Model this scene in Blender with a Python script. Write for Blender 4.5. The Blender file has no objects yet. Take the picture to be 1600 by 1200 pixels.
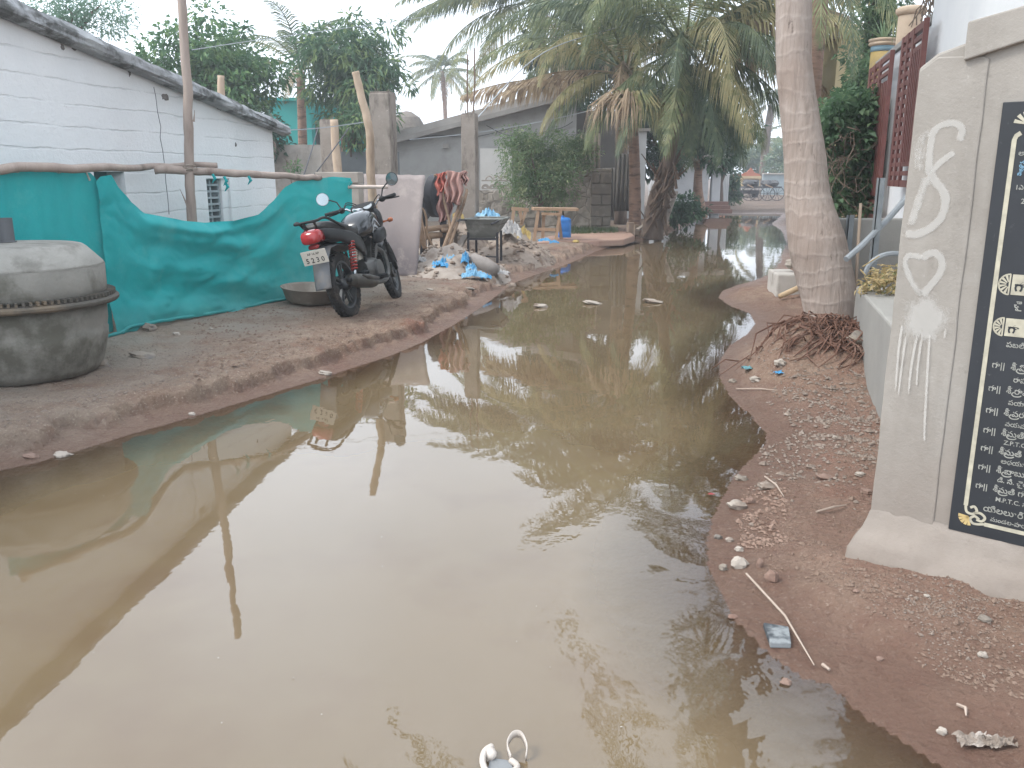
import bpy, math, random
import numpy as np
from mathutils import Vector, Matrix, Euler, noise

SC = bpy.context.scene
COL = SC.collection
rad = math.radians
RND = random.Random(7)

# ---------------------------------------------------------------- camera
CAM_H, PITCH, FPX = 1.40, rad(13.65), 1340.0
cam_d = bpy.data.cameras.new('camera')
cam = bpy.data.objects.new('camera', cam_d)
COL.objects.link(cam)
cam.location = (0, 0, CAM_H)
cam.rotation_euler = (rad(90) - PITCH, 0, 0)
cam_d.sensor_width = 36
cam_d.lens = 36 * FPX / 1600
cam_d.clip_start = 0.05
cam_d.clip_end = 3000
SC.camera = cam
CP, SP = math.cos(PITCH), math.sin(PITCH)
EYE = Vector((0, 0, CAM_H))


def ray(px, py):
    u, v = (px - 800) / FPX, (600 - py) / FPX
    return Vector((u, CP + v * SP, -SP + v * CP))


def P(px, py, Y):
    """world point seen at (px, py) at world depth Y"""
    d = ray(px, py)
    return EYE + d * (Y / d.y)


def G(px, py, z=0.0):
    d = ray(px, py)
    return EYE + d * ((z - CAM_H) / d.z)


def hit(px, py, o, n):
    d = ray(px, py)
    return EYE + d * ((Vector(o) - EYE).dot(n) / d.dot(n))


# ---------------------------------------------------------------- materials
def lin(h):
    if isinstance(h, str):
        h = h.lstrip('#')
        c = [int(h[i:i + 2], 16) / 255 for i in (0, 2, 4)]
        return tuple(x / 12.92 if x <= .04045 else ((x + .055) / 1.055) ** 2.4 for x in c)
    return tuple(h)


def c4(c):
    return (*lin(c)[:3], 1)


class NT:
    def __init__(self, name):
        self.m = bpy.data.materials.new(name)
        self.m.use_nodes = True
        self.t = self.m.node_tree
        self.b = self.t.nodes['Principled BSDF']
        self.out = self.t.nodes['Material Output']

    def n(self, typ, **kw):
        x = self.t.nodes.new(typ)
        for k, v in kw.items():
            if k.startswith('i_'):
                x.inputs[k[2:].replace('_', ' ')].default_value = v
            else:
                setattr(x, k, v)
        return x

    def l(self, a, b):
        self.t.links.new(a, b)

    def coord(self, kind='Object', scale=(1, 1, 1)):
        tc = self.n('ShaderNodeTexCoord')
        mp = self.n('ShaderNodeMapping')
        mp.inputs['Scale'].default_value = scale
        self.l(tc.outputs[kind], mp.inputs['Vector'])
        return mp.outputs['Vector']

    def noise(self, vec, scale, detail=5, rough=.6, lo=.35, hi=.65):
        x = self.n('ShaderNodeTexNoise')
        x.inputs['Scale'].default_value = scale
        x.inputs['Detail'].default_value = detail
        x.inputs['Roughness'].default_value = rough
        self.l(vec, x.inputs['Vector'])
        r = self.n('ShaderNodeMapRange')
        r.inputs['From Min'].default_value = lo
        r.inputs['From Max'].default_value = hi
        self.l(x.outputs['Fac'], r.inputs['Value'])
        return r.outputs['Result']

    def mix(self, fac, a, b, mode='MIX'):
        x = self.n('ShaderNodeMix', data_type='RGBA', blend_type=mode)
        for v, k in ((fac, 0), (a, 6), (b, 7)):
            if isinstance(v, (int, float)):
                x.inputs[k].default_value = v
            elif isinstance(v, (tuple, list, str)):
                x.inputs[k].default_value = c4(v)
            else:
                self.l(v, x.inputs[k])
        return x.outputs[2]

    def math(self, op, a, b=0.0, clamp=False):
        x = self.n('ShaderNodeMath', operation=op, use_clamp=clamp)
        for v, k in ((a, 0), (b, 1)):
            if isinstance(v, (int, float)):
                x.inputs[k].default_value = v
            else:
                self.l(v, x.inputs[k])
        return x.outputs[0]

    def bump(self, h, strength=.3, dist=.02, prev=None):
        x = self.n('ShaderNodeBump')
        x.inputs['Strength'].default_value = strength
        x.inputs['Distance'].default_value = dist
        self.l(h, x.inputs['Height'])
        if prev is not None:
            self.l(prev, x.inputs['Normal'])
        self.l(x.outputs['Normal'], self.b.inputs['Normal'])
        return x.outputs['Normal']


MATS = {}


def pm(name, c1, c2=None, scale=4., rough=.8, bump=.15, bscale=40., bdist=.01, c3=None, s3=1.2, lo3=.55, hi3=.7,
       stretch=(1, 1, 1), metal=0., spec=.4, lo=.3, hi=.7, coat=0.):
    """painted / worn surface: two colours mixed by noise, a third in patches, fine bump"""
    if name in MATS:
        return MATS[name]
    t = NT(name)
    v = t.coord('Object', stretch)
    c2 = c2 or c1
    col = t.mix(t.noise(v, scale, lo=lo, hi=hi), c1, c2)
    if c3:
        col = t.mix(t.noise(v, s3, 6, .65, lo3, hi3), col, c3)
    t.l(col, t.b.inputs['Base Color'])
    t.b.inputs['Roughness'].default_value = rough
    t.b.inputs['Metallic'].default_value = metal
    t.b.inputs['Specular IOR Level'].default_value = spec
    if coat:
        t.b.inputs['Coat Weight'].default_value = coat
        t.b.inputs['Coat Roughness'].default_value = .08
    if bump:
        t.bump(t.noise(v, bscale, 4, .6, 0, 1), bump, bdist)
    MATS[name] = t.m
    return t.m


def leafmat(name, c1, c2, c3=None, trans=.35, scale=1.5, rough=.55):
    """leaf: per-place colour noise, some light let through"""
    if name in MATS:
        return MATS[name]
    t = NT(name)
    v = t.coord('Object')
    col = t.mix(t.noise(v, scale, 3, .6, .3, .7), c1, c2)
    if c3:
        col = t.mix(t.noise(v, scale * 3.1, 2, .5, .52, .62), col, c3)
    t.l(col, t.b.inputs['Base Color'])
    t.b.inputs['Roughness'].default_value = rough
    t.b.inputs['Specular IOR Level'].default_value = .35
    tr = t.n('ShaderNodeBsdfTranslucent')
    t.l(col, tr.inputs['Color'])
    mx = t.n('ShaderNodeMixShader')
    mx.inputs[0].default_value = trans
    t.l(t.b.outputs[0], mx.inputs[1])
    t.l(tr.outputs[0], mx.inputs[2])
    t.l(mx.outputs[0], t.out.inputs['Surface'])
    MATS[name] = t.m
    return t.m


# ---------------------------------------------------------------- mesh builder
def rot_to(d):
    d = Vector(d).normalized()
    return d.to_track_quat('Z', 'Y').to_matrix()


class MB:
    def __init__(self, M=None):
        self.v, self.f, self.M = [], [], M

    def add(self, vs, fs, M=None):
        k = len(self.v)
        M = M if M is not None else self.M
        if M is not None:
            vs = [M @ Vector(p) for p in vs]
        self.v.extend([tuple(p) for p in vs])
        self.f.extend([tuple(i + k for i in f) for f in fs])
        return self

    def box(self, c, s, rz=0., M=None, R=None, taper=1.0):
        x, y, z = s[0] / 2, s[1] / 2, s[2] / 2
        vs = []
        for dz in (-1, 1):
            q = taper if dz > 0 else 1
            for dx, dy in ((-1, -1), (1, -1), (1, 1), (-1, 1)):
                vs.append(Vector((dx * x * q, dy * y * q, dz * z)))
        RR = R if R is not None else Matrix.Rotation(rz, 3, 'Z')
        vs = [RR @ p + Vector(c) for p in vs]
        return self.add(vs, [(3, 2, 1, 0), (4, 5, 6, 7), (0, 1, 5, 4), (1, 2, 6, 5), (2, 3, 7, 6), (3, 0, 4, 7)], M)

    def bar(self, a, b, w, h=None, up=(0, 0, 1)):
        """rectangular bar from a to b"""
        a, b = Vector(a), Vector(b)
        h = h or w
        d = (b - a)
        L = d.length
        d.normalize()
        s = d.cross(Vector(up))
        if s.length < 1e-4:
            s = Vector((1, 0, 0))
        s.normalize()
        u = s.cross(d)
        R = Matrix((s, d, u)).transposed()
        return self.box((a + b) / 2, (w, L, h), R=R)

    def tube(self, path, r, n=8, cap=True, M=None):
        path = [Vector(p) for p in path]
        if isinstance(r, (int, float)):
            r = [r] * len(path)
        vs, fs = [], []
        prev = None
        for i, p in enumerate(path):
            d = (path[min(i + 1, len(path) - 1)] - path[max(i - 1, 0)])
            if d.length < 1e-9:
                d = Vector((0, 0, 1))
            d.normalize()
            if prev is None:
                a = d.orthogonal().normalized()
            else:
                a = prev - d * prev.dot(d)
                a = a.normalized() if a.length > 1e-6 else d.orthogonal().normalized()
            prev = a
            b = d.cross(a)
            for k in range(n):
                t = 2 * math.pi * k / n
                vs.append(p + (a * math.cos(t) + b * math.sin(t)) * r[i])
        for i in range(len(path) - 1):
            for k in range(n):
                k2 = (k + 1) % n
                fs.append((i * n + k, i * n + k2, (i + 1) * n + k2, (i + 1) * n + k))
        if cap:
            fs.append(tuple(range(n - 1, -1, -1)))
            fs.append(tuple((len(path) - 1) * n + k for k in range(n)))
        return self.add(vs, fs, M)

    def lathe(self, prof, n=24, c=(0, 0, 0), axis=(0, 0, 1), cap=True, M=None, wob=None):
        R = rot_to(axis)
        vs, fs = [], []
        for j, (r, z) in enumerate(prof):
            for k in range(n):
                t = 2 * math.pi * k / n
                q = r if wob is None else r * (1 + wob(t, z))
                vs.append(R @ Vector((q * math.cos(t), q * math.sin(t), z)) + Vector(c))
        for j in range(len(prof) - 1):
            for k in range(n):
                k2 = (k + 1) % n
                fs.append((j * n + k, j * n + k2, (j + 1) * n + k2, (j + 1) * n + k))
        if cap:
            fs.append(tuple(range(n - 1, -1, -1)))
            fs.append(tuple((len(prof) - 1) * n + k for k in range(n)))
        return self.add(vs, fs, M)

    def prism(self, poly, a, b, ax='z', M=None):
        """2d polygon swept from a to b along an axis: ax z->(x,y,h), y->(x,h,z), x->(h,y,z)"""
        def pt(p, h):
            return {'z': (p[0], p[1], h), 'y': (p[0], h, p[1]), 'x': (h, p[0], p[1])}[ax]
        n = len(poly)
        vs = [pt(p, a) for p in poly] + [pt(p, b) for p in poly]
        fs = [tuple(range(n - 1, -1, -1)), tuple(range(n, 2 * n))]
        fs += [(i, (i + 1) % n, n + (i + 1) % n, n + i) for i in range(n)]
        return self.add(vs, fs, M)

    def grid(self, fn, nu, nv, M=None, closed_u=False):
        vs = [fn(i / nu, j / nv) for j in range(nv + 1) for i in range(nu + 1)]
        w = nu + 1
        fs = [(j * w + i, j * w + i + 1, (j + 1) * w + i + 1, (j + 1) * w + i) for j in range(nv) for i in range(nu)]
        return self.add(vs, fs, M)

    def blob(self, c, s, seed=0, amp=.25, freq=1.6, n=10, m=7, R=None, flat=None):
        """lumpy stone"""
        vs, fs = [], []
        off = Vector((seed * 13.7, seed * 5.1, seed * 2.3))
        for j in range(m + 1):
            ph = math.pi * j / m
            for k in range(n):
                t = 2 * math.pi * k / n
                d = Vector((math.sin(ph) * math.cos(t), math.sin(ph) * math.sin(t), math.cos(ph)))
                q = 1 + amp * noise.noise(d * freq + off)
                p = Vector((d.x * s[0] * q, d.y * s[1] * q, d.z * s[2] * q))
                if flat is not None:
                    p.z = max(p.z, flat)
                if R is not None:
                    p = R @ p
                vs.append(p + Vector(c))
        for j in range(m):
            for k in range(n):
                k2 = (k + 1) % n
                if j == 0:
                    fs.append((0, (j + 1) * n + k, (j + 1) * n + k2))
                elif j == m - 1:
                    fs.append((j * n + k, m * n, j * n + k2))
                else:
                    fs.append((j * n + k, (j + 1) * n + k, (j + 1) * n + k2, j * n + k2))
        return self.add(vs, fs)

    def build(self, name, mat, parent=None, smooth=False, bevel=0., world=True, solid=0., weld=False, auto=None):
        vs = self.v
        if parent is not None and world:
            inv = WM[parent.name].inverted()
            vs = [tuple(inv @ Vector(p)) for p in vs]
        me = bpy.data.meshes.new(name)
        me.from_pydata(vs, [], self.f)
        me.update()
        if smooth:
            me.polygons.foreach_set('use_smooth', [True] * len(me.polygons))
        me.materials.append(mat)
        o = bpy.data.objects.new(name, me)
        COL.objects.link(o)
        if parent is not None:
            o.parent = parent
            WM[o.name] = WM[parent.name]
        else:
            WM[o.name] = Matrix.Identity(4)
        if solid:
            md = o.modifiers.new('solid', 'SOLIDIFY')
            md.thickness = solid
            md.offset = 0
        if bevel:
            md = o.modifiers.new('bevel', 'BEVEL')
            md.width = bevel
            md.segments = 2
            md.limit_method = 'ANGLE'
            md.angle_limit = rad(40)
        if auto:
            import bmesh
            bm = bmesh.new(); bm.from_mesh(me)
            for e in bm.edges:
                if len(e.link_faces) == 2 and e.calc_face_angle(0) > rad(auto):
                    e.smooth = False
            for f in bm.faces:
                f.smooth = True
            bm.to_mesh(me); bm.free()
        return o


WM = {}


def tag(o, label=None, cat=None, group=None, kind=None):
    for k, v in (('label', label), ('category', cat), ('group', group), ('kind', kind)):
        if v:
            o[k] = v
    return o


def thing(name, label, cat, loc=(0, 0, 0), rz=0., group=None, M=None):
    o = bpy.data.objects.new(name, None)
    o.empty_display_size = .1
    COL.objects.link(o)
    if M is None:
        M = Matrix.Translation(Vector(loc)) @ Matrix.Rotation(rz, 4, 'Z')
    o.matrix_world = M
    WM[o.name] = M.copy()
    return tag(o, label, cat, group, 'thing')


def smooth01(a, b, x):
    t = np.clip((x - a) / (b - a), 0, 1)
    return t * t * (3 - 2 * t)
# ---------------------------------------------------------------- light
SUN_EL, SUN_AZ = rad(50), math.atan2(-.20, -.62)      # direction towards the sun in the xy plane
sd = bpy.data.lights.new('sun', 'SUN')
sd.energy = 1.6
sd.angle = rad(14)
sd.color = (1.0, .96, .89)
so = bpy.data.objects.new('sun', sd)
COL.objects.link(so)
sv = Vector((math.cos(SUN_EL) * math.cos(SUN_AZ), math.cos(SUN_EL) * math.sin(SUN_AZ), math.sin(SUN_EL)))
so.rotation_euler = sv.to_track_quat('Z', 'Y').to_euler()
so.location = (0, 0, 30)

w = bpy.data.worlds.new('World')
SC.world = w
w.use_nodes = True
wt = w.node_tree
bg = wt.nodes['Background']
sky = wt.nodes.new('ShaderNodeTexSky')
sky.sky_type = 'NISHITA'
sky.sun_disc = False
sky.sun_elevation = SUN_EL
sky.sun_rotation = math.pi / 2 - SUN_AZ
sky.dust_density = 6.0
sky.air_density = 1.0
sky.ozone_density = 1.0
# thin bright overcast: the blue sky washed out, with soft uneven cloud
hs = wt.nodes.new('ShaderNodeHueSaturation')
hs.inputs['Saturation'].default_value = .42
wt.links.new(sky.outputs[0], hs.inputs['Color'])
tc = wt.nodes.new('ShaderNodeTexCoord')
cn = wt.nodes.new('ShaderNodeTexNoise')
cn.inputs['Scale'].default_value = 2.2
cn.inputs['Detail'].default_value = 7
wt.links.new(tc.outputs['Generated'], cn.inputs['Vector'])
mr = wt.nodes.new('ShaderNodeMapRange')
mr.inputs['From Min'].default_value = .35
mr.inputs['From Max'].default_value = .68
mr.inputs['To Min'].default_value = .55
mr.inputs['To Max'].default_value = .95
wt.links.new(cn.outputs['Fac'], mr.inputs['Value'])
mx = wt.nodes.new('ShaderNodeMix')
mx.data_type = 'RGBA'
wt.links.new(mr.outputs[0], mx.inputs[0])
wt.links.new(hs.outputs[0], mx.inputs[6])
mx.inputs[7].default_value = (12.4, 13.6, 15.2, 1)
wt.links.new(mx.outputs[2], bg.inputs['Color'])
bg.inputs['Strength'].default_value = .12

vs_ = SC.view_settings
vs_.view_transform = 'Standard'
vs_.look = 'None'
vs_.exposure = .76
vs_.gamma = 1.0

# ---------------------------------------------------------------- shoreline of the flood water (world xy)
LEFT_PX = [(0, 735), (60, 722), (100, 711), (200, 680), (300, 652), (400, 622), (500, 592), (560, 572), (610, 556), (660, 535), (705, 510),
           (745, 485), (775, 463), (800, 443), (835, 430), (870, 419), (905, 405), (930, 393), (960, 384), (1000, 377), (1025, 371),
           (1050, 362), (1078, 350), (1095, 341), (1108, 334)]
RIGHT_PX = [(1222, 334), (1215, 341), (1205, 350), (1222, 362), (1228, 380), (1222, 395), (1218, 410), (1205, 427), (1180, 438), (1150, 446), (1128, 455),
            (1122, 466), (1145, 480), (1172, 490), (1180, 506), (1168, 522), (1140, 540), (1124, 565), (1124, 590), (1142, 622), (1172, 648),
            (1196, 676), (1196, 695), (1170, 720), (1146, 745), (1130, 775), (1112, 810), (1104, 850), (1106, 890), (1124, 930),
            (1150, 972), (1190, 1012), (1225, 1040), (1255, 1062), (1290, 1068), (1318, 1088), (1345, 1118), (1400, 1150), (1470, 1198)]
Lw = [G(*p, 0.0) for p in LEFT_PX]
Rw = [G(*p, 0.0) for p in RIGHT_PX]
left_line = [(-3.3, -9), (-3.2, -3), (-3.05, 1.0), (-2.85, 2.6)] + [(p.x, p.y) for p in Lw]
right_line = [(p.x, p.y) for p in Rw] + [(1.35, 1.2), (1.7, .2), (2.0, -3), (2.0, -9)]
SHORE = np.array(left_line + right_line)
N_LEFT = len(left_line)


def vnoise(X, Y, seed=0):
    """smooth value noise, vectorised"""
    xi, yi = np.floor(X).astype(np.int64), np.floor(Y).astype(np.int64)
    fx, fy = X - xi, Y - yi
    fx, fy = fx * fx * (3 - 2 * fx), fy * fy * (3 - 2 * fy)

    def h(a, b):
        n = (a * 374761393 + b * 668265263 + seed * 982451653) & 0xffffffff
        n = ((n ^ (n >> 13)) * 1274126177) & 0xffffffff
        return ((n ^ (n >> 16)) & 0xffff) / 32767.5 - 1
    return (h(xi, yi) * (1 - fx) + h(xi + 1, yi) * fx) * (1 - fy) + (h(xi, yi + 1) * (1 - fx) + h(xi + 1, yi + 1) * fx) * fy


def fbm(X, Y, s, o=4, seed=0):
    r, a = 0, .55
    for k in range(o):
        r = r + a * vnoise(X * s, Y * s, seed + k)
        s *= 2.1
        a *= .5
    return r


def shore_dist(X, Y):
    """signed distance to the waterline, positive on land; and whether the left bank is nearer"""
    best = np.full(X.shape, 1e9)
    side = np.zeros(X.shape, bool)
    inside = np.zeros(X.shape, bool)
    n = len(SHORE)
    for i in range(n):
        ax, ay = SHORE[i]
        bx, by = SHORE[(i + 1) % n]
        dx, dy = bx - ax, by - ay
        t = np.clip(((X - ax) * dx + (Y - ay) * dy) / (dx * dx + dy * dy + 1e-12), 0, 1)
        d = np.hypot(X - ax - t * dx, Y - ay - t * dy)
        if i != n - 1:
            u = d < best
            best = np.where(u, d, best)
            side = np.where(u, i < N_LEFT - 1, side)
        c = ((ay > Y) != (by > Y))
        with np.errstate(divide='ignore', invalid='ignore'):
            xc = ax + (Y - ay) * dx / (dy if dy else 1e-12)
        inside ^= c & (X < xc)
    return np.where(inside, -best, best), side


MOUNDS = [(1.35, 2.75, .035, .5, .4), (2.02, 5.95, .26, .5, .42), (2.45, 6.5, .16, .7, .7), (1.95, 10.2, .16, .9, .5)]   # x, y, height, rx, ry


def ground_z(X, Y):
    X, Y = np.atleast_1d(np.asarray(X, float)), np.atleast_1d(np.asarray(Y, float))
    d, left = shore_dist(X, Y)
    rag = .08 * fbm(X, Y, 3.2, 3, 5) + .07 * fbm(X, Y, 9, 3, 9)
    dl = d + rag + .03
    # left: wet shelf, broken lip, dry bank
    tread = np.sin((Y * .93 + X * .3) * 17 + 2.5 * vnoise(X * 2, Y * 2, 41))
    lip = .22 + .09 * fbm(X, Y, 1.3, 2, 21) + .045 * np.clip(tread * 2, -1, 1) * smooth01(-.2, .4, vnoise(X * .9, Y * .9, 33))
    zl = .030 * smooth01(0, .2, d) + .075 * smooth01(lip, lip + .04, dl) + .02 * smooth01(lip + .05, lip + .14, d + rag * 2.2) + .055 * smooth01(.4, 2.4, d)
    zl = zl + .034 * smooth01(.06, .2, d) * fbm(X, Y, 9, 4, 3) * (1 - .7 * smooth01(.5, .8, d))
    zr = .032 * smooth01(0, .45, d + rag * .5) + .10 * smooth01(.2, 1.3, d)
    zr = zr + .032 * smooth01(.04, .3, d) * fbm(X, Y, 5, 5, 4) + .012 * smooth01(.1, .5, d) * np.clip(fbm(X, Y, 16, 3, 14), -.1, .6)
    z = np.where(left, zl, zr)
    z = z + .012 * smooth01(.1, .6, d) * fbm(X, Y, 1.2, 3, 8) + .004 * smooth01(.03, .15, d) * fbm(X, Y, 30, 2, 1)
    for (mx_, my_, h, rx, ry) in MOUNDS:
        z = z + h * np.exp(-((X - mx_) / rx) ** 2 - ((Y - my_) / ry) ** 2) * smooth01(.05, .4, d)
    deep = -.10 * smooth01(0, .6, -d) - .004
    return np.where(d < 0, deep, z + .003)


def gz(x, y):
    i = min(max(int(np.searchsorted(gx, x)) - 1, 0), len(gx) - 2)
    j = min(max(int(np.searchsorted(gy, y)) - 1, 0), len(gy) - 2)
    a = min(max((x - gx[i]) / (gx[i + 1] - gx[i]), 0), 1)
    b_ = min(max((y - gy[j]) / (gy[j + 1] - gy[j]), 0), 1)
    z = GZ2
    return float((z[j, i] * (1 - a) + z[j, i + 1] * a) * (1 - b_) + (z[j + 1, i] * (1 - a) + z[j + 1, i + 1] * a) * b_)


def on(px, py, z0=.15):
    """point of the ground seen at a pixel (three steps on the height field)"""
    z = z0
    for _ in range(5):
        p = G(px, py, z)
        z = .5 * z + .5 * gz(p.x, p.y)
    p.z = gz(p.x, p.y)
    return p


def grow(a, step, ratio, end):
    out = []
    while abs(a) < end:
        step *= ratio
        a += step
        out.append(a)
    return out


cx_ = list(np.arange(-4.4, 3.4, .018))
gx = np.array(sorted([v_ for v_ in grow(cx_[0], -.018, 1.05, 320)] + cx_ + grow(cx_[-1], .018, 1.05, 320)))
cy_ = list(np.arange(1.4, 9.0, .018))
gy = np.array(sorted(grow(cy_[0], -.02, 1.09, 60) + cy_ + grow(cy_[-1], .018, 1.016, 62) + grow(62.0, 1.2, 1.12, 420)))
GX, GY = np.meshgrid(gx, gy)
GZ = ground_z(GX.ravel(), GY.ravel())
GZ2 = GZ.reshape(GX.shape)
me = bpy.data.meshes.new('ground')
nv, nx, ny = GX.size, len(gx), len(gy)
co = np.stack([GX.ravel(), GY.ravel(), GZ], 1).astype(np.float32)
me.vertices.add(nv)
me.vertices.foreach_set('co', co.ravel())
ii = (np.arange(ny - 1)[:, None] * nx + np.arange(nx - 1)[None, :]).ravel()
fc = np.stack([ii, ii + 1, ii + nx + 1, ii + nx], 1).astype(np.int32)
# drop what lies deep under the muddy water
nf = len(fc)
me.loops.add(nf * 4)
me.loops.foreach_set('vertex_index', fc.ravel())
me.polygons.add(nf)
me.polygons.foreach_set('loop_start', np.arange(0, nf * 4, 4, dtype=np.int32))
me.polygons.foreach_set('loop_total', np.full(nf, 4, np.int32))
me.polygons.foreach_set('use_smooth', np.ones(nf, bool))
me.update(calc_edges=True)

t = NT('damp_earth')
v = t.coord('Object')
c = t.mix(t.noise(v, .55, 5, .6, .35, .65), '#786253', '#897463')
c = t.mix(t.noise(v, 1.9, 6, .65, .5, .7), c, '#968473')
c = t.mix(t.noise(v, .9, 6, .7, .56, .66), c, '#7f5a4a')
c = t.mix(t.noise(v, 9, 5, .7, .45, .75), c, '#6d5044')
c = t.mix(t.noise(v, 70, 3, .7, .58, .72), c, '#b5a798')
c = t.mix(t.noise(v, 45, 3, .7, .60, .70), c, '#523a31')
geo = t.n('ShaderNodeNewGeometry')
sx = t.n('ShaderNodeSeparateXYZ')
t.l(geo.outputs['Position'], sx.inputs[0])
# grey cement dust and gravel by the mixer and along the left yard
px_ = t.math('ADD', sx.outputs['X'], t.math('MULTIPLY', sx.outputs['Y'], -.28))
gl = t.n('ShaderNodeMapRange')
gl.inputs['From Min'].default_value = -3.1
gl.inputs['From Max'].default_value = -4.6
t.l(px_, gl.inputs['Value'])
grey = t.math('MULTIPLY', gl.outputs[0], t.noise(v, 2.2, 5, .6, .3, .6))
c = t.mix(grey, c, '#8d857a')
# redder soil on the bank below the monument
rs = t.n('ShaderNodeMapRange')
rs.inputs['From Min'].default_value = -.2
rs.inputs['From Max'].default_value = .5
t.l(px_, rs.inputs['Value'])
c = t.mix(t.math('MULTIPLY', rs.outputs[0], t.noise(v, 1.1, 5, .6, .3, .75)), c, '#84685a')
# trampled darker mud further down the lane
gf = t.n('ShaderNodeMapRange')
gf.inputs['From Min'].default_value = 16
gf.inputs['From Max'].default_value = 30
t.l(sx.outputs['Y'], gf.inputs['Value'])
c = t.mix(t.math('MULTIPLY', gf.outputs[0], t.noise(v, 1.3, 5, .65, .2, .5)), c, '#5f5146')
# wet rim, by height above the water
wz = t.math('ADD', sx.outputs['Z'], t.math('MULTIPLY', t.noise(v, 4, 4, .6, 0, 1), .05))
wr = t.n('ShaderNodeMapRange')
wr.inputs['From Min'].default_value = .105
wr.inputs['From Max'].default_value = .03
t.l(wz, wr.inputs['Value'])
wet = wr.outputs[0]
c = t.mix(t.math('MULTIPLY', wet, .62), c, '#674c3f')
t.l(c, t.b.inputs['Base Color'])
ro = t.n('ShaderNodeMapRange')
ro.inputs['To Min'].default_value = .92
ro.inputs['To Max'].default_value = .42
t.l(wet, ro.inputs['Value'])
t.l(ro.outputs[0], t.b.inputs['Roughness'])
t.b.inputs['Specular IOR Level'].default_value = .3
vo = t.n('ShaderNodeTexVoronoi')
vo.inputs['Scale'].default_value = 38
t.l(v, vo.inputs['Vector'])
b1 = t.bump(t.noise(v, 14, 9, .75, 0, 1), .8, .06)
b2 = t.bump(vo.outputs['Distance'], .4, .02, b1)
t.bump(t.noise(v, 120, 4, .7, 0, 1), .4, .006, b2)
me.materials.append(t.m)
go = bpy.data.objects.new('ground', me)
COL.objects.link(go)
tag(go, kind='structure', label='reddish brown dirt lane with broken muddy banks')

# ---------------------------------------------------------------- water
t = NT('muddy_water')
v = t.coord('Object')
c = t.mix(t.noise(v, .35, 4, .55, .35, .65), '#62543f', '#6c5d48')
c = t.mix(t.noise(v, 1.3, 4, .6, .5, .75), c, '#5f4e3b')
t.l(c, t.b.inputs['Base Color'])
t.b.inputs['Roughness'].default_value = .015
t.b.inputs['IOR'].default_value = 1.46
t.b.inputs['Specular IOR Level'].default_value = .62
vw = t.coord('Object', (1, .55, 1))
big = t.noise(vw, 1.6, 3, .5, 0, 1)
sx = t.n('ShaderNodeSeparateXYZ')
t.l(v, sx.inputs[0])
# livelier ripples where the bank is close (near right and along the left shore)
dx = t.math('MULTIPLY', t.math('ADD', sx.outputs['X'], -.75), .9)
dy = t.math('ADD', sx.outputs['Y'], -2.3)
rr = t.math('SQRT', t.math('ADD', t.math('MULTIPLY', dx, dx), t.math('MULTIPLY', dy, dy)))
mr_ = t.n('ShaderNodeMapRange')
mr_.inputs['From Min'].default_value = 1.25
mr_.inputs['From Max'].default_value = .25
mr_.inputs['To Max'].default_value = 1.0
t.l(rr, mr_.inputs['Value'])
near = t.math('ADD', t.math('MULTIPLY', mr_.outputs[0], t.noise(v, 2.5, 2, .5, .4, .6)), .05)
fine = t.math('MULTIPLY', t.noise(t.coord('Object', (1.0, .7, 1)), 9, 3, .55, 0, 1), near)
b1 = t.bump(big, .02, .10)
t.bump(fine, .2, .03, b1)
# the margin is shallow: there the mud shows through a film of clear water
t.b.inputs['Specular IOR Level'].default_value = .72
at = t.n('ShaderNodeAttribute', attribute_name='offshore')
mrd = t.n('ShaderNodeMapRange')
mrd.inputs['From Min'].default_value = .02
mrd.inputs['From Max'].default_value = .58
t.l(t.math('ADD', at.outputs['Fac'], t.math('MULTIPLY', t.noise(v, 3.5, 4, .6, 0, 1), .16)), mrd.inputs['Value'])
nrm = t.b.inputs['Normal'].links[0].from_socket
gl_ = t.n('ShaderNodeBsdfGlossy')
gl_.inputs['Roughness'].default_value = .02
t.l(nrm, gl_.inputs['Normal'])
tr_ = t.n('ShaderNodeBsdfTransparent')
tr_.inputs['Color'].default_value = (.86, .80, .72, 1)
frn = t.n('ShaderNodeFresnel')
frn.inputs['IOR'].default_value = 1.46
t.l(nrm, frn.inputs['Normal'])
film = t.n('ShaderNodeMixShader')
t.l(frn.outputs[0], film.inputs[0])
t.l(tr_.outputs[0], film.inputs[1])
t.l(gl_.outputs[0], film.inputs[2])
fin = t.n('ShaderNodeMixShader')
t.l(mrd.outputs[0], fin.inputs[0])
t.l(film.outputs[0], fin.inputs[1])
t.l(t.b.outputs[0], fin.inputs[2])
t.l(fin.outputs[0], t.out.inputs['Surface'])
sel_x = np.where((gx > -70) & (gx < 70))[0][::3]
sel_y = np.where((gy > -12) & (gy < 80))[0][::3]
WX, WY = np.meshgrid(gx[sel_x], gy[sel_y])
WD, _ = shore_dist(WX.ravel(), WY.ravel())
nxw, nyw = len(sel_x), len(sel_y)
ii = (np.arange(nyw - 1)[:, None] * nxw + np.arange(nxw - 1)[None, :]).ravel()
fc = np.stack([ii, ii + 1, ii + nxw + 1, ii + nxw], 1)
keep = (WD[fc].min(1) < 1.2)                 # only where the water lies, a little way under the banks
me = bpy.data.meshes.new('flood_water')
me.from_pydata(np.stack([WX.ravel(), WY.ravel(), np.zeros(WX.size)], 1).tolist(), [], fc[keep].tolist())
me.polygons.foreach_set('use_smooth', [True] * len(me.polygons))
a_ = me.attributes.new('offshore', 'FLOAT', 'POINT')
a_.data.foreach_set('value', (-WD).astype(np.float32))
me.materials.append(t.m)
wo = bpy.data.objects.new('flood_water', me)
COL.objects.link(wo)
tag(wo, kind='structure', label='still muddy flood water lying along the lane')
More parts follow.
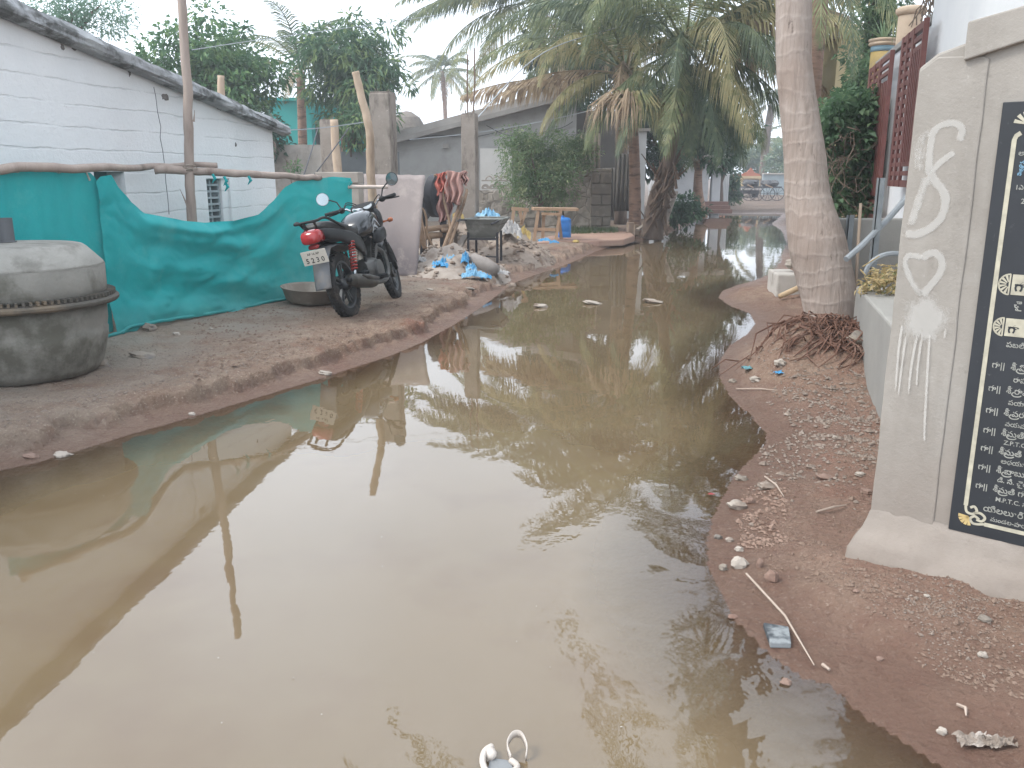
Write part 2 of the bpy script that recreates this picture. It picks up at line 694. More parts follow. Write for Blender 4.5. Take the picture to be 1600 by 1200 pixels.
# ================================================================ right side: monument, wall, gate house
# ---- stone-laying monument: plastered slab with a black inscribed plaque
ME = Vector((math.sin(rad(-49.4)), math.cos(rad(-49.4)), 0)) * -1       # along the face, towards the viewer's right
MNRM = Vector((-ME.y, ME.x, 0))
if MNRM.dot(-Vector((1.27, 2.83, 0))) < 0:
    MNRM = -MNRM
MO = Vector((1.27, 2.83, 0))
MM = Matrix(((ME.x, -MNRM.x, 0, MO.x), (ME.y, -MNRM.y, 0, MO.y), (0, 0, 1, 0), (0, 0, 0, 1)))
# local frame: x along face, y into the slab (face at y = 0), z up


def mo(px, py):
    p = hit(px, py, MO, MNRM)
    q = MM.inverted() @ p
    return q.x, q.z


mon = thing('inscribed_monument', 'grey plastered slab monument carrying a black inscribed plaque, beside the muddy bank', 'monument', M=MM)
plaster = NT('raw_plaster')
v = plaster.coord('Object')
c = plaster.mix(plaster.noise(v, 2.2, 6, .65, .3, .7), '#9c9790', '#89847d')
c = plaster.mix(plaster.noise(v, .9, 5, .6, .52, .68), c, '#a1a09b')
c = plaster.mix(plaster.noise(v, 11, 6, .75, .60, .76), c, '#7b7670')
c = plaster.mix(plaster.math('MULTIPLY', plaster.noise(v, 75, 3, .7, .62, .8), .35), c, '#b9b5af')
c = plaster.mix(plaster.math('MULTIPLY', plaster.noise(plaster.coord('Object', (1, 1, .3)), 3.2, 6, .7, .5, .68), .5), c, '#77716a')
sx = plaster.n('ShaderNodeSeparateXYZ')
plaster.l(v, sx.inputs[0])
mr = plaster.n('ShaderNodeMapRange')
mr.inputs['From Min'].default_value = .5
mr.inputs['From Max'].default_value = -.1
plaster.l(plaster.math('ADD', sx.outputs['Z'], plaster.math('MULTIPLY', plaster.noise(v, 3, 5, .6, 0, 1), -.5)), mr.inputs['Value'])
c = plaster.mix(plaster.math('MULTIPLY', mr.outputs[0], .55), c, '#7f7268')    # mud splash at the foot
plaster.l(c, plaster.b.inputs['Base Color'])
plaster.b.inputs['Roughness'].default_value = .9
plaster.b.inputs['Specular IOR Level'].default_value = .2
b1 = plaster.bump(plaster.noise(v, 6, 6, .65, 0, 1), .25, .02)
plaster.bump(plaster.noise(v, 110, 4, .7, 0, 1), .35, .004, b1)
PLASTER = plaster.m

W = 1.62
xa, _ = mo(1523, 300)                     # crease between pilaster and panel
zt0 = mo(1440, 85)[1]


def wavy(poly, seed, amp=.006, step=.06):
    out = []
    n = len(poly)
    for i in range(n):
        a, b = Vector((*poly[i], 0)), Vector((*poly[(i + 1) % n], 0))
        L = (b - a).length
        k = max(1, int(L / step))
        for j in range(k):
            p = a.lerp(b, j / k)
            q = noise.noise_vector(Vector((p.x * 7, p.y * 7, seed)))
            out.append((p.x + q.x * amp, p.y + q.y * amp))
    return out


slope = (mo(1600, 30)[1] - zt0) / (mo(1600, 30)[0])
zpk = zt0 + slope * W / 2
b = MB(MM)
b.prism(wavy([(0.03, .10), (W - .03, .10), (W - .03, zt0 - .03), (W - .06, zt0), (W / 2, zpk), (.05, zt0), (0.0, zt0 - .04), (0.0, .6)], 1), .0, .26, 'y')
body = b.build('slab', PLASTER, mon, bevel=.008)
b = MB(MM)
b.prism(wavy([(-.005, .05), (xa, .05), (xa - .004, zt0 + slope * xa * .6 - .06), (xa - .02, zt0 - .02), (.05, zt0 - .012), (0.0, zt0 - .05)], 2, .004), -.006, .06, 'y')
b.build('pilaster', PLASTER, mon, bevel=.004)
b = MB(MM)
b.prism(wavy([(W - xa, .05), (W + .005, .05), (W + .002, zt0 - .05), (W - .05, zt0 - .012), (W - xa, zt0 - .02)], 3, .004), -.006, .06, 'y')
b.build('pilaster', PLASTER, mon, bevel=.004)
# raised band following the gable top
c0 = mo(1508, 96)
th = .05
b = MB(MM)
xb0, zb0 = c0
b.prism([(xb0, zb0), (W / 2, zb0 + slope * (W / 2 - xb0)), (W - xb0, zb0), (W - xb0, zb0 + .10), (W / 2, zpk - .004), (xb0, zb0 + .11)], -.022, .05, 'y')
b.build('cap_band', PLASTER, mon, bevel=.005)
# stepped foot
b = MB(MM)
PRF = [(.0, .085), (.05, .088), (.10, .078), (.145, .058), (.185, .034), (.225, .016), (.262, .004)]


def footfn(u, w_):
    i_ = min(int(w_ * 6), 5)
    f_ = w_ * 6 - i_
    z_ = PRF[i_][0] * (1 - f_) + PRF[i_ + 1][0] * f_
    o_ = PRF[i_][1] * (1 - f_) + PRF[i_ + 1][1] * f_
    # plan: rectangle W x .26 grown by o_, rounded corners
    per = [(0, 0), (W, 0), (W, .26), (0, .26)]
    t_ = (u * 4) % 4
    k_ = int(t_) % 4
    f2 = t_ - int(t_)
    a_, c_ = per[k_], per[(k_ + 1) % 4]
    nx_, ny_ = [(0, -1), (1, 0), (0, 1), (-1, 0)][k_]
    px_, py_ = [(-1, 0), (0, -1), (1, 0), (0, 1)][k_]
    qx_, qy_ = [(1, 0), (0, 1), (-1, 0), (0, -1)][k_]
    x_, y_ = a_[0] + (c_[0] - a_[0]) * f2, a_[1] + (c_[1] - a_[1]) * f2
    # blend the outward normal near both corners
    L_ = math.hypot(c_[0] - a_[0], c_[1] - a_[1])
    d0, d1 = f2 * L_, (1 - f2) * L_
    b0, b1_ = max(0, 1 - d0 / .10), max(0, 1 - d1 / .10)
    vx, vy = nx_ + px_ * b0 * .9 + qx_ * b1_ * .9, ny_ + py_ * b0 * .9 + qy_ * b1_ * .9
    l_ = math.hypot(vx, vy)
    q_ = Vector((x_ * 8, y_ * 8, z_ * 10))
    o2 = o_ + .010 * noise.noise(q_) * (o_ > .01) + .006 * noise.noise(q_ * 3)
    return (x_ + vx / l_ * o2, y_ + vy / l_ * o2, .01 + z_ + .008 * noise.noise(q_ * 1.3))


b.grid(footfn, 240, 18)
b.build('foot', PLASTER, mon, smooth=True)

# plaque
pl_x0 = (mo(1567, 160)[0] + mo(1484, 825)[0]) / 2
pl_z0, pl_z1 = mo(1484, 825)[1], mo(1567, 160)[1]
granite = pm('black_granite', '#23262a', '#2c2f34', 3, .45, .04, 90, .002, '#4d4f50', 38, .66, .74, spec=.45)
b = MB(MM)
b.box(((pl_x0 + W - pl_x0) / 2, .001, (pl_z0 + pl_z1) / 2), (W - 2 * pl_x0, .022, pl_z1 - pl_z0))
plaque = b.build('plaque', granite, mon, bevel=.0015)
cream = pm('engraved_cream', '#b9b4a0', '#9c9788', 30, .7, 0)
silver = pm('engraved_grey', '#a3a39c', '#85867f', 40, .7, 0)
blue = pm('engraved_blue', '#6f93a8', '#5b7f97', 40, .7, 0)
yel = pm('engraved_gold', '#c2ab74', '#b09a6a', 40, .7, 0)
YF = -.0115                                 # just proud of the plaque's face


def ribbon(mb, pts, w_, y=YF, closed=False):
    """flat stroke in the monument's face"""
    pts = [Vector((p[0], 0, p[1])) for p in pts]
    n = len(pts)
    vs, fs = [], []
    for i, p in enumerate(pts):
        a, c_ = pts[(i - 1) % n if closed else max(i - 1, 0)], pts[(i + 1) % n if closed else min(i + 1, n - 1)]
        d = (c_ - a).normalized()
        s = Vector((-d.z, 0, d.x))
        ww = w_[i] if isinstance(w_, list) else w_
        vs += [p + s * ww / 2 + Vector((0, y, 0)), p - s * ww / 2 + Vector((0, y, 0))]
    for i in range(n if closed else n - 1):
        j = (i + 1) % n
        fs.append((2 * i, 2 * i + 1, 2 * j + 1, 2 * j))
    mb.add(vs, fs)


def spl(pts, k=6):
    """smooth curve through 2d points"""
    out = []
    n = len(pts)
    for i in range(n - 1):
        p0, p1, p2, p3 = pts[max(i - 1, 0)], pts[i], pts[i + 1], pts[min(i + 2, n - 1)]
        for j in range(k):
            s = j / k
            out.append(tuple(.5 * ((2 * b_) + (c_ - a_) * s + (2 * a_ - 5 * b_ + 4 * c_ - d_) * s * s + (3 * b_ - a_ - 3 * c_ + d_) * s ** 3)
                             for a_, b_, c_, d_ in zip(p0, p1, p2, p3)))
    out.append(tuple(pts[-1]))
    return out


b = MB(MM)
LBX = [mo(1588, 208), mo(1549, 497), mo(1509, 797)]
lx = sum(p[0] for p in LBX) / 3
lw = .013
zlo, zhi = mo(1532, 816)[1], LBX[0][1]
xr = W - lx
ribbon(b, [(lx, zlo + .05), (lx, zhi - .02), (lx + .004, zhi - .008), (lx + .015, zhi)] , lw)
ribbon(b, [(xr, zlo + .05), (xr, zhi - .02), (xr - .015, zhi)], lw)
ribbon(b, [(lx + .06, zlo), (xr - .06, zlo)], lw)
ribbon(b, [(lx + .05, zhi + .012), (xr - .05, zhi + .012)], lw)
b.build('plaque_border', cream, mon)
# corner flourishes
for sx_, cx in ((1, lx), (-1, xr)):
    b = MB(MM)
    for pts in (spl([(0, .05), (.005, .03), (.022, .026), (.034, .038), (.026, .052), (.014, .046)]),
                spl([(.026, .03), (.045, .034), (.06, .022), (.052, .008), (.036, .010)]),
                spl([(.06, .0), (.03, -.006), (.018, .008), (.03, .02), (.044, .012)])):
        ribbon(b, [(cx + sx_ * x_, zlo + z_) for x_, z_ in pts], .008)
    b.build('plaque_flourish', cream, mon)
for sx_, cx in ((1, lx), (-1, xr)):
    b, b2 = MB(MM), MB(MM)
    for a_ in (180, 205, 230, 255, 280):
        ribbon(b, [(cx + sx_ * .012, zlo + .014), (cx + sx_ * (.012 + .03 * math.cos(rad(a_))), zlo + .014 + .03 * math.sin(rad(a_)))], [.004, .010])
    for a_ in (15, 45, 75, 105, 135, 165):
        ribbon(b2, [(cx + sx_ * .028, zhi + .025), (cx + sx_ * (.028 + .036 * math.cos(rad(a_))), zhi + .025 + .036 * math.sin(rad(a_)))], [.004, .011])
    b.build('plaque_palmette', yel, mon)
    b2.build('plaque_palmette', cream, mon)


def text_obj(name, items, mat, parent, M, bold=0.0):
    """items: (string, x, z baseline, cap height, frame maker) laid in the face; joined into one mesh"""
    vs, fs = [], []
    dg = None
    for s, x, z, h in items:
        cu = bpy.data.curves.new('text', 'FONT')
        cu.body = s
        cu.size = h * 1.12
        cu.resolution_u = 2
        cu.offset = bold * h
        o = bpy.data.objects.new('text', cu)
        COL.objects.link(o)
        bpy.context.view_layer.update()
        me_ = bpy.data.meshes.new_from_object(o.evaluated_get(bpy.context.evaluated_depsgraph_get()))
        k = len(vs)
        vs += [(p.co.x + x, 0, p.co.y + z) for p in me_.vertices]
        fs += [tuple(i + k for i in f.vertices) for f in me_.polygons]
        bpy.data.objects.remove(o)
        bpy.data.curves.remove(cu)
        bpy.data.meshes.remove(me_)
    mb = MB(M)
    mb.add(vs, fs)
    return mb.build(name, mat, parent)


ROWS = [('గా||  శ్రీ పెద్ది రాజు గారు', 1550.7, 573, 12), ('రాష్ట్ర శాఖ మంత్రి', 1584, 596, 10), ('గా||  శ్రీ రామ రావు గారు', 1545, 609, 11.5), ('ప్యాస మంత్రి', 1576, 631, 9.5),
        ('గా||  శ్రీ వర్మ గారు', 1541, 643, 11.5), ('వ్యవసాయ శాఖ', 1571, 664, 9), ('గా||  శ్రీమతి గారు', 1537, 674, 11.5), ('Z.P.T.C. సభ్యులు', 1569, 693, 8.5),
        ('గా||  శ్రీమతి గారు', 1533, 702, 11.5), ('అధ్యక్షురాలు', 1564.5, 722, 9), ('గా||  శ్రీ బాబు గారు', 1529, 731, 11.5), ('డి. సి. చైర్మన్', 1559, 751, 9.5),
        ('గా||  శ్రీమతి గారు', 1525, 760, 11), ('M.P.T.C. సభ్యులు', 1556, 781, 8.5), ('యిల్లూరి', 1537, 796, 12), ('మండల-పార్టీ', 1548, 812, 8.5),
        ('పబ్లిక్', 1573, 541, 10.5), ('చై', 1585, 480, 13), ('1ఎ', 1587, 296, 9), ('2', 1596, 318, 10), ('అ', 1592, 243, 10)]
fix = lambda s: s.replace('శ్రీ', 'శీ').replace('్', '')
items = []
tails = MB(MM)
for s, px, py, h in ROWS:
    x, z = mo(px, py)
    hh = mo(px, py - h)[1] - z
    items.append((fix(s), x, z, hh))
    if 'శ్రీ' in s:                            # the ra-stroke under the letter
        xo = x + hh * 3.05
        ribbon(tails, [(xo + YF * 0 + q * hh, YFZ * hh + z) for q, YFZ in spl([(.0, .25), (-.22, -.05), (.1, -.32), (.65, -.28), (.9, -.1)])], hh * .14, y=0)
    for kk, q in enumerate(s):
        pass
MT = MM @ Matrix.Translation((0, YF, 0))
for it in items:
    text_obj('plaque_lettering', [it], silver, mon, MT, .012)
tails.M = MT
tv = MB()
tv.v, tv.f = [tuple(MNRM * (-YF) + Vector(p)) for p in tails.v], tails.f
tv.build('plaque_lettering', silver, mon)
x, z = mo(1590, 276)
text_obj('plaque_lettering', [('శ్రీ'.replace('్ర', ''), x, z, .03), ('సు', x + .002, z + .028, .022)], blue, mon, MT, .02)
# cream title boxes with a half wheel at the left end
b, d = MB(MM), []
for (x0p, yt, yb, xb_) in ((1565, 428, 460, 1582), (1557, 496, 524, 1571.5)):
    xl, zc = mo(x0p, (yt + yb) / 2)
    x1, ztop = mo(xb_, yt)
    zbot = mo(xb_, yb)[1]
    r = (ztop - zbot) / 2
    zc = (ztop + zbot) / 2
    b.add([(x1 + .004, YF, zbot), (x1 + .55, YF, zbot), (x1 + .55, YF, ztop), (x1 + .004, YF, ztop)], [(0, 1, 2, 3)])
    arc = [(x1 - .001 + r * .98 * math.cos(a_), zc + r * math.sin(a_)) for a_ in np.linspace(math.pi / 2, 1.5 * math.pi, 15)]
    ribbon(b, arc, .0045)
    ribbon(b, [(x1 - .002, zbot), (x1 - .002, ztop)], .0045)
    for a_ in np.linspace(math.pi / 2 + .35, 1.5 * math.pi - .35, 6):
        ribbon(b, [(x1 - .003 + .25 * r * math.cos(a_), zc + .25 * r * math.sin(a_)), (x1 - .003 + .95 * r * math.cos(a_), zc + .95 * r * math.sin(a_))], [.0025, .008])
    d.append(('గా', x1 + .012, zbot + .2 * r * 2, r * 1.15))
b.build('title_panel', cream, mon)
text_obj('title_lettering', d, granite, mon, MM @ Matrix.Translation((0, YF - .0008, 0)), .03)

# white brushed marks and a paint splash on the pilaster
paint = NT('brushed_white_paint')
v = paint.coord('Object')
paint.b.inputs['Base Color'].default_value = c4('#cfcdc8')
paint.b.inputs['Roughness'].default_value = .85
tr = paint.n('ShaderNodeBsdfTransparent')
ms = paint.n('ShaderNodeMixShader')
uvn = paint.n('ShaderNodeAttribute', attribute_name='cover')
f1 = paint.math('ADD', paint.noise(v, 60, 6, .75, .25, .75), paint.math('MULTIPLY', uvn.outputs['Fac'], 1.7))
f2 = paint.math('MULTIPLY', paint.math('ADD', f1, -1.0), 1.6, True)
paint.l(paint.math('MULTIPLY', f2, .42), ms.inputs[0])
paint.l(tr.outputs[0], ms.inputs[1])
paint.l(paint.b.outputs[0], ms.inputs[2])
paint.l(ms.outputs[0], paint.out.inputs['Surface'])


def strokes(name, lst, y=-.0085):
    mb = MB(MM)
    cov = []
    for si, (pts, w_, ca) in enumerate(lst):
        q = spl([mo(*p) for p in pts], 7)
        k0 = len(mb.v)
        n = len(q)
        vs, fs = [], []
        for i, p in enumerate(q):
            a_, c_ = q[max(i - 1, 0)], q[min(i + 1, n - 1)]
            dd = Vector((c_[0] - a_[0], 0, c_[1] - a_[1]))
            if dd.length < 1e-9:
                dd = Vector((1, 0, 0))
            dd.normalize()
            s_ = Vector((-dd.z, 0, dd.x))
            ww = w_ * (1 + .2 * noise.noise(Vector((i * .13, n, 1))))
            for k in (-1, -.5, 0, .5, 1):
                vs.append(Vector((p[0], y - .0003 * si, p[1])) + s_ * ww * k / 2)
                ends = min(1, min(i, n - 1 - i) / 3 + .25)
                cov.append(ca * (1 - abs(k) ** 1.6 * .95) * ends)
        for i in range(n - 1):
            for k in range(4):
                fs.append((i * 5 + k, i * 5 + k + 1, i * 5 + k + 6, i * 5 + k + 5))
        mb.add(vs, fs)
    o = mb.build(name, paint.m, mon)
    at = o.data.attributes.new('cover', 'FLOAT', 'POINT')
    at.data.foreach_set('value', cov)
    return o


def cp(lst):   # pixel helper for the enlarged study of the pilaster
    return [(1400 + x / 3.245, 130 + y / 3.245) for x, y in lst]


strokes('painted_mark', [
    (cp([(322, 295), (338, 240), (315, 208), (270, 203), (220, 222), (190, 260), (178, 330), (172, 400), (168, 470)]), .030, 1.0),
    (cp([(300, 350), (265, 375), (230, 402), (180, 455)]), .026, 1.0),
    (cp([(175, 450), (205, 500), (240, 540), (255, 600), (232, 680), (170, 740), (100, 765), (52, 760)]), .036, 1.0),
    (cp([(165, 470), (140, 540), (115, 610), (90, 690), (85, 720)]), .04, .75),
    (cp([(190, 245), (140, 280), (125, 360), (120, 450)]), .05, .55)])
strokes('painted_heart', [
    (cp([(135, 1078), (175, 1030), (225, 965), (238, 905), (208, 862), (168, 866), (135, 892)]), .032, 1.0),
    (cp([(135, 892), (98, 872), (62, 880), (50, 922), (72, 980), (105, 1040), (135, 1078)]), .028, .85)])
sp = MB(MM)
cov = []
c0x, c0z = mo(1446, 497)
rxs, rzs = (mo(1484, 497)[0] - mo(1408, 497)[0]) * .62, (mo(1446, 460)[1] - mo(1446, 534)[1]) * .62
def splash(u, w_):
    a, r = u * 2 * math.pi, w_
    e = 1 + .35 * noise.noise(Vector((math.cos(a) * 2, math.sin(a) * 2, 3))) + (.35 * max(0, -math.sin(a)) * abs(noise.noise(Vector((a * 5, 1, 0)))))
    cov.append(.95 * (1 - r ** 1.6))
    return (c0x + rxs * r * e * math.cos(a), -.0088, c0z + rzs * r * e * math.sin(a))
sp.grid(splash, 60, 12)
o = sp.build('paint_splash', paint.m, mon)
at = o.data.attributes.new('cover', 'FLOAT', 'POINT')
at.data.foreach_set('value', cov)
strokes('paint_drip', [
    ([(1412, 505), (1406, 545), (1401, 610)], .012, .9), ([(1418, 520), (1411, 570), (1405, 620)], .010, .9), ([(1435, 520), (1426, 570), (1421, 615)], .011, .95),
    ([(1443, 520), (1436, 570), (1434, 605)], .010, .9), ([(1455, 518), (1451, 580), (1447, 655), (1446, 690)], .011, .9), ([(1480, 510), (1477, 530)], .008, .8)], -.0125)

# ---- low plastered boundary wall running behind the monument, with steel angle posts
cement = pm('grey_cement', '#85837f', '#93918c', 2.5, .9, .3, 60, .006, '#7d7872', 1.5, .55, .7, spec=.2)
cement_d = pm('dark_cement', '#85827c', '#757169', 2, .9, .3, 60, .006, '#918d86', 1.7, .55, .7, spec=.2)
WA, WB = Vector((2.54, 6.32, 0)), Vector((1.86, 3.9, 0))
wd = (WB - WA).normalized()
wn = Vector((-wd.y, wd.x, 0))             # away from the lane?
if wn.x < 0:
    wn = -wn
kw = thing('boundary_wall', 'low grey cement wall with steel posts behind the monument', 'wall', WA)
b = MB()
z1 = .60
L = (WB - WA).length + .4
b.add([WA, WA + wd * L, WA + wd * L + wn * .2, WA + wn * .26,
       *[q + Vector((0, 0, z1 + dz)) for q, dz in ((WA, 0.01), (WA + wd * L, .02), (WA + wd * L + wn * .2, .02), (WA + wn * .26, .01))]],
      [(3, 2, 1, 0), (4, 5, 6, 7), (0, 1, 5, 4), (1, 2, 6, 5), (2, 3, 7, 6), (3, 0, 4, 7)])
b.build('wall', cement, kw, bevel=.015)
steel = pm('galvanised_steel', '#8b9093', '#767c80', 9, .5, .08, 60, .002, '#8d7f73', 5, .6, .75, metal=.35)


def angle_post(p, h, lean=(0, 0)):
    t_ = Vector((lean[0], lean[1], h))
    mb = MB()
    o = Vector(p)
    for d_, s_ in ((Vector((1, 0, 0)), .045), (Vector((0, 1, 0)), .045)):
        q = [o - d_ * 0, o + d_ * s_]
        w2 = Vector((.005, .005, 0))
        mb.add([q[0], q[1], q[1] + (Vector((0, .006, 0)) if d_.x else Vector((.006, 0, 0))), q[0] + (Vector((0, .006, 0)) if d_.x else Vector((.006, 0, 0))),
                *[k + t_ for k in (q[0], q[1], q[1] + (Vector((0, .006, 0)) if d_.x else Vector((.006, 0, 0))), q[0] + (Vector((0, .006, 0)) if d_.x else Vector((.006, 0, 0))))]],
               [(3, 2, 1, 0), (4, 5, 6, 7), (0, 1, 5, 4), (1, 2, 6, 5), (2, 3, 7, 6), (3, 0, 4, 7)])
    return mb


pp = hit(1357, 452, WA + wn * .1, wn)
pt_ = P(1364, 278, pp.y)
angle_post((pp.x, pp.y, z1 - .02), pt_.z - z1 + .02).build('post', steel, kw)
pp2 = P(1317, 440, 6.85)
angle_post((pp2.x, pp2.y, .1), 1.0).build('post', steel, kw)
# cross wall (plinth of the gate house yard)
cw = thing('plinth_wall', 'grey plinth wall across the yard below the brown lattice leaves', 'wall', P(1360, 400, 6.95))
b = MB()
a0, a1 = P(1296, 341, 7.0), P(1475, 341, 6.9)
zt = a0.z
b.box(((a0.x + a1.x) / 2, 6.98, zt / 2), (a1.x - a0.x + .2, .12, zt), rz=-.03)
b.build('wall', cement, cw, bevel=.012)
# pipe leaning across and a hoop of hose
pg = tag(MB().tube([P(1322, 405, 6.2), P(1345, 385, 6.3), P(1385, 345, 6.5), P(1432, 292, 6.7)], .022, 8).build('plastic_pipe', pm('grey_pipe', '#8d9296', '#7b8084', 8, .4, 0)),
         'grey plastic pipe leaning over the plinth wall', 'pipe')
hose = MB().tube([P(1352 + 45 * (1 + math.cos(a_)), 432 - 36 * math.sin(a_), 6.2) for a_ in np.linspace(0.1, math.pi - .1, 18)], .018, 7)
tag(hose.build('garden_hose', pm('grey_pipe', '#8d9296')), 'grey hose standing in a hoop behind the steel post', 'hose')
st_ = MB().tube([P(1337, 455, 6.6), P(1341, 380, 6.7), P(1345, 318, 6.8)], .012, 6)
tag(st_.build('wooden_stick', pm('old_wood', '#8d7d6e', '#a08f7f', 14, .85, .3, 40, .004, stretch=(1, 1, .15))), 'thin upright stick leaning beside the steel post', 'stick')

# ---- white gate house with brown lattice leaves, in a plane along the lane
ST = Vector((math.sin(rad(14.6)), math.cos(rad(14.6)), 0))     # lane direction
SR = Vector((ST.y, -ST.x, 0))                                   # to its right
OFF = 1.35
GN = -SR
GO = SR * OFF


def gp(px, py, off=OFF):
    return hit(px, py, SR * off, GN)


white = pm('lime_white', '#d3d4d4', '#c6c8ca', 1.5, .85, .12, 40, .004, '#b9bcc0', 1.1, .55, .75, spec=.25)
brown = pm('brown_enamel', '#6e4440', '#5d3833', 5, .5, .1, 30, .002, '#7c534b', 3, .55, .7)
gh = thing('gate_house', 'white walled house with a brown lattice gate, behind the monument', 'house', gp(1430, 330))
# the wall itself: behind the leaves
wo_ = OFF + .10
sA, sB = -1.0, gp(1362, 200, wo_).dot(ST)
zt = gp(1500, 0).z + .35
b = MB()
lo = lambda s_, o_, z_: ST * s_ + SR * o_ + Vector((0, 0, z_))


def wallbox(mb, s0, s1, o0, o1, z0, z1_):
    mb.add([lo(s0, o0, z0), lo(s1, o0, z0), lo(s1, o1, z0), lo(s0, o1, z0), lo(s0, o0, z1_), lo(s1, o0, z1_), lo(s1, o1, z1_), lo(s0, o1, z1_)],
           [(0, 1, 2, 3), (7, 6, 5, 4), (4, 5, 1, 0), (5, 6, 2, 1), (6, 7, 3, 2), (7, 4, 0, 3)])


sNear = gp(1455, 150, wo_).dot(ST)
sFar = gp(1395, 150, wo_).dot(ST)
zgt = gp(1405, 80, wo_).z
wallbox(b, 3.0, gp(1453, 60, OFF + .07).dot(ST), OFF + .07, OFF + .26, 0, 3.6)                # tall wall nearer the viewer
b.build('wall', white, gh, bevel=.01)
b = MB()
wallbox(b, gp(1453, 60, OFF + .07).dot(ST) + .002, sFar + 1.2, OFF + .09, OFF + .2, .4, zgt)
b.build('wall', white, gh, bevel=.01)
b = MB()
wallbox(b, 3.0, gp(1453, 60, OFF + .07).dot(ST) + .05, OFF + .02, OFF + .30, 3.601, 3.70)
wallbox(b, gp(1453, 60, OFF + .07).dot(ST) + .01, sFar + 1.25, OFF + .06, OFF + .23, zgt + .001, zgt + .06)
b.build('cornice', cement, gh, bevel=.006)


def lattice(name, x0, x1, ytop, ybot, off, rows=19):
    """leaf in the lane's plane: left (far) edge x0, right (near) edge x1 in the photo; real slats"""
    s0, s1 = gp(x0, 274, off).dot(ST), gp(x1, 274, off).dot(ST)      # s0 far, s1 near
    yy_ = (ST * s1 + SR * off).y
    zt_, zb_ = P(x1, ytop, yy_).z, P(x1, ybot, yy_).z
    mb = MB()
    e = .022
    wallbox(mb, s1, s0, off - e, off, zt_ - .05, zt_)
    wallbox(mb, s1, s0, off - e, off, zb_, zb_ + .05)
    W_ = s0 - s1
    # near third: upright bars; far two thirds: square holes
    for k in range(5):
        s_ = s1 + W_ * (.0 + .085 * k)
        wallbox(mb, s_, s_ + W_ * .045, off - e - .004, off - .004, zb_ + .15 * (zt_ - zb_), zt_ - .16 * (zt_ - zb_))
    for k in range(3):
        s_ = s1 + W_ * (.42 + .27 * k)
        wallbox(mb, s_, s_ + W_ * .10, off - e - .006, off - .006, zb_ + .002, zt_ - .002)
    for k in range(rows):
        z_ = zb_ + (zt_ - zb_) * (k + .5) / rows
        h_ = (zt_ - zb_) / rows * .5
        full = k < 3 or k > rows - 4
        wallbox(mb, s1 if full else s1 + W_ * .40, s0 - .001, off - e - .002, off - .002, z_ - h_ / 2, z_ + h_ / 2)
    wallbox(mb, s1 - .03, s1 - .001, off - e - .008, off + .01, zb_ - .01, zt_ + .01)
    return mb.build('lattice_leaf', brown, gh)


lattice('lattice_leaf', 1394.5, 1424, 30, 293, OFF - .02, 17)
lattice('lattice_leaf', 1348, 1377, 80, 345, OFF - .0, 22)
# rounded gate pillar, pale pink
cy = pm('cream_pillar', '#b7a48f', '#a8947f', 4, .8, .15, 40, .004, '#8f7d6c', 2, .55, .7)
yb = pm('yellow_wash', '#b39a5f', '#a58c55', 3, .8, .15, 40, .004, '#8d7c5d', 2, .5, .65)
gpil = gp(1421, 45, OFF + .38)
pil = thing('gate_pillar', 'round pinkish gate pillar with a flared cap beside the taller lattice leaf', 'pillar', (gpil.x, gpil.y, 0))
r = .13
b = MB()
b.lathe([(r, .1), (r, gpil.z + .12), (r * .98, gpil.z + .14)], 18, (gpil.x, gpil.y, 0))
b.build('shaft', cy, pil, smooth=True)
b = MB()
b.lathe([(r * 1.05, gpil.z + .14), (r * 1.25, gpil.z + .17), (r * 1.25, gpil.z + .21), (r, gpil.z + .23)], 18, (gpil.x, gpil.y, 0))
b.build('cap', cy, pil, smooth=True)
# yellow pillar with blue band carrying an aloe
q = gp(1379, 75, OFF + .38)
yp = thing('pot_pillar', 'yellow round pillar with a blue band, carrying a spiky aloe', 'pillar', (q.x, q.y, 0))
r = .145
MB().lathe([(r, .1), (r, q.z - .05)], 18, (q.x, q.y, 0)).build('shaft', yb, yp, smooth=True)
MB().lathe([(r * 1.03, q.z - .05), (r * 1.03, q.z + .02)], 18, (q.x, q.y, 0)).build('painted_band', pm('blue_band', '#6d8a99', '#7c98a5', 6, .7, .1), yp, smooth=True)
MB().lathe([(r * 1.05, q.z + .02), (r * 1.25, q.z + .04), (r * 1.25, q.z + .06), (r * 1.1, q.z + .075), (r * 1.28, q.z + .085), (r * 1.28, q.z + .11), (r * .9, q.z + .12)], 18,
           (q.x, q.y, 0)).build('rim', cy, yp, smooth=True)
al = MB()
rn = random.Random(3)
for k in range(15):
    a_ = k * 2.4
    el = rad(rn.uniform(20, 80))
    L_ = rn.uniform(.28, .42)
    d_ = Vector((math.cos(a_) * math.cos(el), math.sin(a_) * math.cos(el), math.sin(el)))
    s_ = Vector((-math.sin(a_), math.cos(a_), 0))
    pts = [Vector((q.x, q.y, q.z + .1)) + d_ * L_ * i / 5 + Vector((0, 0, -.10 * (i / 5) ** 2 * math.cos(el))) for i in range(6)]
    for i in range(5):
        w0, w1 = .022 * (1 - i / 5) + .001, .022 * (1 - (i + 1) / 5) + .001
        al.add([pts[i] - s_ * w0, pts[i] + Vector((0, 0, -.006)), pts[i] + s_ * w0, pts[i + 1] - s_ * w1, pts[i + 1] + Vector((0, 0, -.006)), pts[i + 1] + s_ * w1],
               [(0, 1, 4, 3), (1, 2, 5, 4)])
tag(al.build('aloe_plant', leafmat('aloe_leaf', '#6f8a66', '#839a78', trans=.15)), 'spiky green aloe growing on top of the yellow pillar', 'plant')
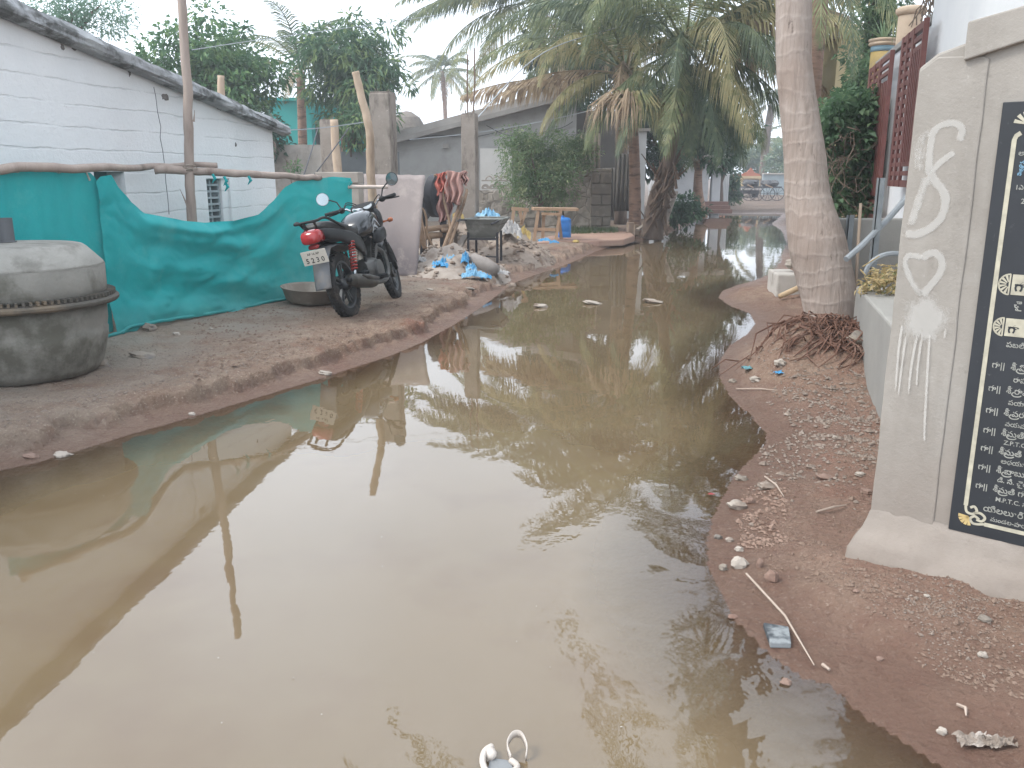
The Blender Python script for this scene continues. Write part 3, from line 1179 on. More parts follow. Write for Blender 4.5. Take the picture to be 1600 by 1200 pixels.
# dry twigs hanging over the white wall top
tw = MB()
for k in range(26):
    o_ = gp(1455 + rn.uniform(-12, 14), 8, OFF + .12)
    pts = [o_ + Vector((0, 0, .1))]
    dx_ = rn.uniform(-.12, .12)
    for i in range(4):
        pts.append(pts[-1] + Vector((dx_ * .3 + rn.uniform(-.03, .03), rn.uniform(-.03, .03), -rn.uniform(.03, .08))))
    tw.tube(pts, .006, 4)
tag(tw.build('dry_creeper', pm('dry_twig', '#5c5148', '#786a5c', 9, .9, 0)), 'dead grey creeper hanging over the white wall beside the lattice', 'plant')
# ================================================================ left side
wood = pm('weathered_pole', '#8a7c73', '#a3958b', 7, .85, .5, 30, .006, '#6b5d55', 3, .55, .7, stretch=(1, 1, .2))
wood2 = pm('pale_pole', '#a08c78', '#b29f8b', 7, .85, .5, 30, .006, '#7f6e5e', 3, .55, .7, stretch=(1, 1, .3))
# ---- whitewashed hut, local x along the wall (towards the far corner = 0), local y into the house
HC = Vector((-2.90, 10.8, 0))
HD = Vector((math.sin(rad(13)), math.cos(rad(13)), 0))
HN = Vector((HD.y, -HD.x, 0))                   # wall normal, towards the lane
HM = Matrix(((HD.x, -HN.x, 0, HC.x), (HD.y, -HN.y, 0, HC.y), (0, 0, 1, 0), (0, 0, 0, 1)))


def ho(px, py):
    p = HM.inverted() @ hit(px, py, HC, HN)
    return p.x, p.z


hut = thing('whitewashed_hut', 'low whitewashed block hut with a sloping tiled roof, behind the green netting', 'house', M=HM)
t = NT('whitewash')
v = t.coord('Object')
br = t.n('ShaderNodeTexBrick')
br.inputs['Scale'].default_value = 1
br.inputs['Mortar Size'].default_value = .010
br.inputs['Mortar Smooth'].default_value = .5
br.inputs['Brick Width'].default_value = 30
br.inputs['Row Height'].default_value = .185
cmb = t.n('ShaderNodeCombineXYZ')
sx = t.n('ShaderNodeSeparateXYZ')
t.l(v, sx.inputs[0])
wob = t.math('MULTIPLY', t.noise(v, 1.1, 5, .65, 0, 1), .11)
t.l(sx.outputs['X'], cmb.inputs['X'])
t.l(t.math('ADD', sx.outputs['Z'], wob), cmb.inputs['Y'])
t.l(cmb.outputs[0], br.inputs['Vector'])
groove = t.math('MULTIPLY', br.outputs['Fac'], t.noise(v, 2.3, 4, .6, .38, .6))
c = t.mix(t.noise(v, 1.2, 6, .65, .3, .7), '#dcdcdc', '#d0d1d2')
c = t.mix(t.noise(v, .5, 5, .65, .55, .75), c, '#b6b8ba')
c = t.mix(t.noise(v, 14, 4, .7, .68, .76), c, '#8b8780')
zz = t.n('ShaderNodeMapRange')
zz.inputs['From Min'].default_value = .9
zz.inputs['From Max'].default_value = .1
t.l(sx.outputs['Z'], zz.inputs['Value'])
c = t.mix(t.math('MULTIPLY', zz.outputs[0], t.noise(v, 4, 5, .6, .3, .6)), c, '#8e8880')
c = t.mix(t.math('MULTIPLY', groove, .28), c, '#8a8b8e')
t.l(c, t.b.inputs['Base Color'])
t.b.inputs['Roughness'].default_value = .9
t.b.inputs['Specular IOR Level'].default_value = .15
hsum = t.math('ADD', t.math('MULTIPLY', groove, -.5), t.math('MULTIPLY', t.noise(v, 22, 5, .65, 0, 1), .45))
t.bump(hsum, .5, .03)
WW = t.m
r0 = ho(418, 202)
r1 = ho(0, 27)
sl = (r1[1] - r0[1]) / (r1[0] - r0[0])
top = lambda x: r0[1] + sl * (x - r0[0])
XL = -9.2
jx0, jz1 = ho(322, 279)
jx1, jz0 = ho(364, 352)
dx0, dz1 = ho(146, 268)
dx1, dz0 = ho(202, 345)
zmid = max(jz1, dz1) + .02
b = MB(HM)
b.prism([(XL, zmid), (0, zmid), (0, top(0)), (XL, top(XL))], 0, .24, 'y')
for (xa_, xb_) in ((XL, dx0), (dx1, jx0), (jx1, 0)):
    b.box(((xa_ + xb_) / 2, .12, zmid / 2), (xb_ - xa_, .24, zmid - .0))
for (xa_, xb_, za, zb_) in ((dx0, dx1, 0, dz0 - .3), (dx0, dx1, dz1, zmid), (jx0, jx1, 0, jz0 - .1), (jx0, jx1, jz1, zmid)):
    b.box(((xa_ + xb_) / 2, .12, (za + zb_) / 2), (xb_ - xa_, .24, zb_ - za))
b.box((-.12, 2.2, top(0) / 2 - .02), (.24, 3.9, top(0) - .06))
b.build('wall', WW, hut)
dark = pm('dark_inside', '#2c3436', '#232a2c', 3, .9, 0)
teal_paint = pm('teal_shutter', '#4d6f74', '#5d7f82', 3, .7, .1)
b = MB(HM)
b.box(((dx0 + dx1) / 2, .20, (dz1 + dz0) / 2 - .2), (dx1 - dx0 + .02, .03, dz1 - dz0 + .4))
b.build('shutter', teal_paint, hut)
# ventilator block: grid of interlocking ribs in the opening
b = MB(HM)
jw, jh = (jx1 - jx0) * .70, jz1 - jz0 + .1
nr = 9
for k in range(nr + 1):
    z_ = jz0 - .1 + jh * k / nr
    b.box((jx0 + jw / 2, .10, z_), (jw, .10, .022))
for k in range(3):
    x_ = jx0 + jw * k / 2
    b.box((x_, .104, jz0 - .1 + jh / 2), (.030, .085, jh))
for k in range(nr):
    for m_ in range(2):
        cx_, cz_ = jx0 + jw * (m_ + .5) / 2, jz0 - .1 + jh * (k + .5) / nr
        if (k + m_) % 2:
            b.lathe([(jh / nr * .42, -.04), (jh / nr * .42, .04), (jh / nr * .28, .04), (jh / nr * .28, -.04)], 10, (cx_, .1, cz_), (0, 1, 0), cap=False)
b.build('ventilator_block', pm('pale_jali', '#9ba3a6', '#8b9396', 5, .85, .1), hut)
b = MB(HM)
b.box((jx0 + jw / 2, .225, jz0 - .1 + jh / 2), (jw, .02, jh))
b.build('opening_back', dark, hut)
b = MB(HM)
b.box(((jx0 + jw + jx1) / 2 + .01, .11, jz0 - .1 + jh / 2), (jx1 - jx0 - jw, .16, jh))
b.build('window_jamb', WW, hut)
# roof: lime-caked tile edge, lumpy
rt = pm('mossy_tile_edge', '#87888a', '#a3a5a6', 5, .95, .6, 16, .03, '#5f605f', 4, .5, .62, spec=.15)


def roof_fn(u, w_):
    x = XL - .1 + (-XL + .32) * u
    nz = noise.noise(Vector((x * 3.1, w_ * 6, 2))) * .03 + noise.noise(Vector((x * 11, w_ * 9, 5))) * .018
    th_ = .16 - .07 * u
    # section: underside front -> front lip -> top -> back
    sec = [(-.02, -.03), (-.11, -.02), (-.14, .0), (-.14, th_ * .55), (-.10, th_), (.1, th_ + .015), (1.2, th_ + .02), (3.9, th_ + .02)]
    i = min(int(w_ * 7 + 1e-6), 6)
    f = w_ * 7 - i
    y_, z_ = (sec[i][0] * (1 - f) + sec[i + 1][0] * f, sec[i][1] * (1 - f) + sec[i + 1][1] * f)
    return (x + nz * .5, y_ + nz, top(x) + .02 + z_ + nz * (1 if i > 2 else .3))


b = MB(HM)
b.grid(roof_fn, 150, 21)
b.build('roof', rt, hut, smooth=False)
# fallen plaster scars
b = MB(HM)
for (px, py, w_, h_) in ((202, 111, 5, 12), (258, 152, 14, 9), (342, 168, 14, 7), (116, 76, 8, 4), (97, 74, 5, 6), (368, 226, 4, 6)):
    x_, z_ = ho(px, py)
    k_ = w_ * 9 / FPX
    b.blob((x_, 0.0, z_), (k_ * .55, .012, h_ * 8.5 / FPX * .55), px, .7, 2.4, 12, 7)
b.build('plaster_scar', pm('bare_plaster', '#5f5b58', '#7b7672', 20, .95, .5, 40, .01), hut)
b = MB(HM)
crk = [(240, 136), (243, 150), (246, 175), (251, 198), (250, 215), (254, 235), (257, 258), (259, 285), (262, 310), (264, 335)]
pts = [ho(*p) for p in crk]
b.tube([(x_, -.001, z_) for x_, z_ in pts], .004, 4)
b.build('crack', pm('crack_dark', '#77777a'), hut)

# ---- poles of the net fence
NA = Vector((-3.18, 6.78, 0))
ND = Vector((.88, 2.22, 0)).normalized()
NN = Vector((ND.y, -ND.x, 0))


def npt(px, py, off=0.):
    return hit(px, py, NA + NN * off, NN)


def wavypole(pts, r0_, r1_, seed, n=9, k=5, amp=.018):
    pts = [Vector(p) for p in pts]
    P_ = [Vector(p) for p in spl([tuple(p) for p in pts], k)]
    m_ = len(P_)
    P_ = [p + noise.noise_vector(Vector((i * .35, seed, 0))) * amp for i, p in enumerate(P_)]
    R_ = [(r0_ + (r1_ - r0_) * i / (m_ - 1)) * (1 + .12 * noise.noise(Vector((i * .6, seed, 3)))) for i in range(m_)]
    return MB().tube(P_, R_, n)


def pole(name, pts, r0_, r1_, seed, mat, label, **kw):
    o = wavypole(pts, r0_, r1_, seed, **kw).build(name, mat, smooth=True)
    return tag(o, label, 'pole', 'wooden poles of the yard fence')


up = P(300, 345, 8.3)
pole('wooden_pole', [(up.x + .02, 8.3, gz(up.x, 8.3) - .05), P(300, 345, 8.3), P(296, 240, 8.3), P(292, 130, 8.3), P(284, 0, 8.3), P(280, -90, 8.3)], .048, .038, 1, wood,
     'tall grey upright pole with snapped twigs before the whitewashed hut', k=8, amp=.012)
tgm = MB()
tgm.tube([P(296, 330, 8.28), P(290, 315, 8.27), P(281, 295, 8.25)], [.012, .008, .002], 5)
tgm.tube([P(303, 190, 8.28), P(304, 172, 8.26)], [.01, .002], 5)
tag(tgm.build('snapped_twig', wood), 'snapped twig stub sticking from the tall upright pole', 'twig')
pole('fence_rail', [npt(-60, 268, .05), npt(45, 262, .05), npt(150, 263, .05), P(240, 261, 8.2), P(340, 258, 8.45)], .036, .026, 2, wood,
     'long horizontal rail over the flat netting panel, ending just past the upright pole', k=8)
pole('fence_rail', [P(241, 265, 8.15), P(320, 268, 8.35), npt(400, 273, .03), npt(470, 277, .03), npt(500, 277, .03)], .04, .028, 3, wood,
     'horizontal rail carrying the sagging netting, tied below the longer rail', k=8)
pole('wooden_pole', [(-1.63, 10.4, .1), P(590, 400, 10.3), P(583, 330, 10.3), P(579, 270, 10.3), P(577, 205, 10.3), P(567, 160, 10.3), P(555, 112, 10.3)], .058, .043, 4, wood2,
     'crooked pale pole behind the motorcycle, leaning at the top', k=8, amp=.01)
pole('wooden_pole', [P(530, 300, 16.2), P(528, 270, 16.2), P(524, 230, 16.2), P(522, 187, 16.2)], .085, .07, 5, wood2, 'thick short pole against the dark concrete column', amp=.01)
pole('wooden_pole', [P(347, 175, 14.5), P(346, 150, 14.5), P(345, 118, 14.5)], .06, .055, 6, wood2, 'pale pole stub rising behind the tiled roof', amp=.005)
pole('plastic_rail', [P(537, 292, 10.0), P(570, 292, 10.05), P(606, 292, 10.1)], .022, .02, 8, pm('pale_pipe', '#c3b3a8', '#b5a69c', 8, .6, .05),
     'pale pink pipe tied across the crooked pole', amp=.002)
# lashings where the rails cross the upright
b = MB()
for (px, py) in ((296, 262), (300, 268), (293, 266)):
    c_ = P(px, py, 8.3)
    b.lathe([(.062, -.006), (.068, 0), (.062, .006)], 12, c_, (RND.uniform(-.5, .5), .4, 1), cap=False)
tag(b.build('rope_lashing', pm('coir_rope', '#8c8175', '#9f9488', 30, .95, 0)), 'twisted rope lashing where the rails cross the upright pole', 'rope')

# ---- teal shade netting: flat panel and sagging sheet
net = NT('teal_netting')
v = net.coord('Object')
c = net.mix(net.noise(v, 1.1, 4, .6, .3, .7), '#109296', '#1ba8a8')
c = net.mix(net.noise(net.coord('Object', (30, 30, 200)), 5, 2, .5, .5, .8), c, '#3fb0ae')
geo = net.n('ShaderNodeNewGeometry')
sx = net.n('ShaderNodeSeparateXYZ')
net.l(geo.outputs['Position'], sx.inputs[0])
mr = net.n('ShaderNodeMapRange')
mr.inputs['From Min'].default_value = .52
mr.inputs['From Max'].default_value = .15
net.l(net.math('ADD', sx.outputs['Z'], net.math('MULTIPLY', net.noise(v, 5, 5, .7, 0, 1), .18)), mr.inputs['Value'])
c = net.mix(net.math('MULTIPLY', mr.outputs[0], .38), c, '#6f7f74')
c = net.mix(net.math('MULTIPLY', net.noise(v, 2.6, 6, .7, .52, .72), .35), c, '#6fb5b0')
net.l(c, net.b.inputs['Base Color'])
net.b.inputs['Roughness'].default_value = .6
net.b.inputs['Specular IOR Level'].default_value = .3
net.bump(net.noise(net.coord('Object', (90, 90, 140)), 3, 2, .5, 0, 1), .25, .004)
tr = net.n('ShaderNodeBsdfTranslucent')
net.l(c, tr.inputs['Color'])
tp = net.n('ShaderNodeBsdfTransparent')
tp.inputs['Color'].default_value = (.35, .8, .78, 1)
ms = net.n('ShaderNodeMixShader')
ms.inputs[0].default_value = .22
net.l(net.b.outputs[0], ms.inputs[1])
net.l(tr.outputs[0], ms.inputs[2])
ms2 = net.n('ShaderNodeMixShader')
ms2.inputs[0].default_value = .05
net.l(ms.outputs[0], ms2.inputs[1])
net.l(tp.outputs[0], ms2.inputs[2])
net.l(ms2.outputs[0], net.out.inputs['Surface'])


def interp(tab, x):
    xs, ys = [p[0] for p in tab], [p[1] for p in tab]
    return float(np.interp(x, xs, ys))


NTOP = [(-80, 266), (0, 263), (30, 264), (60, 260), (95, 265), (115, 266), (140, 270), (152, 283)]
ntb = thing('shade_netting', 'flat teal netting panel hung from the rail behind the cement mixer drum', 'netting', npt(80, 500, -.02))


def panel(u, w_):
    px = -80 + 232 * u
    a = npt(px, interp(NTOP, px) + 1.5 * noise.noise(Vector((px * .15, 0, 0))), -.02)
    foot = gz(a.x, a.y)
    z = a.z * (1 - w_) + (foot + .01) * w_
    off = .02 * noise.noise(Vector((u * 6, w_ * 2.5, 1))) + .012 * abs(noise.noise(Vector((u * 15, w_ * 9, 8)))) + .01 * math.sin(u * 60) * (1 - w_) * .25
    return Vector((a.x, a.y, z)) + NN * off


MB().grid(panel, 70, 40).build('cloth', net.m, ntb, smooth=True)
b = MB()
tornpts = [(-20, 262), (10, 264), (28, 267), (48, 258), (62, 263), (78, 262), (92, 268), (108, 264), (118, 263), (134, 268), (140, 281)]
b.tube([npt(x_, y_ + 1, -.01) for x_, y_ in tornpts], .010, 5)
b.build('frayed_hem', pm('pale_hem', '#a7aaa2', '#8f958f', 12, .9, 0), ntb)

STOP = [(150, 284), (155, 276), (172, 273), (184, 292), (205, 315), (226, 333), (252, 338), (290, 345), (325, 348), (365, 345), (400, 335), (428, 313), (445, 292), (462, 283), (490, 280), (520, 276), (548, 278)]
SBOT = [(150, 528), (178, 526), (190, 514), (250, 503), (300, 495), (400, 481), (455, 468), (500, 459), (548, 450)]
nts = thing('shade_netting', 'sagging teal netting draped between the rails beside the motorcycle', 'netting', npt(330, 490, .03))


def sheet(u, w_):
    px = 150 + 398 * u
    a = npt(px, interp(STOP, px), .03)
    d_ = npt(px, interp(SBOT, px), .03)
    q = on(px, interp(SBOT, px), .17) if False else d_
    z = a.z * (1 - w_) + max(d_.z, .14) * w_
    sag = math.sin(math.pi * min(1, max(0, (px - 180) / 280)))
    # long folds fanning from the hung corners, a rolled hem along the sagging top and a pooled foot
    f1 = .035 * math.sin((w_ * 3.2 - (u - .2) ** 2 * 5) * math.pi * 1.6) * sag * (1 - w_ * .4)
    f2 = .04 * math.exp(-((w_ - .10) / .05) ** 2) * sag + .03 * math.exp(-((w_ - .20) / .05) ** 2) * sag * math.sin(u * 7)
    f3 = .05 * max(0, w_ - .80) / .2 + .02 * math.sin(u * 34 + w_ * 3) * max(0, w_ - .6)
    q4 = Vector((u * 9, w_ * 5, 3))
    f4 = .026 * noise.noise(q4) + .014 * abs(noise.noise(q4 * 2.3)) + .012 * math.sin((u * 3 + w_ * 2) * 9 + 4 * noise.noise(q4)) * sag
    return Vector((a.x, a.y, z)) + NN * (f1 + f2 + f3 + f4)


MB().grid(sheet, 150, 60).build('cloth', net.m, nts, smooth=True)
b = MB()
hem = [npt(150 + 398 * k / 60, interp(SBOT, 150 + 398 * k / 60) - 1, .03) for k in range(61)]
b.tube([Vector((p.x, p.y, max(p.z, gz(p.x, p.y)) + .012)) + NN * (.06 + .012 * math.sin(i * 1.3)) for i, p in enumerate(hem)], [.016 + .006 * noise.noise(Vector((i * .7, 0, 0))) for i in range(61)], 7)
b.build('rolled_hem', net.m, nts, smooth=True)
for (px, py) in ((332, 272), (350, 276), (388, 275), (352, 285), (546, 280)):
    b = MB()
    c_ = npt(px, py, .06)
    pts = [c_, c_ + Vector((.02, 0, -.04)), c_ + Vector((-.01, 0, -.08))]
    b.tube(pts, [.012, .016, .003], 5)
    b.build('cloth_tie', net.m, nts)
# ---- overturned cement mixer drum
mc = Vector((-3.20, 5.5, 0))
zb = gz(mc.x, mc.y) - .005
mc.z = zb
dr = thing('cement_mixer_drum', 'upturned cement crusted mixer drum with a toothed ring, standing on the dirt', 'mixer drum', mc)
crust = pm('cement_crust', '#716f69', '#84817a', 3, .9, .55, 18, .02, '#59574f', 2.2, .48, .6, spec=.2)
crust2 = pm('pale_crust', '#94928c', '#83817b', 4, .9, .55, 20, .02, '#74726c', 3, .5, .62, spec=.2)
rust = pm('dirty_iron', '#57544e', '#4b4740', 6, .75, .35, 40, .006, '#6f6252', 4, .5, .65, metal=.2)
wob = lambda a, z: .012 * noise.noise(Vector((math.cos(a) * 1.6, math.sin(a) * 1.6, z * 4))) + .005 * noise.noise(Vector((math.cos(a) * 7, math.sin(a) * 7, z * 14)))
MB().lathe([(.44, 0), (.475, .05), (.50, .14), (.52, .22), (.527, .27), (.52, .275), (.53, .33), (.535, .45)], 56, mc, wob=wob).build('lower_drum', crust, dr, smooth=True)
b = MB()
b.lathe([(.535, .445), (.60, .452), (.612, .465), (.612, .48), (.60, .492), (.54, .498)], 64, mc)
b.build('flange', rust, dr, smooth=False)
b = MB()
for k in range(96):
    a_ = 2 * math.pi * k / 96
    b.box(mc + Vector((math.cos(a_) * .567, math.sin(a_) * .567, .508)), (.05, .016, .024), rz=a_)
b.build('gear_tooth', rust, dr)
dr.children[-1]['kind'] = 'stuff'
MB().lathe([(.54, .494), (.542, .55), (.545, .69)], 56, mc, wob=wob).build('upper_drum', crust, dr, smooth=True)
b = MB()
b.lathe([(.545, .685), (.538, .705), (.45, .80), (.425, .818), (.40, .824), (.2, .834), (.03, .838)], 56, mc, wob=wob)
b.build('drum_bottom', crust2, dr, smooth=True)
b = MB()
b.lathe([(.052, .84), (.052, .846), (.043, .848), (.043, .99), (.036, .99), (.036, .87)], 20, mc + Vector((.0, 0, 0)), cap=False)
b.build('shaft_pipe', pm('pipe_iron', '#5f6164', '#55575a', 8, .6, .1, metal=.3), dr, smooth=False)
# ---- shallow steel basin by the net
q = on(480, 466, .16)
q = Vector((-2.01, 8.55, 0)); q.z = gz(q.x, q.y)
b = MB()
b.lathe([(.02, .012), (.20, .012), (.25, .05), (.285, .15), (.30, .165), (.305, .172), (.297, .174), (.278, .158), (.245, .06), (.19, .024), (.02, .022)], 32, q, (0.05, -.03, 1))
bo = b.build('mortar_basin', pm('basin_steel', '#8d8378', '#7b7167', 6, .6, .2, 30, .004, '#9c9488', 4, .5, .65, metal=.3), smooth=True)
tag(bo, 'shallow dusty steel mortar basin on the dirt between the netting and the motorcycle', 'basin')
# ================================================================ motorcycle: local x forward, y left, z up; rear contact at the origin
blk = pm('satin_black', '#111315', '#181a1d', 5, .42, .05, 40, .002, '#2b2a28', 6, .6, .78, spec=.3)
blk2 = pm('dusty_black', '#191b1d', '#222324', 6, .6, .1, 40, .003, '#3c3833', 4, .55, .72, spec=.25)
gloss = pm('tank_paint', '#14181d', '#1c2127', 4, .2, .0, coat=.5)
seatm = pm('seat_vinyl', '#151718', '#1e2021', 8, .5, .15, 90, .002, '#4a4744', 5, .55, .75)
rub = pm('tyre_rubber', '#181818', '#222120', 6, .85, .25, 60, .003, '#544a42', 5, .5, .65)
alu = pm('cast_alloy', '#3a3c3f', '#4a4c4e', 6, .45, .1, 50, .002, '#6a6157', 5, .55, .7, metal=.5)
chrome = pm('chrome', '#b9bcbf', '#9fa3a7', 8, .18, .0, metal=.9)
red = pm('tail_red', '#8e1f22', '#a32a2b', 6, .18, .0, coat=.4)
redsp = pm('spring_red', '#8e2a24', '#a0342c', 20, .45, .05)
gry = pm('mudguard_grey', '#53565a', '#636568', 5, .6, .15, 40, .003, '#776b60', 4, .5, .7)
mir = pm('mirror_glass', '#8e9799', '#9aa3a5', 3, .06, 0, metal=.9)
ste = pm('engine_metal', '#4b4b4a', '#5d5c59', 8, .5, .25, 40, .004, '#3a3632', 5, .5, .65, metal=.5)

zr = gz(-1.50, 7.9) - .012
head = math.atan2(1.22, .25)
BM = Matrix.Translation((-1.50, 7.90, zr)) @ Matrix.Rotation(head, 4, 'Z') @ Matrix.Rotation(rad(-12), 4, 'X')
bike = thing('motorcycle', 'dusty black motorcycle with red tail lamp leaning on its stand before the netting', 'motorcycle', M=BM)
SA = rad(10)                                   # bars turned a little to the left
XF = 1.25
HP = Vector((1.02, 0, .84))                    # steering head
HA = Vector((-.42, 0, .907)).normalized()      # steering axis
FM = BM @ Matrix.Translation(HP) @ Matrix.Rotation(SA, 4, HA) @ Matrix.Translation(-HP)


def B(M=BM):
    return MB(M)


def ell_loft(secs, n=14):
    """secs: (centre, half-width y, half-height z, squareness)"""
    vs, fs = [], []
    for (c_, wy, hz, sq) in secs:
        for k in range(n):
            a_ = 2 * math.pi * k / n
            ca, sa = math.cos(a_), math.sin(a_)
            vs.append((c_[0], c_[1] + wy * math.copysign(abs(ca) ** sq, ca), c_[2] + hz * math.copysign(abs(sa) ** sq, sa)))
    for j in range(len(secs) - 1):
        for k in range(n):
            k2 = (k + 1) % n
            fs.append((j * n + k, j * n + k2, (j + 1) * n + k2, (j + 1) * n + k))
    fs.append(tuple(range(n - 1, -1, -1)))
    fs.append(tuple((len(secs) - 1) * n + k for k in range(n)))
    return vs, fs


def wheel(cx, M, w_):
    c_ = Vector((cx, 0, .30))
    R = .30
    k = w_ / 2
    # tyre
    b = MB(M)
    prof = [(.222, -k * .72), (.245, -k * .98), (.270, -k), (.288, -k * .82), (.298, -k * .4), (.300, 0), (.298, k * .4), (.288, k * .82), (.270, k), (.245, k * .98), (.222, k * .72)]
    b.lathe(prof, 48, c_, (0, 1, 0), cap=False)
    for q in range(40):                        # tread blocks
        a_ = 2 * math.pi * q / 40
        for s_ in (-1, 1):
            cc = c_ + Vector((math.cos(a_) * .297, s_ * k * .5, math.sin(a_) * .297))
            b.box(cc, (.024, k * .55, .012), R=Matrix.Rotation(math.pi / 2 - a_, 3, 'Y'))
    wh = b.build('wheel', rub, bike, smooth=False, auto=50)
    b = MB(M)
    b.lathe([(.222, -k * .7), (.205, -k * .6), (.198, -.012), (.198, .012), (.205, k * .6), (.222, k * .7)], 40, c_, (0, 1, 0), cap=False)
    b.lathe([(.02, -.075), (.045, -.07), (.06, -.03), (.06, .03), (.045, .07), (.02, .075)], 20, c_, (0, 1, 0))
    for q in range(5):
        a_ = 2 * math.pi * (q + .2) / 5
        for da in (-.13, .13):
            p0 = c_ + Vector((math.cos(a_ + da * 1.8) * .045, 0, math.sin(a_ + da * 1.8) * .045))
            p1 = c_ + Vector((math.cos(a_ + da) * .207, 0, math.sin(a_ + da) * .207))
            b.bar(p0, p1, .020, .026, up=(0, 1, 0))
    o = b.build('rim', alu, wh, auto=40)
    return wh


rw = wheel(0.0, BM, .10)
MB(BM).lathe([(.065, .0), (.075, .01), (.075, .05), (.06, .055)], 24, (0, .02, .30), (0, 1, 0)).build('drum_brake', ste, rw, auto=40)
fw = wheel(XF, FM, .085)
b = MB(FM)
b.lathe([(.07, .0), (.08, .008), (.08, .045), (.065, .05)], 24, (XF, -.055, .30), (0, 1, 0))
b.build('drum_brake', ste, fw, auto=40)
# fork
b = MB(FM)
for s_ in (-1, 1):
    b.tube([(XF, s_ * .085, .30), (XF - .035, s_ * .085, .36), (XF - .13, s_ * .085, .58)], [.022, .026, .026], 10)
    b.tube([(XF - .13, s_ * .085, .58), (XF - .255, s_ * .085, .865)], .017, 10)
b.bar((XF - .245, -.11, .855), (XF - .245, .11, .855), .05, .03)
b.bar((XF - .16, -.10, .66), (XF - .16, .10, .66), .05, .03)
b.build('fork', blk2, bike, auto=40)
b = MB(FM)
sec = []
for a_ in np.linspace(rad(12), rad(150), 12):
    sec.append((XF + .33 * math.cos(a_), .30 + .33 * math.sin(a_)))


def fend(u, w_):
    i = u * (len(sec) - 1)
    k = min(int(i), len(sec) - 2)
    f = i - k
    x_, z_ = sec[k][0] * (1 - f) + sec[k + 1][0] * f, sec[k][1] * (1 - f) + sec[k + 1][1] * f
    a_ = (w_ - .5) * 2.2
    dr_ = .03 * (math.cos(a_) - 1) * 1.6
    nx_, nz_ = x_ - XF, z_ - .30
    L_ = math.hypot(nx_, nz_)
    return (x_ + nx_ / L_ * dr_, .062 * math.sin(a_), z_ + nz_ / L_ * dr_)


b.grid(fend, 24, 8)
b.build('front_mudguard', blk, bike, smooth=True, solid=.006)
# headlamp cowl with lamp
b = MB(FM)
vs, fs = ell_loft([((XF - .26, 0, .84), .09, .07, .8), ((XF - .20, 0, .86), .125, .12, .75), ((XF - .13, 0, .85), .125, .125, .75), ((XF - .06, 0, .82), .09, .10, .8), ((XF - .03, 0, .81), .05, .06, .9)], 18)
b.add(vs, fs)
b.add(*ell_loft([((XF - .26, 0, .96), .10, .012, .7), ((XF - .17, 0, .99), .11, .02, .7), ((XF - .10, 0, .95), .09, .02, .8)], 14))
cowl = b.build('headlamp_cowl', blk, bike, smooth=True)
MB(FM).lathe([(.075, 0), (.07, .012), (.04, .02)], 18, (XF - .055, 0, .815), (1, 0, -.12)).build('headlamp', pm('lamp_glass', '#b8bfc4', '#aeb5ba', 4, .08, 0), bike, smooth=True)
# instruments
b = MB(FM)
b.add(*ell_loft([((XF - .37, 0, .945), .115, .028, .6), ((XF - .32, 0, .985), .13, .04, .6), ((XF - .25, 0, .99), .11, .04, .7)], 18))
ins = b.build('instrument_panel', blk2, bike, smooth=True)
for yy in (-.058, .058):
    MB(FM).lathe([(.046, 0), (.046, .008), (.03, .009)], 20, (XF - .352, yy, .978), (-.62, 0, .78)).build('dial', pm('dial_face', '#9aa0a3', '#8b9195', 12, .15, 0), ins, auto=30)
# handlebar, grips, levers, mirrors
hb = lambda y_: (XF - .30 - .10 * max(0, abs(y_) - .18) / .17, y_,   .915 + .095 * min(1, max(0, (abs(y_) - .05) / .12)))
b = MB(FM)
b.tube([hb(y_) for y_ in np.linspace(-.34, .34, 25)], .0115, 9)
b.build('handlebar', chrome, bike, smooth=True)
for s_ in (-1, 1):
    b = MB(FM)
    b.tube([hb(s_ * .245), hb(s_ * .30), hb(s_ * .37)], [.018, .019, .018], 10)
    b.build('grip', blk2, bike, smooth=True)
    b = MB(FM)
    a0 = Vector(hb(s_ * .215))
    b.blob(a0, (.032, .034, .03), 3 + s_, .15)
    b.tube([a0 + Vector((.03, s_ * .03, -.005)), a0 + Vector((.062, s_ * .08, -.012)), a0 + Vector((.04, s_ * .17, -.02))], [.009, .008, .006], 6)
    b.build('lever', blk2, bike, smooth=True)
    b = MB(FM)
    m0 = a0 + Vector((0, 0, .02))
    m1 = m0 + Vector((.02, s_ * .03, .075))
    m2 = m0 + Vector((-.0, s_ * .10, .12))
    b.tube([m0, m1, m2], .007, 6)
    cc = m2 + Vector((-.005, s_ * .055, .02))
    ax = Vector((-1, -s_ * .28, .05)).normalized()
    b.lathe([(.012, .028), (.05, .02), (.066, .004), (.066, -.004)], 22, cc, -ax)
    mo_ = b.build('mirror', blk, bike, auto=40)
    MB(FM).lathe([(.062, -.006), (.05, -.0055), (.001, -.005)], 22, cc, -ax, cap=False).build('mirror_glass', mir, mo_, smooth=True)
# cables
b = MB(FM)
for s_, dz in ((1, .0), (1, .02), (-1, .01)):
    a0 = Vector(hb(s_ * .2))
    b.tube(spl([tuple(a0), tuple(a0 + Vector((.12, -s_ * .03, .05 + dz))), (XF - .13, s_ * .07, .98 + dz), (XF - .17, s_ * .05, .8)], 6), .005, 5)
b.build('cable', blk2, bike, smooth=True)
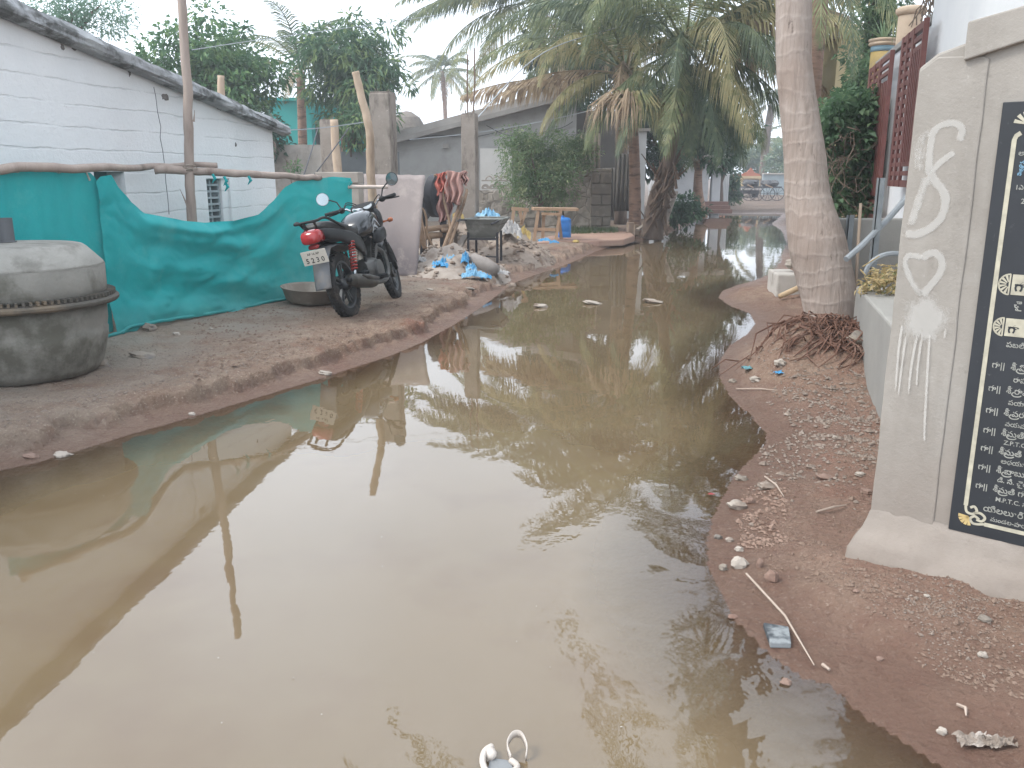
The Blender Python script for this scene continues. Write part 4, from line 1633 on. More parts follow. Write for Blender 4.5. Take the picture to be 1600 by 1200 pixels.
# indicators
for (x_, z_, M_) in ((XF - .13, .80, FM),):
    for s_ in (-1, 1):
        b = MB(M_)
        yb_ = .10 if M_ is FM else .06
        b.tube([(x_, s_ * yb_, z_), (x_, s_ * (yb_ + .07), z_)], .010, 7)
        b.add(*ell_loft([((x_ - .035, s_ * (yb_ + .10), z_), .012, .014, .8), ((x_ - .01, s_ * (yb_ + .10), z_), .03, .024, .8), ((x_ + .03, s_ * (yb_ + .10), z_), .022, .018, .8)], 10))
        b.build('indicator', pm('amber_lens', '#9a5330', '#a55f3a', 6, .2, 0), bike, smooth=True)
# tank
b = B()
b.add(*ell_loft([((.46, 0, .735), .085, .045, .8), ((.52, 0, .77), .125, .09, .75), ((.62, 0, .80), .155, .125, .75), ((.74, 0, .815), .165, .14, .75), ((.86, 0, .82), .155, .13, .75), ((.96, 0, .815), .115, .105, .8), ((1.01, 0, .80), .07, .07, .9)], 20))
tank = b.build('fuel_tank', gloss, bike, smooth=True)
b = B()
b.lathe([(.05, 0), (.05, .012), (.03, .02)], 18, (.80, 0, .955), (0, 0, 1))
b.build('filler_cap', chrome, tank, auto=40)
b = B()                                         # silver flash on each flank
for s_ in (-1, 1):
    for (z0, z1, x0_, x1_) in ((.86, .76, .64, .86), (.80, .74, .62, .80)):
        pts = spl([(x0_, s_ * .166, z0 - .09), (x0_ + .06, s_ * .171, z0 - .02), (x0_ + .12, s_ * .172, z0 - .03), (x1_, s_ * .165, z1 + .01)], 6)
        for i in range(len(pts) - 1):
            w0, w1 = .011 * math.sin(math.pi * (i + .3) / len(pts)) + .002, .011 * math.sin(math.pi * (i + 1.3) / len(pts)) + .002
            p, q = Vector(pts[i]), Vector(pts[i + 1])
            up_ = Vector((0, 0, 1))
            b.add([p - up_ * w0, q - up_ * w1, q + up_ * w1, p + up_ * w0], [(0, 1, 2, 3)])
b.build('tank_stripe', pm('silver_decal', '#8b9096', '#9ba0a5', 9, .35, 0), tank)
# knee scoop
for s_ in (-1, 1):
    b = B()
    b.add(*ell_loft([((.70, s_ * .13, .66), .02, .05, .8), ((.84, s_ * .145, .68), .028, .075, .8), ((.97, s_ * .15, .70), .024, .06, .8), ((1.03, s_ * .14, .70), .010, .03, .9)], 12))
    b.build('tank_scoop', blk, bike, smooth=True)
# seat
b = B()
b.add(*ell_loft([((-.34, 0, .845), .06, .02, .7), ((-.28, 0, .85), .115, .045, .6), ((-.10, 0, .835), .135, .05, .55), ((.10, 0, .805), .135, .05, .55), ((.26, 0, .765), .13, .048, .55), ((.42, 0, .765), .105, .045, .6), ((.50, 0, .785), .07, .04, .7)], 18))
b.build('seat', seatm, bike, smooth=True)
# tail panels
b = B()
for s_ in (-1, 1):
    b.add(*ell_loft([((-.42, s_ * .055, .80), .02, .03, .8), ((-.30, s_ * .095, .775), .03, .055, .8), ((-.08, s_ * .125, .745), .03, .06, .8), ((.16, s_ * .135, .69), .03, .075, .8), ((.34, s_ * .13, .62), .025, .09, .8), ((.44, s_ * .12, .58), .012, .06, .9)], 12))
b.add(*ell_loft([((-.40, 0, .79), .06, .04, .7), ((-.2, 0, .78), .09, .04, .7), ((.1, 0, .74), .10, .05, .7)], 12))
b.build('tail_panel', blk, bike, smooth=True)
# tail lamp
b = B()
b.add(*ell_loft([((-.34, 0, .775), .10, .06, .6), ((-.42, 0, .775), .095, .062, .6), ((-.465, 0, .765), .078, .055, .65), ((-.485, 0, .755), .05, .035, .7)], 16))
b.build('tail_lamp', red, bike, smooth=True)
b = B()
b.add(*ell_loft([((-.40, 0, .69), .05, .022, .6), ((-.43, 0, .685), .045, .02, .6)], 10))
b.build('reflector', red, bike, smooth=True)
# grab rail
b = B()
b.tube(spl([(.02, -.15, .80), (-.16, -.155, .855), (-.33, -.13, .915), (-.46, -.10, .90), (-.48, 0, .90), (-.46, .10, .90), (-.33, .13, .915), (-.16, .155, .855), (.02, .15, .80)], 5), .012, 8)
b.tube([(-.40, -.05, .905), (-.36, -.05, .83)], .012, 7)
b.tube([(-.40, .05, .905), (-.36, .05, .83)], .012, 7)
b.build('grab_rail', blk2, bike, smooth=True)
# rear mudguard and plate
b = B()


def rfend(u, w_):
    pts = [(.30, .60), (.12, .665), (-.10, .69), (-.28, .67), (-.37, .58), (-.41, .46), (-.44, .36), (-.45, .31)]
    i = u * (len(pts) - 1)
    k = min(int(i), len(pts) - 2)
    f = i - k
    x_, z_ = pts[k][0] * (1 - f) + pts[k + 1][0] * f, pts[k][1] * (1 - f) + pts[k + 1][1] * f
    s_ = (w_ - .5) * 2
    wy = .085 - .01 * u
    return (x_ + .03 * abs(s_) ** 2, wy * s_, z_ - .03 * abs(s_) ** 3 * (1 - u))


b.grid(rfend, 21, 8)
b.build('rear_mudguard', gry, bike, smooth=True, solid=.006)
b = B()
PR = Matrix.Rotation(rad(-14), 3, 'Y')
b.box((-.445, 0, .600), (.006, .235, .125), R=PR)
plate = b.build('number_plate', pm('plate_white', '#c9c4ba', '#b9b3a8', 14, .55, .05), bike, bevel=.002)
PM = BM @ Matrix.Translation((-.4495, 0, .600)) @ PR.to_4x4() @ Matrix(((0, 1, 0, 0), (-1, 0, 0, 0), (0, 0, 1, 0), (0, 0, 0, 1)))
# after the matrix: x along plate (viewer's right), y into the bike, z up
text_obj('plate_lettering', [('5 2 3 0', -.088, -.046, .062 / 1.12 * 1.0)], pm('plate_ink', '#241d1c'), plate, PM, .02)
text_obj('plate_lettering', [('AP 16 AP', -.060, .022, .026)], pm('plate_ink', '#241d1c'), plate, PM, .02)
b = B()
for y_ in (-.095, .095):
    b.lathe([(.008, 0), (.008, .004)], 8, Vector((-.449, y_, .640)), (-1, 0, .2))
b.build('plate_bolt', blk, plate)
# shocks
for s_ in (-1, 1):
    top_, bot = Vector((.09, s_ * .145, .70)), Vector((-.02, s_ * .145, .33))
    b = B()
    b.tube([bot, bot.lerp(top_, .35)], .016, 8)
    b.tube([bot.lerp(top_, .35), top_], .012, 8)
    so_ = b.build('shock_absorber', chrome, bike, smooth=True)
    b = B()
    n_ = 100
    hel = []
    d_ = (top_ - bot).normalized()
    e1 = d_.orthogonal().normalized()
    e2 = d_.cross(e1)
    for k in range(n_ + 1):
        f = k / n_
        a_ = f * 2 * math.pi * 10
        hel.append(bot.lerp(top_, .22 + .72 * f) + (e1 * math.cos(a_) + e2 * math.sin(a_)) * .028)
    b.tube(hel, .0075, 6)
    b.build('coil_spring', redsp, so_, smooth=True)
# swing arm, chain case, frame, engine
b = B()
for s_ in (-1, 1):
    b.bar((0, s_ * .10, .30), (.46, s_ * .08, .38), .03, .045)
b.tube([(1.0, 0, .82), (.80, 0, .60), (.74, 0, .42), (.62, 0, .28)], .022, 8)
for s_ in (-1, 1):
    b.tube([(.98, s_ * .02, .78), (.60, s_ * .07, .66), (.20, s_ * .09, .68), (-.28, s_ * .08, .73)], .014, 7)
    b.tube([(.46, s_ * .09, .66), (.46, s_ * .09, .34), (.62, s_ * .09, .26)], .014, 7)
b.build('frame', blk2, bike, smooth=True)
b = B()
b.add(*ell_loft([((-.09, .115, .30), .018, .06, .7), ((.2, .115, .33), .02, .05, .7), ((.46, .115, .37), .02, .075, .7)], 12))
b.build('chain_case', blk2, bike, smooth=True)
b = B()
b.add(*ell_loft([((.42, 0, .38), .11, .09, .6), ((.50, 0, .36), .145, .125, .6), ((.66, 0, .36), .15, .13, .6), ((.76, 0, .37), .10, .09, .7)], 16))
for k in range(8):
    b.box((.74 + .012 * k, 0, .475 + .018 * k), (.15, .19, .009), R=Matrix.Rotation(rad(-32), 3, 'Y'))
b.bar((.70, 0, .44), (.85, 0, .64), .13, .12)
for s_ in (-1, 1):
    b.lathe([(.10, 0), (.095, .03), (.06, .04)], 20, (.60, s_ * .14, .36), (0, s_, 0))
b.build('engine', ste, bike, auto=40)
# exhaust on the right
b = B()
b.tube(spl([(.84, -.05, .58), (.97, -.09, .50), (.95, -.11, .34), (.80, -.13, .25), (.55, -.15, .24), (.30, -.165, .265)], 6), .024, 10)
ex = b.build('exhaust_pipe', ste, bike, smooth=True)
b = B()
pa, pb = Vector((.42, -.165, .25)), Vector((-.24, -.185, .34))
n_ = 9
b.tube([pa.lerp(pb, k / n_) for k in range(n_ + 1)], [.03, .05, .06, .062, .064, .065, .066, .064, .055, .045], 16)
mu = b.build('muffler', pm('muffler_black', '#34332f', '#45423c', 6, .55, .15, 40, .003, '#5f574c', 4, .5, .68, metal=.3), bike, smooth=True)
b = B()
b.tube([pb - (pb - pa).normalized() * .0, pb + (pb - pa).normalized() * .035], .022, 12)
b.build('tail_pipe', blk2, mu, smooth=True)
b = B()
b.tube([pa.lerp(pb, .10) + Vector((0, -.052, .03)), pa.lerp(pb, .55) + Vector((0, -.066, .028)), pa.lerp(pb, .72) + Vector((0, -.055, .04))], [.014, .026, .008], 8)
b.build('heat_shield', ste, mu, smooth=True)
# foot pegs, pedals, stand, side guard
b = B()
for s_ in (-1, 1):
    b.tube([(.50, s_ * .10, .30), (.50, s_ * .26, .30)], .016, 8)
    b.tube([(.18, s_ * .10, .37), (.16, s_ * .22, .37)], .014, 8)
b.tube([(.50, -.18, .28), (.66, -.20, .27), (.70, -.20, .28)], .010, 6)
b.tube([(.50, .18, .28), (.66, .20, .27), (.70, .20, .28)], .010, 6)
b.build('foot_peg', blk2, bike, smooth=True)
b = B()
# the stand foot has to meet the ground on the leaning side
ft = Vector((.40, .30, 0))
wft = BM @ ft
wft.z = gz(wft.x, wft.y)
lf = BM.inverted() @ wft
b.tube([(.50, .10, .26), tuple(lf)], .012, 8)
b.box(lf, (.06, .03, .012))
b.build('side_stand', blk2, bike)
# ================================================================ the yard behind the motorcycle
conc = NT('weathered_concrete')
v = conc.coord('Object')
c = conc.mix(conc.noise(v, 3, 6, .65, .3, .7), '#8d857d', '#7b736b')
c = conc.mix(conc.noise(conc.coord('Object', (1, 1, .35)), 4, 6, .7, .5, .62), c, '#5f5851')
c = conc.mix(conc.noise(v, 16, 5, .7, .62, .74), c, '#aaa29a')
conc.l(c, conc.b.inputs['Base Color'])
conc.b.inputs['Roughness'].default_value = .92
conc.b.inputs['Specular IOR Level'].default_value = .15
conc.bump(conc.noise(v, 25, 6, .7, 0, 1), .5, .015)
CONC = conc.m


def column(px0, px1, pytop, Y, label, rz=0.2, zb=.05):
    a, b_ = P(px0, 250, Y), P(px1, 250, Y)
    zt = P((px0 + px1) / 2, pytop, Y).z
    w_ = (b_.x - a.x) * .78
    cx = (a.x + b_.x) / 2
    root = thing('concrete_column', label, 'column', (cx, Y, 0), group='bare concrete columns of an unfinished shed')
    R = Matrix.Rotation(-rz, 3, 'Z')
    mb = MB()
    mb.grid(lambda u, w2: None, 0, 0) if False else None
    mb.box((cx, Y, (zb + zt) / 2), (w_, w_, zt - zb), R=R, taper=.985)
    mb.build('shaft', CONC, root, bevel=.012)
    mb = MB()
    mb.box((cx, Y, zt + .012), (w_ * .9, w_ * .9, .025), R=R)
    for dx_, dy_ in ((-.3, -.3), (.3, -.3), (.3, .3), (-.3, .3)):
        h_ = .05 + .08 * abs(noise.noise(Vector((px0, dx_ * 9, dy_ * 9))))
        mb.tube([(cx + dx_ * w_, Y + dy_ * w_, zt), (cx + dx_ * w_ + .01, Y + dy_ * w_, zt + h_)], .006, 5)
    mb.build('column_head', CONC, root)
    return root


column(580, 622, 147, 12.6, 'tall bare concrete column behind the leaning dusty slab, next to the crooked pole')
column(720, 749, 180, 14.6, 'bare concrete column standing behind the steel mortar hopper')
column(502, 528, 189, 16.6, 'short dark concrete column beside the thick pole stub')

# leaning dusty sheet (an old steel mixing plate)
pl = NT('dusty_plate')
v = pl.coord('Object')
c = pl.mix(pl.noise(v, 1.6, 6, .65, .3, .7), '#746a69', '#625a5b')
c = pl.mix(pl.noise(v, 2.4, 6, .7, .55, .7), c, '#9a9089')
sx = pl.n('ShaderNodeSeparateXYZ')
pl.l(v, sx.inputs[0])
mr = pl.n('ShaderNodeMapRange')
mr.inputs['From Min'].default_value = .55
mr.inputs['From Max'].default_value = 1.1
pl.l(pl.math('ADD', sx.outputs['Z'], pl.math('MULTIPLY', pl.noise(v, 3, 5, .6, 0, 1), .35)), mr.inputs['Value'])
c = pl.mix(pl.math('MULTIPLY', mr.outputs[0], .55), c, '#9a8f8a')     # paler towards the top, broken up by noise
pl.l(c, pl.b.inputs['Base Color'])
pl.b.inputs['Roughness'].default_value = .75
pl.bump(pl.noise(v, 30, 5, .65, 0, 1), .3, .008)
q0, q1 = P(570, 405, 11.0), P(650, 405, 11.0)
zg = gz(q1.x, 11.0) - .02
t0_, t1_ = P(568, 272, 11.5), P(664, 274, 11.5)
b = MB()


def plate(u, w_):
    lo_ = Vector((q0.x, 11.0, zg)).lerp(Vector((q1.x, 11.0, zg)), u)
    hi_ = Vector(t0_).lerp(Vector(t1_), u)
    p = lo_.lerp(hi_, w_)
    p.y += .03 * math.sin(u * 3.1) + .012 * noise.noise(Vector((u * 4, w_ * 4, 0)))
    p.x += .012 * noise.noise(Vector((w_ * 9, round(u) * 5, 2)))
    p.z += .012 * noise.noise(Vector((u * 9, round(w_) * 5, 4)))
    return p


b.grid(plate, 16, 20)
tag(b.build('steel_plate', pl.m, smooth=True, solid=.012), 'large dusty purplish steel plate leaning upright behind the motorcycle', 'metal plate')

# old pump / flywheel on a wooden frame
iron = pm('black_iron', '#26272a', '#34343a', 5, .65, .2, 40, .004, '#4d4641', 4, .55, .7)
YR = 13.2
fl = thing('flywheel_machine', 'black iron flywheel on a post above stacked logs, between the steel plate and the clothes', 'machine', (P(690, 380, YR).x, YR, .1))
c_ = P(682, 306, YR)
ax_ = Vector((.93, -.36, 0)).normalized()
rb_ = abs(P(682, 272, YR).z - c_.z)
b = MB()
b.lathe([(rb_ * .8, -.05), (rb_, -.055), (rb_, .055), (rb_ * .9, .06), (rb_ * .82, .03), (.08, .02), (.06, .10), (.03, .10)], 36, c_, ax_)
b.build('flywheel', iron, fl, auto=40)
b = MB()
b.tube([c_ - ax_ * .3, c_ + ax_ * .35], .03, 10)
b.bar(P(692, 310, YR + .1), (P(692, 390, YR).x, YR + .1, .12), .11, .10)
b.box(P(698, 316, YR), (.22, .2, .14))
b.bar((P(684, 389, YR).x, YR, .17), (P(708, 389, YR).x, YR, .17), .14, .10)
b.build('pedestal', iron, fl, bevel=.01)
b = MB()
c2_ = P(660, 318, YR + .5)
b.lathe([(.18, -.04), (.26, -.045), (.26, .045), (.18, .04)], 28, c2_, ax_)
b.bar(c2_, (c2_.x, YR + .5, .15), .10, .10)
b.build('pulley', iron, fl, auto=40)
logm = pm('barked_log', '#8b7561', '#9c8672', 6, .9, .4, 25, .01, '#6a5747', 3, .5, .65)
for (x0p, yp_, x1p, y1p, r_, lab) in ((650, 360, 708, 354, .045, 'upper pale log lying across the trestle under the flywheel'),
                                     (655, 369, 691, 367, .05, 'shorter log below the upper pale log under the flywheel'),
                                     (690, 360, 712, 360, .035, 'short log end beside the black iron pedestal')):
    o = wavypole([P(x0p, yp_, 12.7), P((x0p + x1p) / 2, (yp_ + y1p) / 2, 12.75), P(x1p, y1p, 12.8)], r_, r_ * .9, x0p, amp=.004).build('log', logm, smooth=True)
    tag(o, lab, 'log', 'logs under the flywheel')
# trestle carrying the logs
tr_ = thing('log_trestle', 'low dark trestle under the pale logs', 'trestle', (P(680, 392, 12.8).x, 12.8, .14))
for (px, py0) in ((662, 372), (695, 368), (712, 362), (672, 370)):
    a = P(px, py0, 12.8)
    MB().bar(a, (a.x, 12.8 + .1 * (px % 3 - 1), gz(a.x, 12.8) - .02), .05).build('leg', pm('old_dark_wood', '#4c433c', '#5d5249', 9, .9, .3, 40, .004), tr_)
MB().bar(P(655, 373, 12.8), P(716, 366, 12.8), .06, .05).build('beam', MATS['old_dark_wood'], tr_)
# hanging ropes / canes
for k, (xs, lab) in enumerate((((646, 650, 655, 662), 'bundle of brown ropes hanging beside the steel plate'),)):
    b = MB()
    rn = random.Random(5)
    for j in range(9):
        x0p = 651 + rn.uniform(-4, 8)
        pts = [P(x0p, 330 + rn.uniform(-3, 4), 12.3), P(x0p + rn.uniform(-1, 4), 345, 12.25), P(x0p + rn.uniform(-3, 6), 365, 12.2), P(x0p + rn.uniform(-4, 12), 388, 12.2)]
        b.tube(spl([tuple(p) for p in pts], 5), .014, 6)
    b.tube(spl([tuple(P(*q, 12.2)) for q in ((652, 330), (660, 326), (666, 340), (668, 365), (676, 384))], 6), .016, 6)
    tag(b.build('rope_bundle', pm('brown_rope', '#6f5a49', '#83705f', 18, .95, .3)), lab, 'ropes')
# clothes rack with leaning poles
rk = thing('pole_rack', 'crossed brown poles holding the pink and orange cloths', 'rack', (P(700, 390, 12.6).x, 12.6, .12))
for (pts, r_) in (([(707, 392), (703, 350), (694, 312), (693, 290)], .022), ([(700, 390), (716, 345), (728, 305), (729, 296)], .024), ([(690, 395), (715, 330), (722, 306)], .03)):
    wavypole([P(*pts[0], 12.55)] + [P(*q, 12.6) for q in pts[1:]], r_, r_ * .8, pts[0][0], amp=.006, n=7).build('pole', logm, rk, smooth=True)
MB().tube([P(678, 274, 12.7), P(700, 272, 12.7), P(726, 277, 12.7)], .018, 7).build('top_rail', logm, rk, smooth=True)


def cloth(name, x0p, x1p, yt, yb, Y, mat, label, seed):
    def f(u, w_):
        px = x0p + (x1p - x0p) * u
        yb_ = yb + 6 * noise.noise(Vector((u * 3, seed, 0)))
        p = P(px, yt + (yb_ - yt) * w_ + 1.5 * math.sin(u * 5 + seed), Y)
        p.y += .05 * math.sin(u * 16 + seed) * (.3 + w_) + .03 * noise.noise(Vector((u * 4, w_ * 4, seed))) - .03
        p.x += .02 * math.sin(w_ * 9 + u * 3)
        return p
    o = MB().grid(f, 26, 22).build(name, mat, smooth=True, solid=.006)
    return tag(o, label, 'cloth', 'cloths drying on the crossed poles')


cloth('hung_cloth', 681, 698, 270, 302, 12.62, pm('coral_cloth', '#a85c4f', '#98544a', 6, .9, .3), 'coral red cloth hanging next to the flywheel', 1)
cloth('hung_cloth', 697, 722, 268, 318, 12.6, pm('pink_cloth', '#a8837a', '#97766e', 6, .9, .3), 'faded pink cloth hanging over the crossed poles', 4)
cloth('hung_cloth', 684, 706, 300, 345, 12.75, pm('dusk_cloth', '#8f6a66', '#a07e78', 6, .9, .3), 'dull rose cloth hanging lowest behind the poles', 7)
cloth('hung_cloth', 720, 731, 268, 288, 12.66, pm('pink_cloth', '#a8837a'), 'small pink rag at the end of the pole rack', 9)

# steel mortar hopper on legs (a barrow)
hp = thing('mortar_barrow', 'grey steel mortar barrow with a flared hopper on angle legs behind the sand heap', 'barrow', (P(760, 400, 12.9).x, 12.9, .14))
galv = pm('galvanised_sheet', '#787a76', '#676864', 3, .6, .15, 30, .004, '#8d8f8a', 4, .5, .65, metal=.25)
dirt_in = pm('caked_mortar', '#6f5f55', '#5e5048', 6, .95, .4, 30, .01)
zg = gz(P(760, 400, 12.9).x, 12.9)
A = [P(726, 340, 12.6), P(784, 348, 12.55), P(796, 341, 13.2), P(748, 336, 13.3)]
zt_ = sum(p.z for p in A) / 4
A = [Vector((p.x, p.y, zt_ + dz)) for p, dz in zip(A, (.0, -.0, .0, .0))]
Bt = [P(734, 372, 12.75), P(773, 374, 12.7), P(776, 372, 13.05), P(742, 371, 13.1)]
zb_ = .52
Bt = [Vector((p.x, p.y, zb_)) for p in Bt]
b = MB()
b.add(A + Bt, [(0, 1, 5, 4), (1, 2, 6, 5), (2, 3, 7, 6), (3, 0, 4, 7), (4, 5, 6, 7)])
b.build('hopper', galv, hp, solid=.012)
b = MB()
for i in range(4):
    p, q = A[i], A[(i + 1) % 4]
    b.tube([p, q], .014, 6)
b.build('rim', galv, hp)
b = MB()
I = [a.lerp(sum((k for k in A), Vector()) / 4, .05) for a in A]
b.add([Vector((p.x, p.y, zt_ - .07)) for p in I], [(0, 1, 2, 3)])
b.build('caked_mortar', dirt_in, hp)
for i, (a, o_) in enumerate(((A[0], (-.01, .02)), (A[1], (-.02, .03)), (A[2], (-.05, -.05)), (A[3], (.03, -.03)))):
    f_ = Bt[i]
    x_, y_ = f_.x + (a.x - f_.x) * .35, f_.y + (a.y - f_.y) * .2
    MB().bar(Vector((x_, y_, zb_ + .08)), Vector((x_, y_, gz(x_, y_) - .02)), .035).build('leg', iron, hp)
b = MB()
b.bar(Bt[0] - Vector((.02, .03, .02)), Bt[1] - Vector((-.03, .03, .02)), .03)
b.bar(Vector((Bt[0].x, Bt[0].y - .02, .26)), Vector((Bt[1].x + .03, Bt[1].y - .02, .24)), .022)
b.bar(Bt[2], Bt[3], .03)
b.build('brace', iron, hp)
b = MB()
b.tube([A[0] + Vector((.03, 0, -.01)), A[0] + Vector((-.07, -.05, .0)), A[0] + Vector((-.10, -.06, -.03))], .014, 7)
b.tube([A[1] + Vector((-.05, 0, -.02)), A[1] + Vector((-.15, -.10, .02 - .08))], .014, 7)
b.build('handle', iron, hp)
# old tyre-less wheel + board lying by the heap
b = MB()
c_ = P(700, 392, 12.2)
c_.z = gz(c_.x, 12.2) + .05
b.lathe([(.24, -.03), (.30, -.035), (.31, 0), (.30, .035), (.24, .03)], 30, c_, (.15, -.35, 1))
b.lathe([(.05, -.03), (.23, -.005), (.23, .01), (.05, .03)], 24, c_, (.15, -.35, 1))
tag(b.build('barrow_wheel', pm('rusty_rim', '#6e4a3c', '#584036', 8, .85, .3), auto=40), 'rusty wheel lying flat behind the sand heap', 'wheel')
b = MB()
b.bar((P(707, 380, 12.6).x, 12.6, .22), P(727, 368, 12.9), .10, .03)
tag(b.build('wooden_plank', pm('grey_plank', '#857d76', '#958d85', 8, .9, .3)), 'grey plank propped between the rusty wheel and the barrow', 'plank')

# rubble and sand heaps: real lumpy mounds with chips
sand = pm('grey_sand', '#8c8178', '#9d9389', 8, .95, .6, 60, .01, '#7a6c61', 3, .5, .66, spec=.1)
rubb = pm('mixed_rubble', '#86796d', '#9a8d82', 10, .95, .6, 40, .015, '#6d5d51', 5, .5, .64, spec=.1)


def heap(name, cx, cy, rx, ry, h, seed, mat, label, chips=120, pk=(0, 0)):
    root = thing(name, label, 'heap', (cx, cy, gz(cx, cy)))

    def f(u, w_):
        r, a = w_, u * 2 * math.pi
        x = cx + rx * r * math.cos(a) * (1 + .15 * noise.noise(Vector((math.cos(a), math.sin(a), seed))))
        y = cy + ry * r * math.sin(a) * (1 + .15 * noise.noise(Vector((math.cos(a) + 5, math.sin(a), seed))))
        d2 = math.hypot(r * math.cos(a) - pk[0], r * math.sin(a) - pk[1])
        k = max(0, 1 - r * r) ** 1.2 * (1 - .35 * min(1, d2))
        return (x, y, gz0(x, y) - .02 + h * k * (1 + .35 * noise.noise(Vector((x * 3, y * 3, seed)))) + .05 * k ** .5 * noise.noise(Vector((x * 9, y * 9, seed))))
    zz_ = gz(cx, cy)
    gz0 = gz
    mb = MB()
    mb.grid(f, 64, 22)
    mb.build('mound', mat, root, smooth=True)
    rn = random.Random(seed)
    mb = MB()
    for k in range(chips):
        a, r = rn.uniform(0, 6.283), rn.uniform(.1, 1.08) ** .7
        p = f(a / 6.2832, min(r, 1))
        s = rn.uniform(.012, .045) * (1.6 if rn.random() < .12 else 1)
        mb.blob((p[0] * 1 + (r > 1) * .1 * math.cos(a), p[1], p[2] + s * .2), (s, s * rn.uniform(.6, 1), s * rn.uniform(.35, .7)), k, .5, 2, 6, 4)
    o = mb.build('rubble_chips', rubb, root)
    o['kind'] = 'stuff'
    return root


h1 = P(712, 415, 11.6)
heap('sand_heap', h1.x - .05, 11.75, .85, 1.0, .36, 1, sand, 'low grey sand heap littered with chips and blue plastic, behind the motorcycle', 200)
heap('rubble_heap', P(800, 390, 13.6).x, 13.9, .75, 1.0, .34, 2, rubb, 'rubble heap spilling behind the mortar barrow', 170)
heap('rubble_heap', P(745, 395, 13.2).x - .25, 14.3, .6, .7, .5, 3, rubb, 'taller rubble heap at the foot of the concrete column', 90)
heap('lime_heap', P(640, 410, 11.2).x, 11.3, .3, .3, .15, 5, pm('white_lime', '#b3aeaa', '#9c9691', 10, .95, .5), 'small heap of whitish lime at the foot of the steel plate', 50)


def sheet_pl(name, c, sx_, sy_, h, seed, mat, label, cat='plastic sheet', group=None, sc=3.):
    """crumpled sheet lying on whatever is below"""
    def f(u, w_):
        x, y = (u - .5) * 2, (w_ - .5) * 2
        e = 1 + .35 * noise.noise(Vector((x * 1.2, y * 1.2, seed)))
        px, py = c[0] + sx_ * x * e, c[1] + sy_ * y * e
        z = c[2] + h * max(0, 1 - .5 * (x * x + y * y)) * (.55 + .9 * abs(noise.noise(Vector((x * sc, y * sc, seed + 3))))) + .02 * abs(noise.noise(Vector((x * 8, y * 8, seed))))
        return (px, py, z)
    o = MB().grid(f, 26, 26).build(name, mat, smooth=False)
    return tag(o, label, cat, group)


bl = pm('blue_plastic', '#2f7fae', '#4a95bd', 5, .35, .3, 18, .02, '#8fb3c4', 3, .52, .64)
bl2 = pm('pale_blue_plastic', '#7fa8bf', '#5f97b8', 5, .4, .3, 18, .02, '#a5bcc8', 3, .5, .62)
wsk = pm('white_sack', '#aaa8a6', '#8f8b88', 6, .7, .4, 25, .02, '#7d7570', 3, .5, .65)
ysk = pm('yellow_sack', '#b39a5a', '#a08a54', 6, .7, .4, 25, .02)


def px_sheet(px, py, Y, wpx, hpx, h, seed, mat, label, **k):
    p = P(px, py, Y)
    sheet_pl('plastic_sheet', (p.x, p.y, p.z - h * .5), wpx / FPX * Y / 2, hpx / FPX * Y * 1.2, h, seed, mat, label, **k)


g_ = 'torn plastic sheets on the heaps'
px_sheet(690, 411, 11.2, 26, 14, .14, 1, bl, 'torn blue plastic strip on the left flank of the sand heap', group=g_)
px_sheet(706, 402, 11.4, 24, 8, .09, 2, bl2, 'pale blue plastic scrap near the top of the sand heap', group=g_)
px_sheet(727, 403, 11.3, 13, 20, .15, 3, bl, 'bright blue plastic rag standing on the sand heap', group=g_)
px_sheet(740, 428, 10.8, 38, 9, .11, 4, bl2, 'light blue plastic sheet crumpled at the front foot of the sand heap', group=g_)
px_sheet(737, 417, 11.0, 16, 9, .11, 14, bl, 'deep blue plastic fold between the rag and the crumpled sheet', group=g_)
px_sheet(760, 432, 10.8, 16, 6, .06, 15, bl, 'small blue plastic scrap beside the crumpled sheet', group=g_)
px_sheet(826, 387, 14.0, 34, 7, .09, 5, bl2, 'pale blue plastic sheet lying at the edge of the far rubble heap', group=g_)
px_sheet(851, 375, 15.4, 20, 5, .07, 6, bl, 'blue plastic strip trailing towards the water beyond the rubble', group=g_)
px_sheet(866, 378, 15.0, 14, 4, .06, 16, bl, 'end of a blue plastic strip nearest the reddish pad', group=g_)
px_sheet(763, 335, 14.4, 36, 10, .22, 7, bl2, 'whitish blue sack heaped behind the mortar barrow', cat='sack')
px_sheet(797, 358, 13.8, 34, 16, .28, 8, wsk, 'torn white cement sack behind the barrow', cat='sack')
px_sheet(818, 362, 14.8, 20, 14, .26, 9, ysk, 'dull yellow sack beside the wooden trestles', cat='sack')
px_sheet(716, 336, 13.7, 18, 12, .16, 10, ysk, 'yellow sack between the clothes and the column', cat='sack')
px_sheet(780, 425, 11.3, 30, 10, .08, 11, wsk, 'grey torn sack draped at the right end of the sand heap', cat='sack')
px_sheet(655, 405, 11.4, 24, 9, .10, 12, wsk, 'white paper scrap beside the lime heap', cat='paper')
b = MB()
c_ = P(756, 414, 11.3)
b.lathe([(.02, -.22), (.085, -.20), (.10, 0), (.085, .20), (.02, .22)], 16, c_, (.8, -.5, -.35), wob=lambda a, z: .1 * noise.noise(Vector((math.cos(a) * 2, math.sin(a) * 2, z * 8))))
tag(b.build('rolled_sack', pm('grey_sack', '#77706b', '#8a837d', 7, .9, .4), smooth=True), 'grey rolled sack lying on the right flank of the sand heap', 'sack')

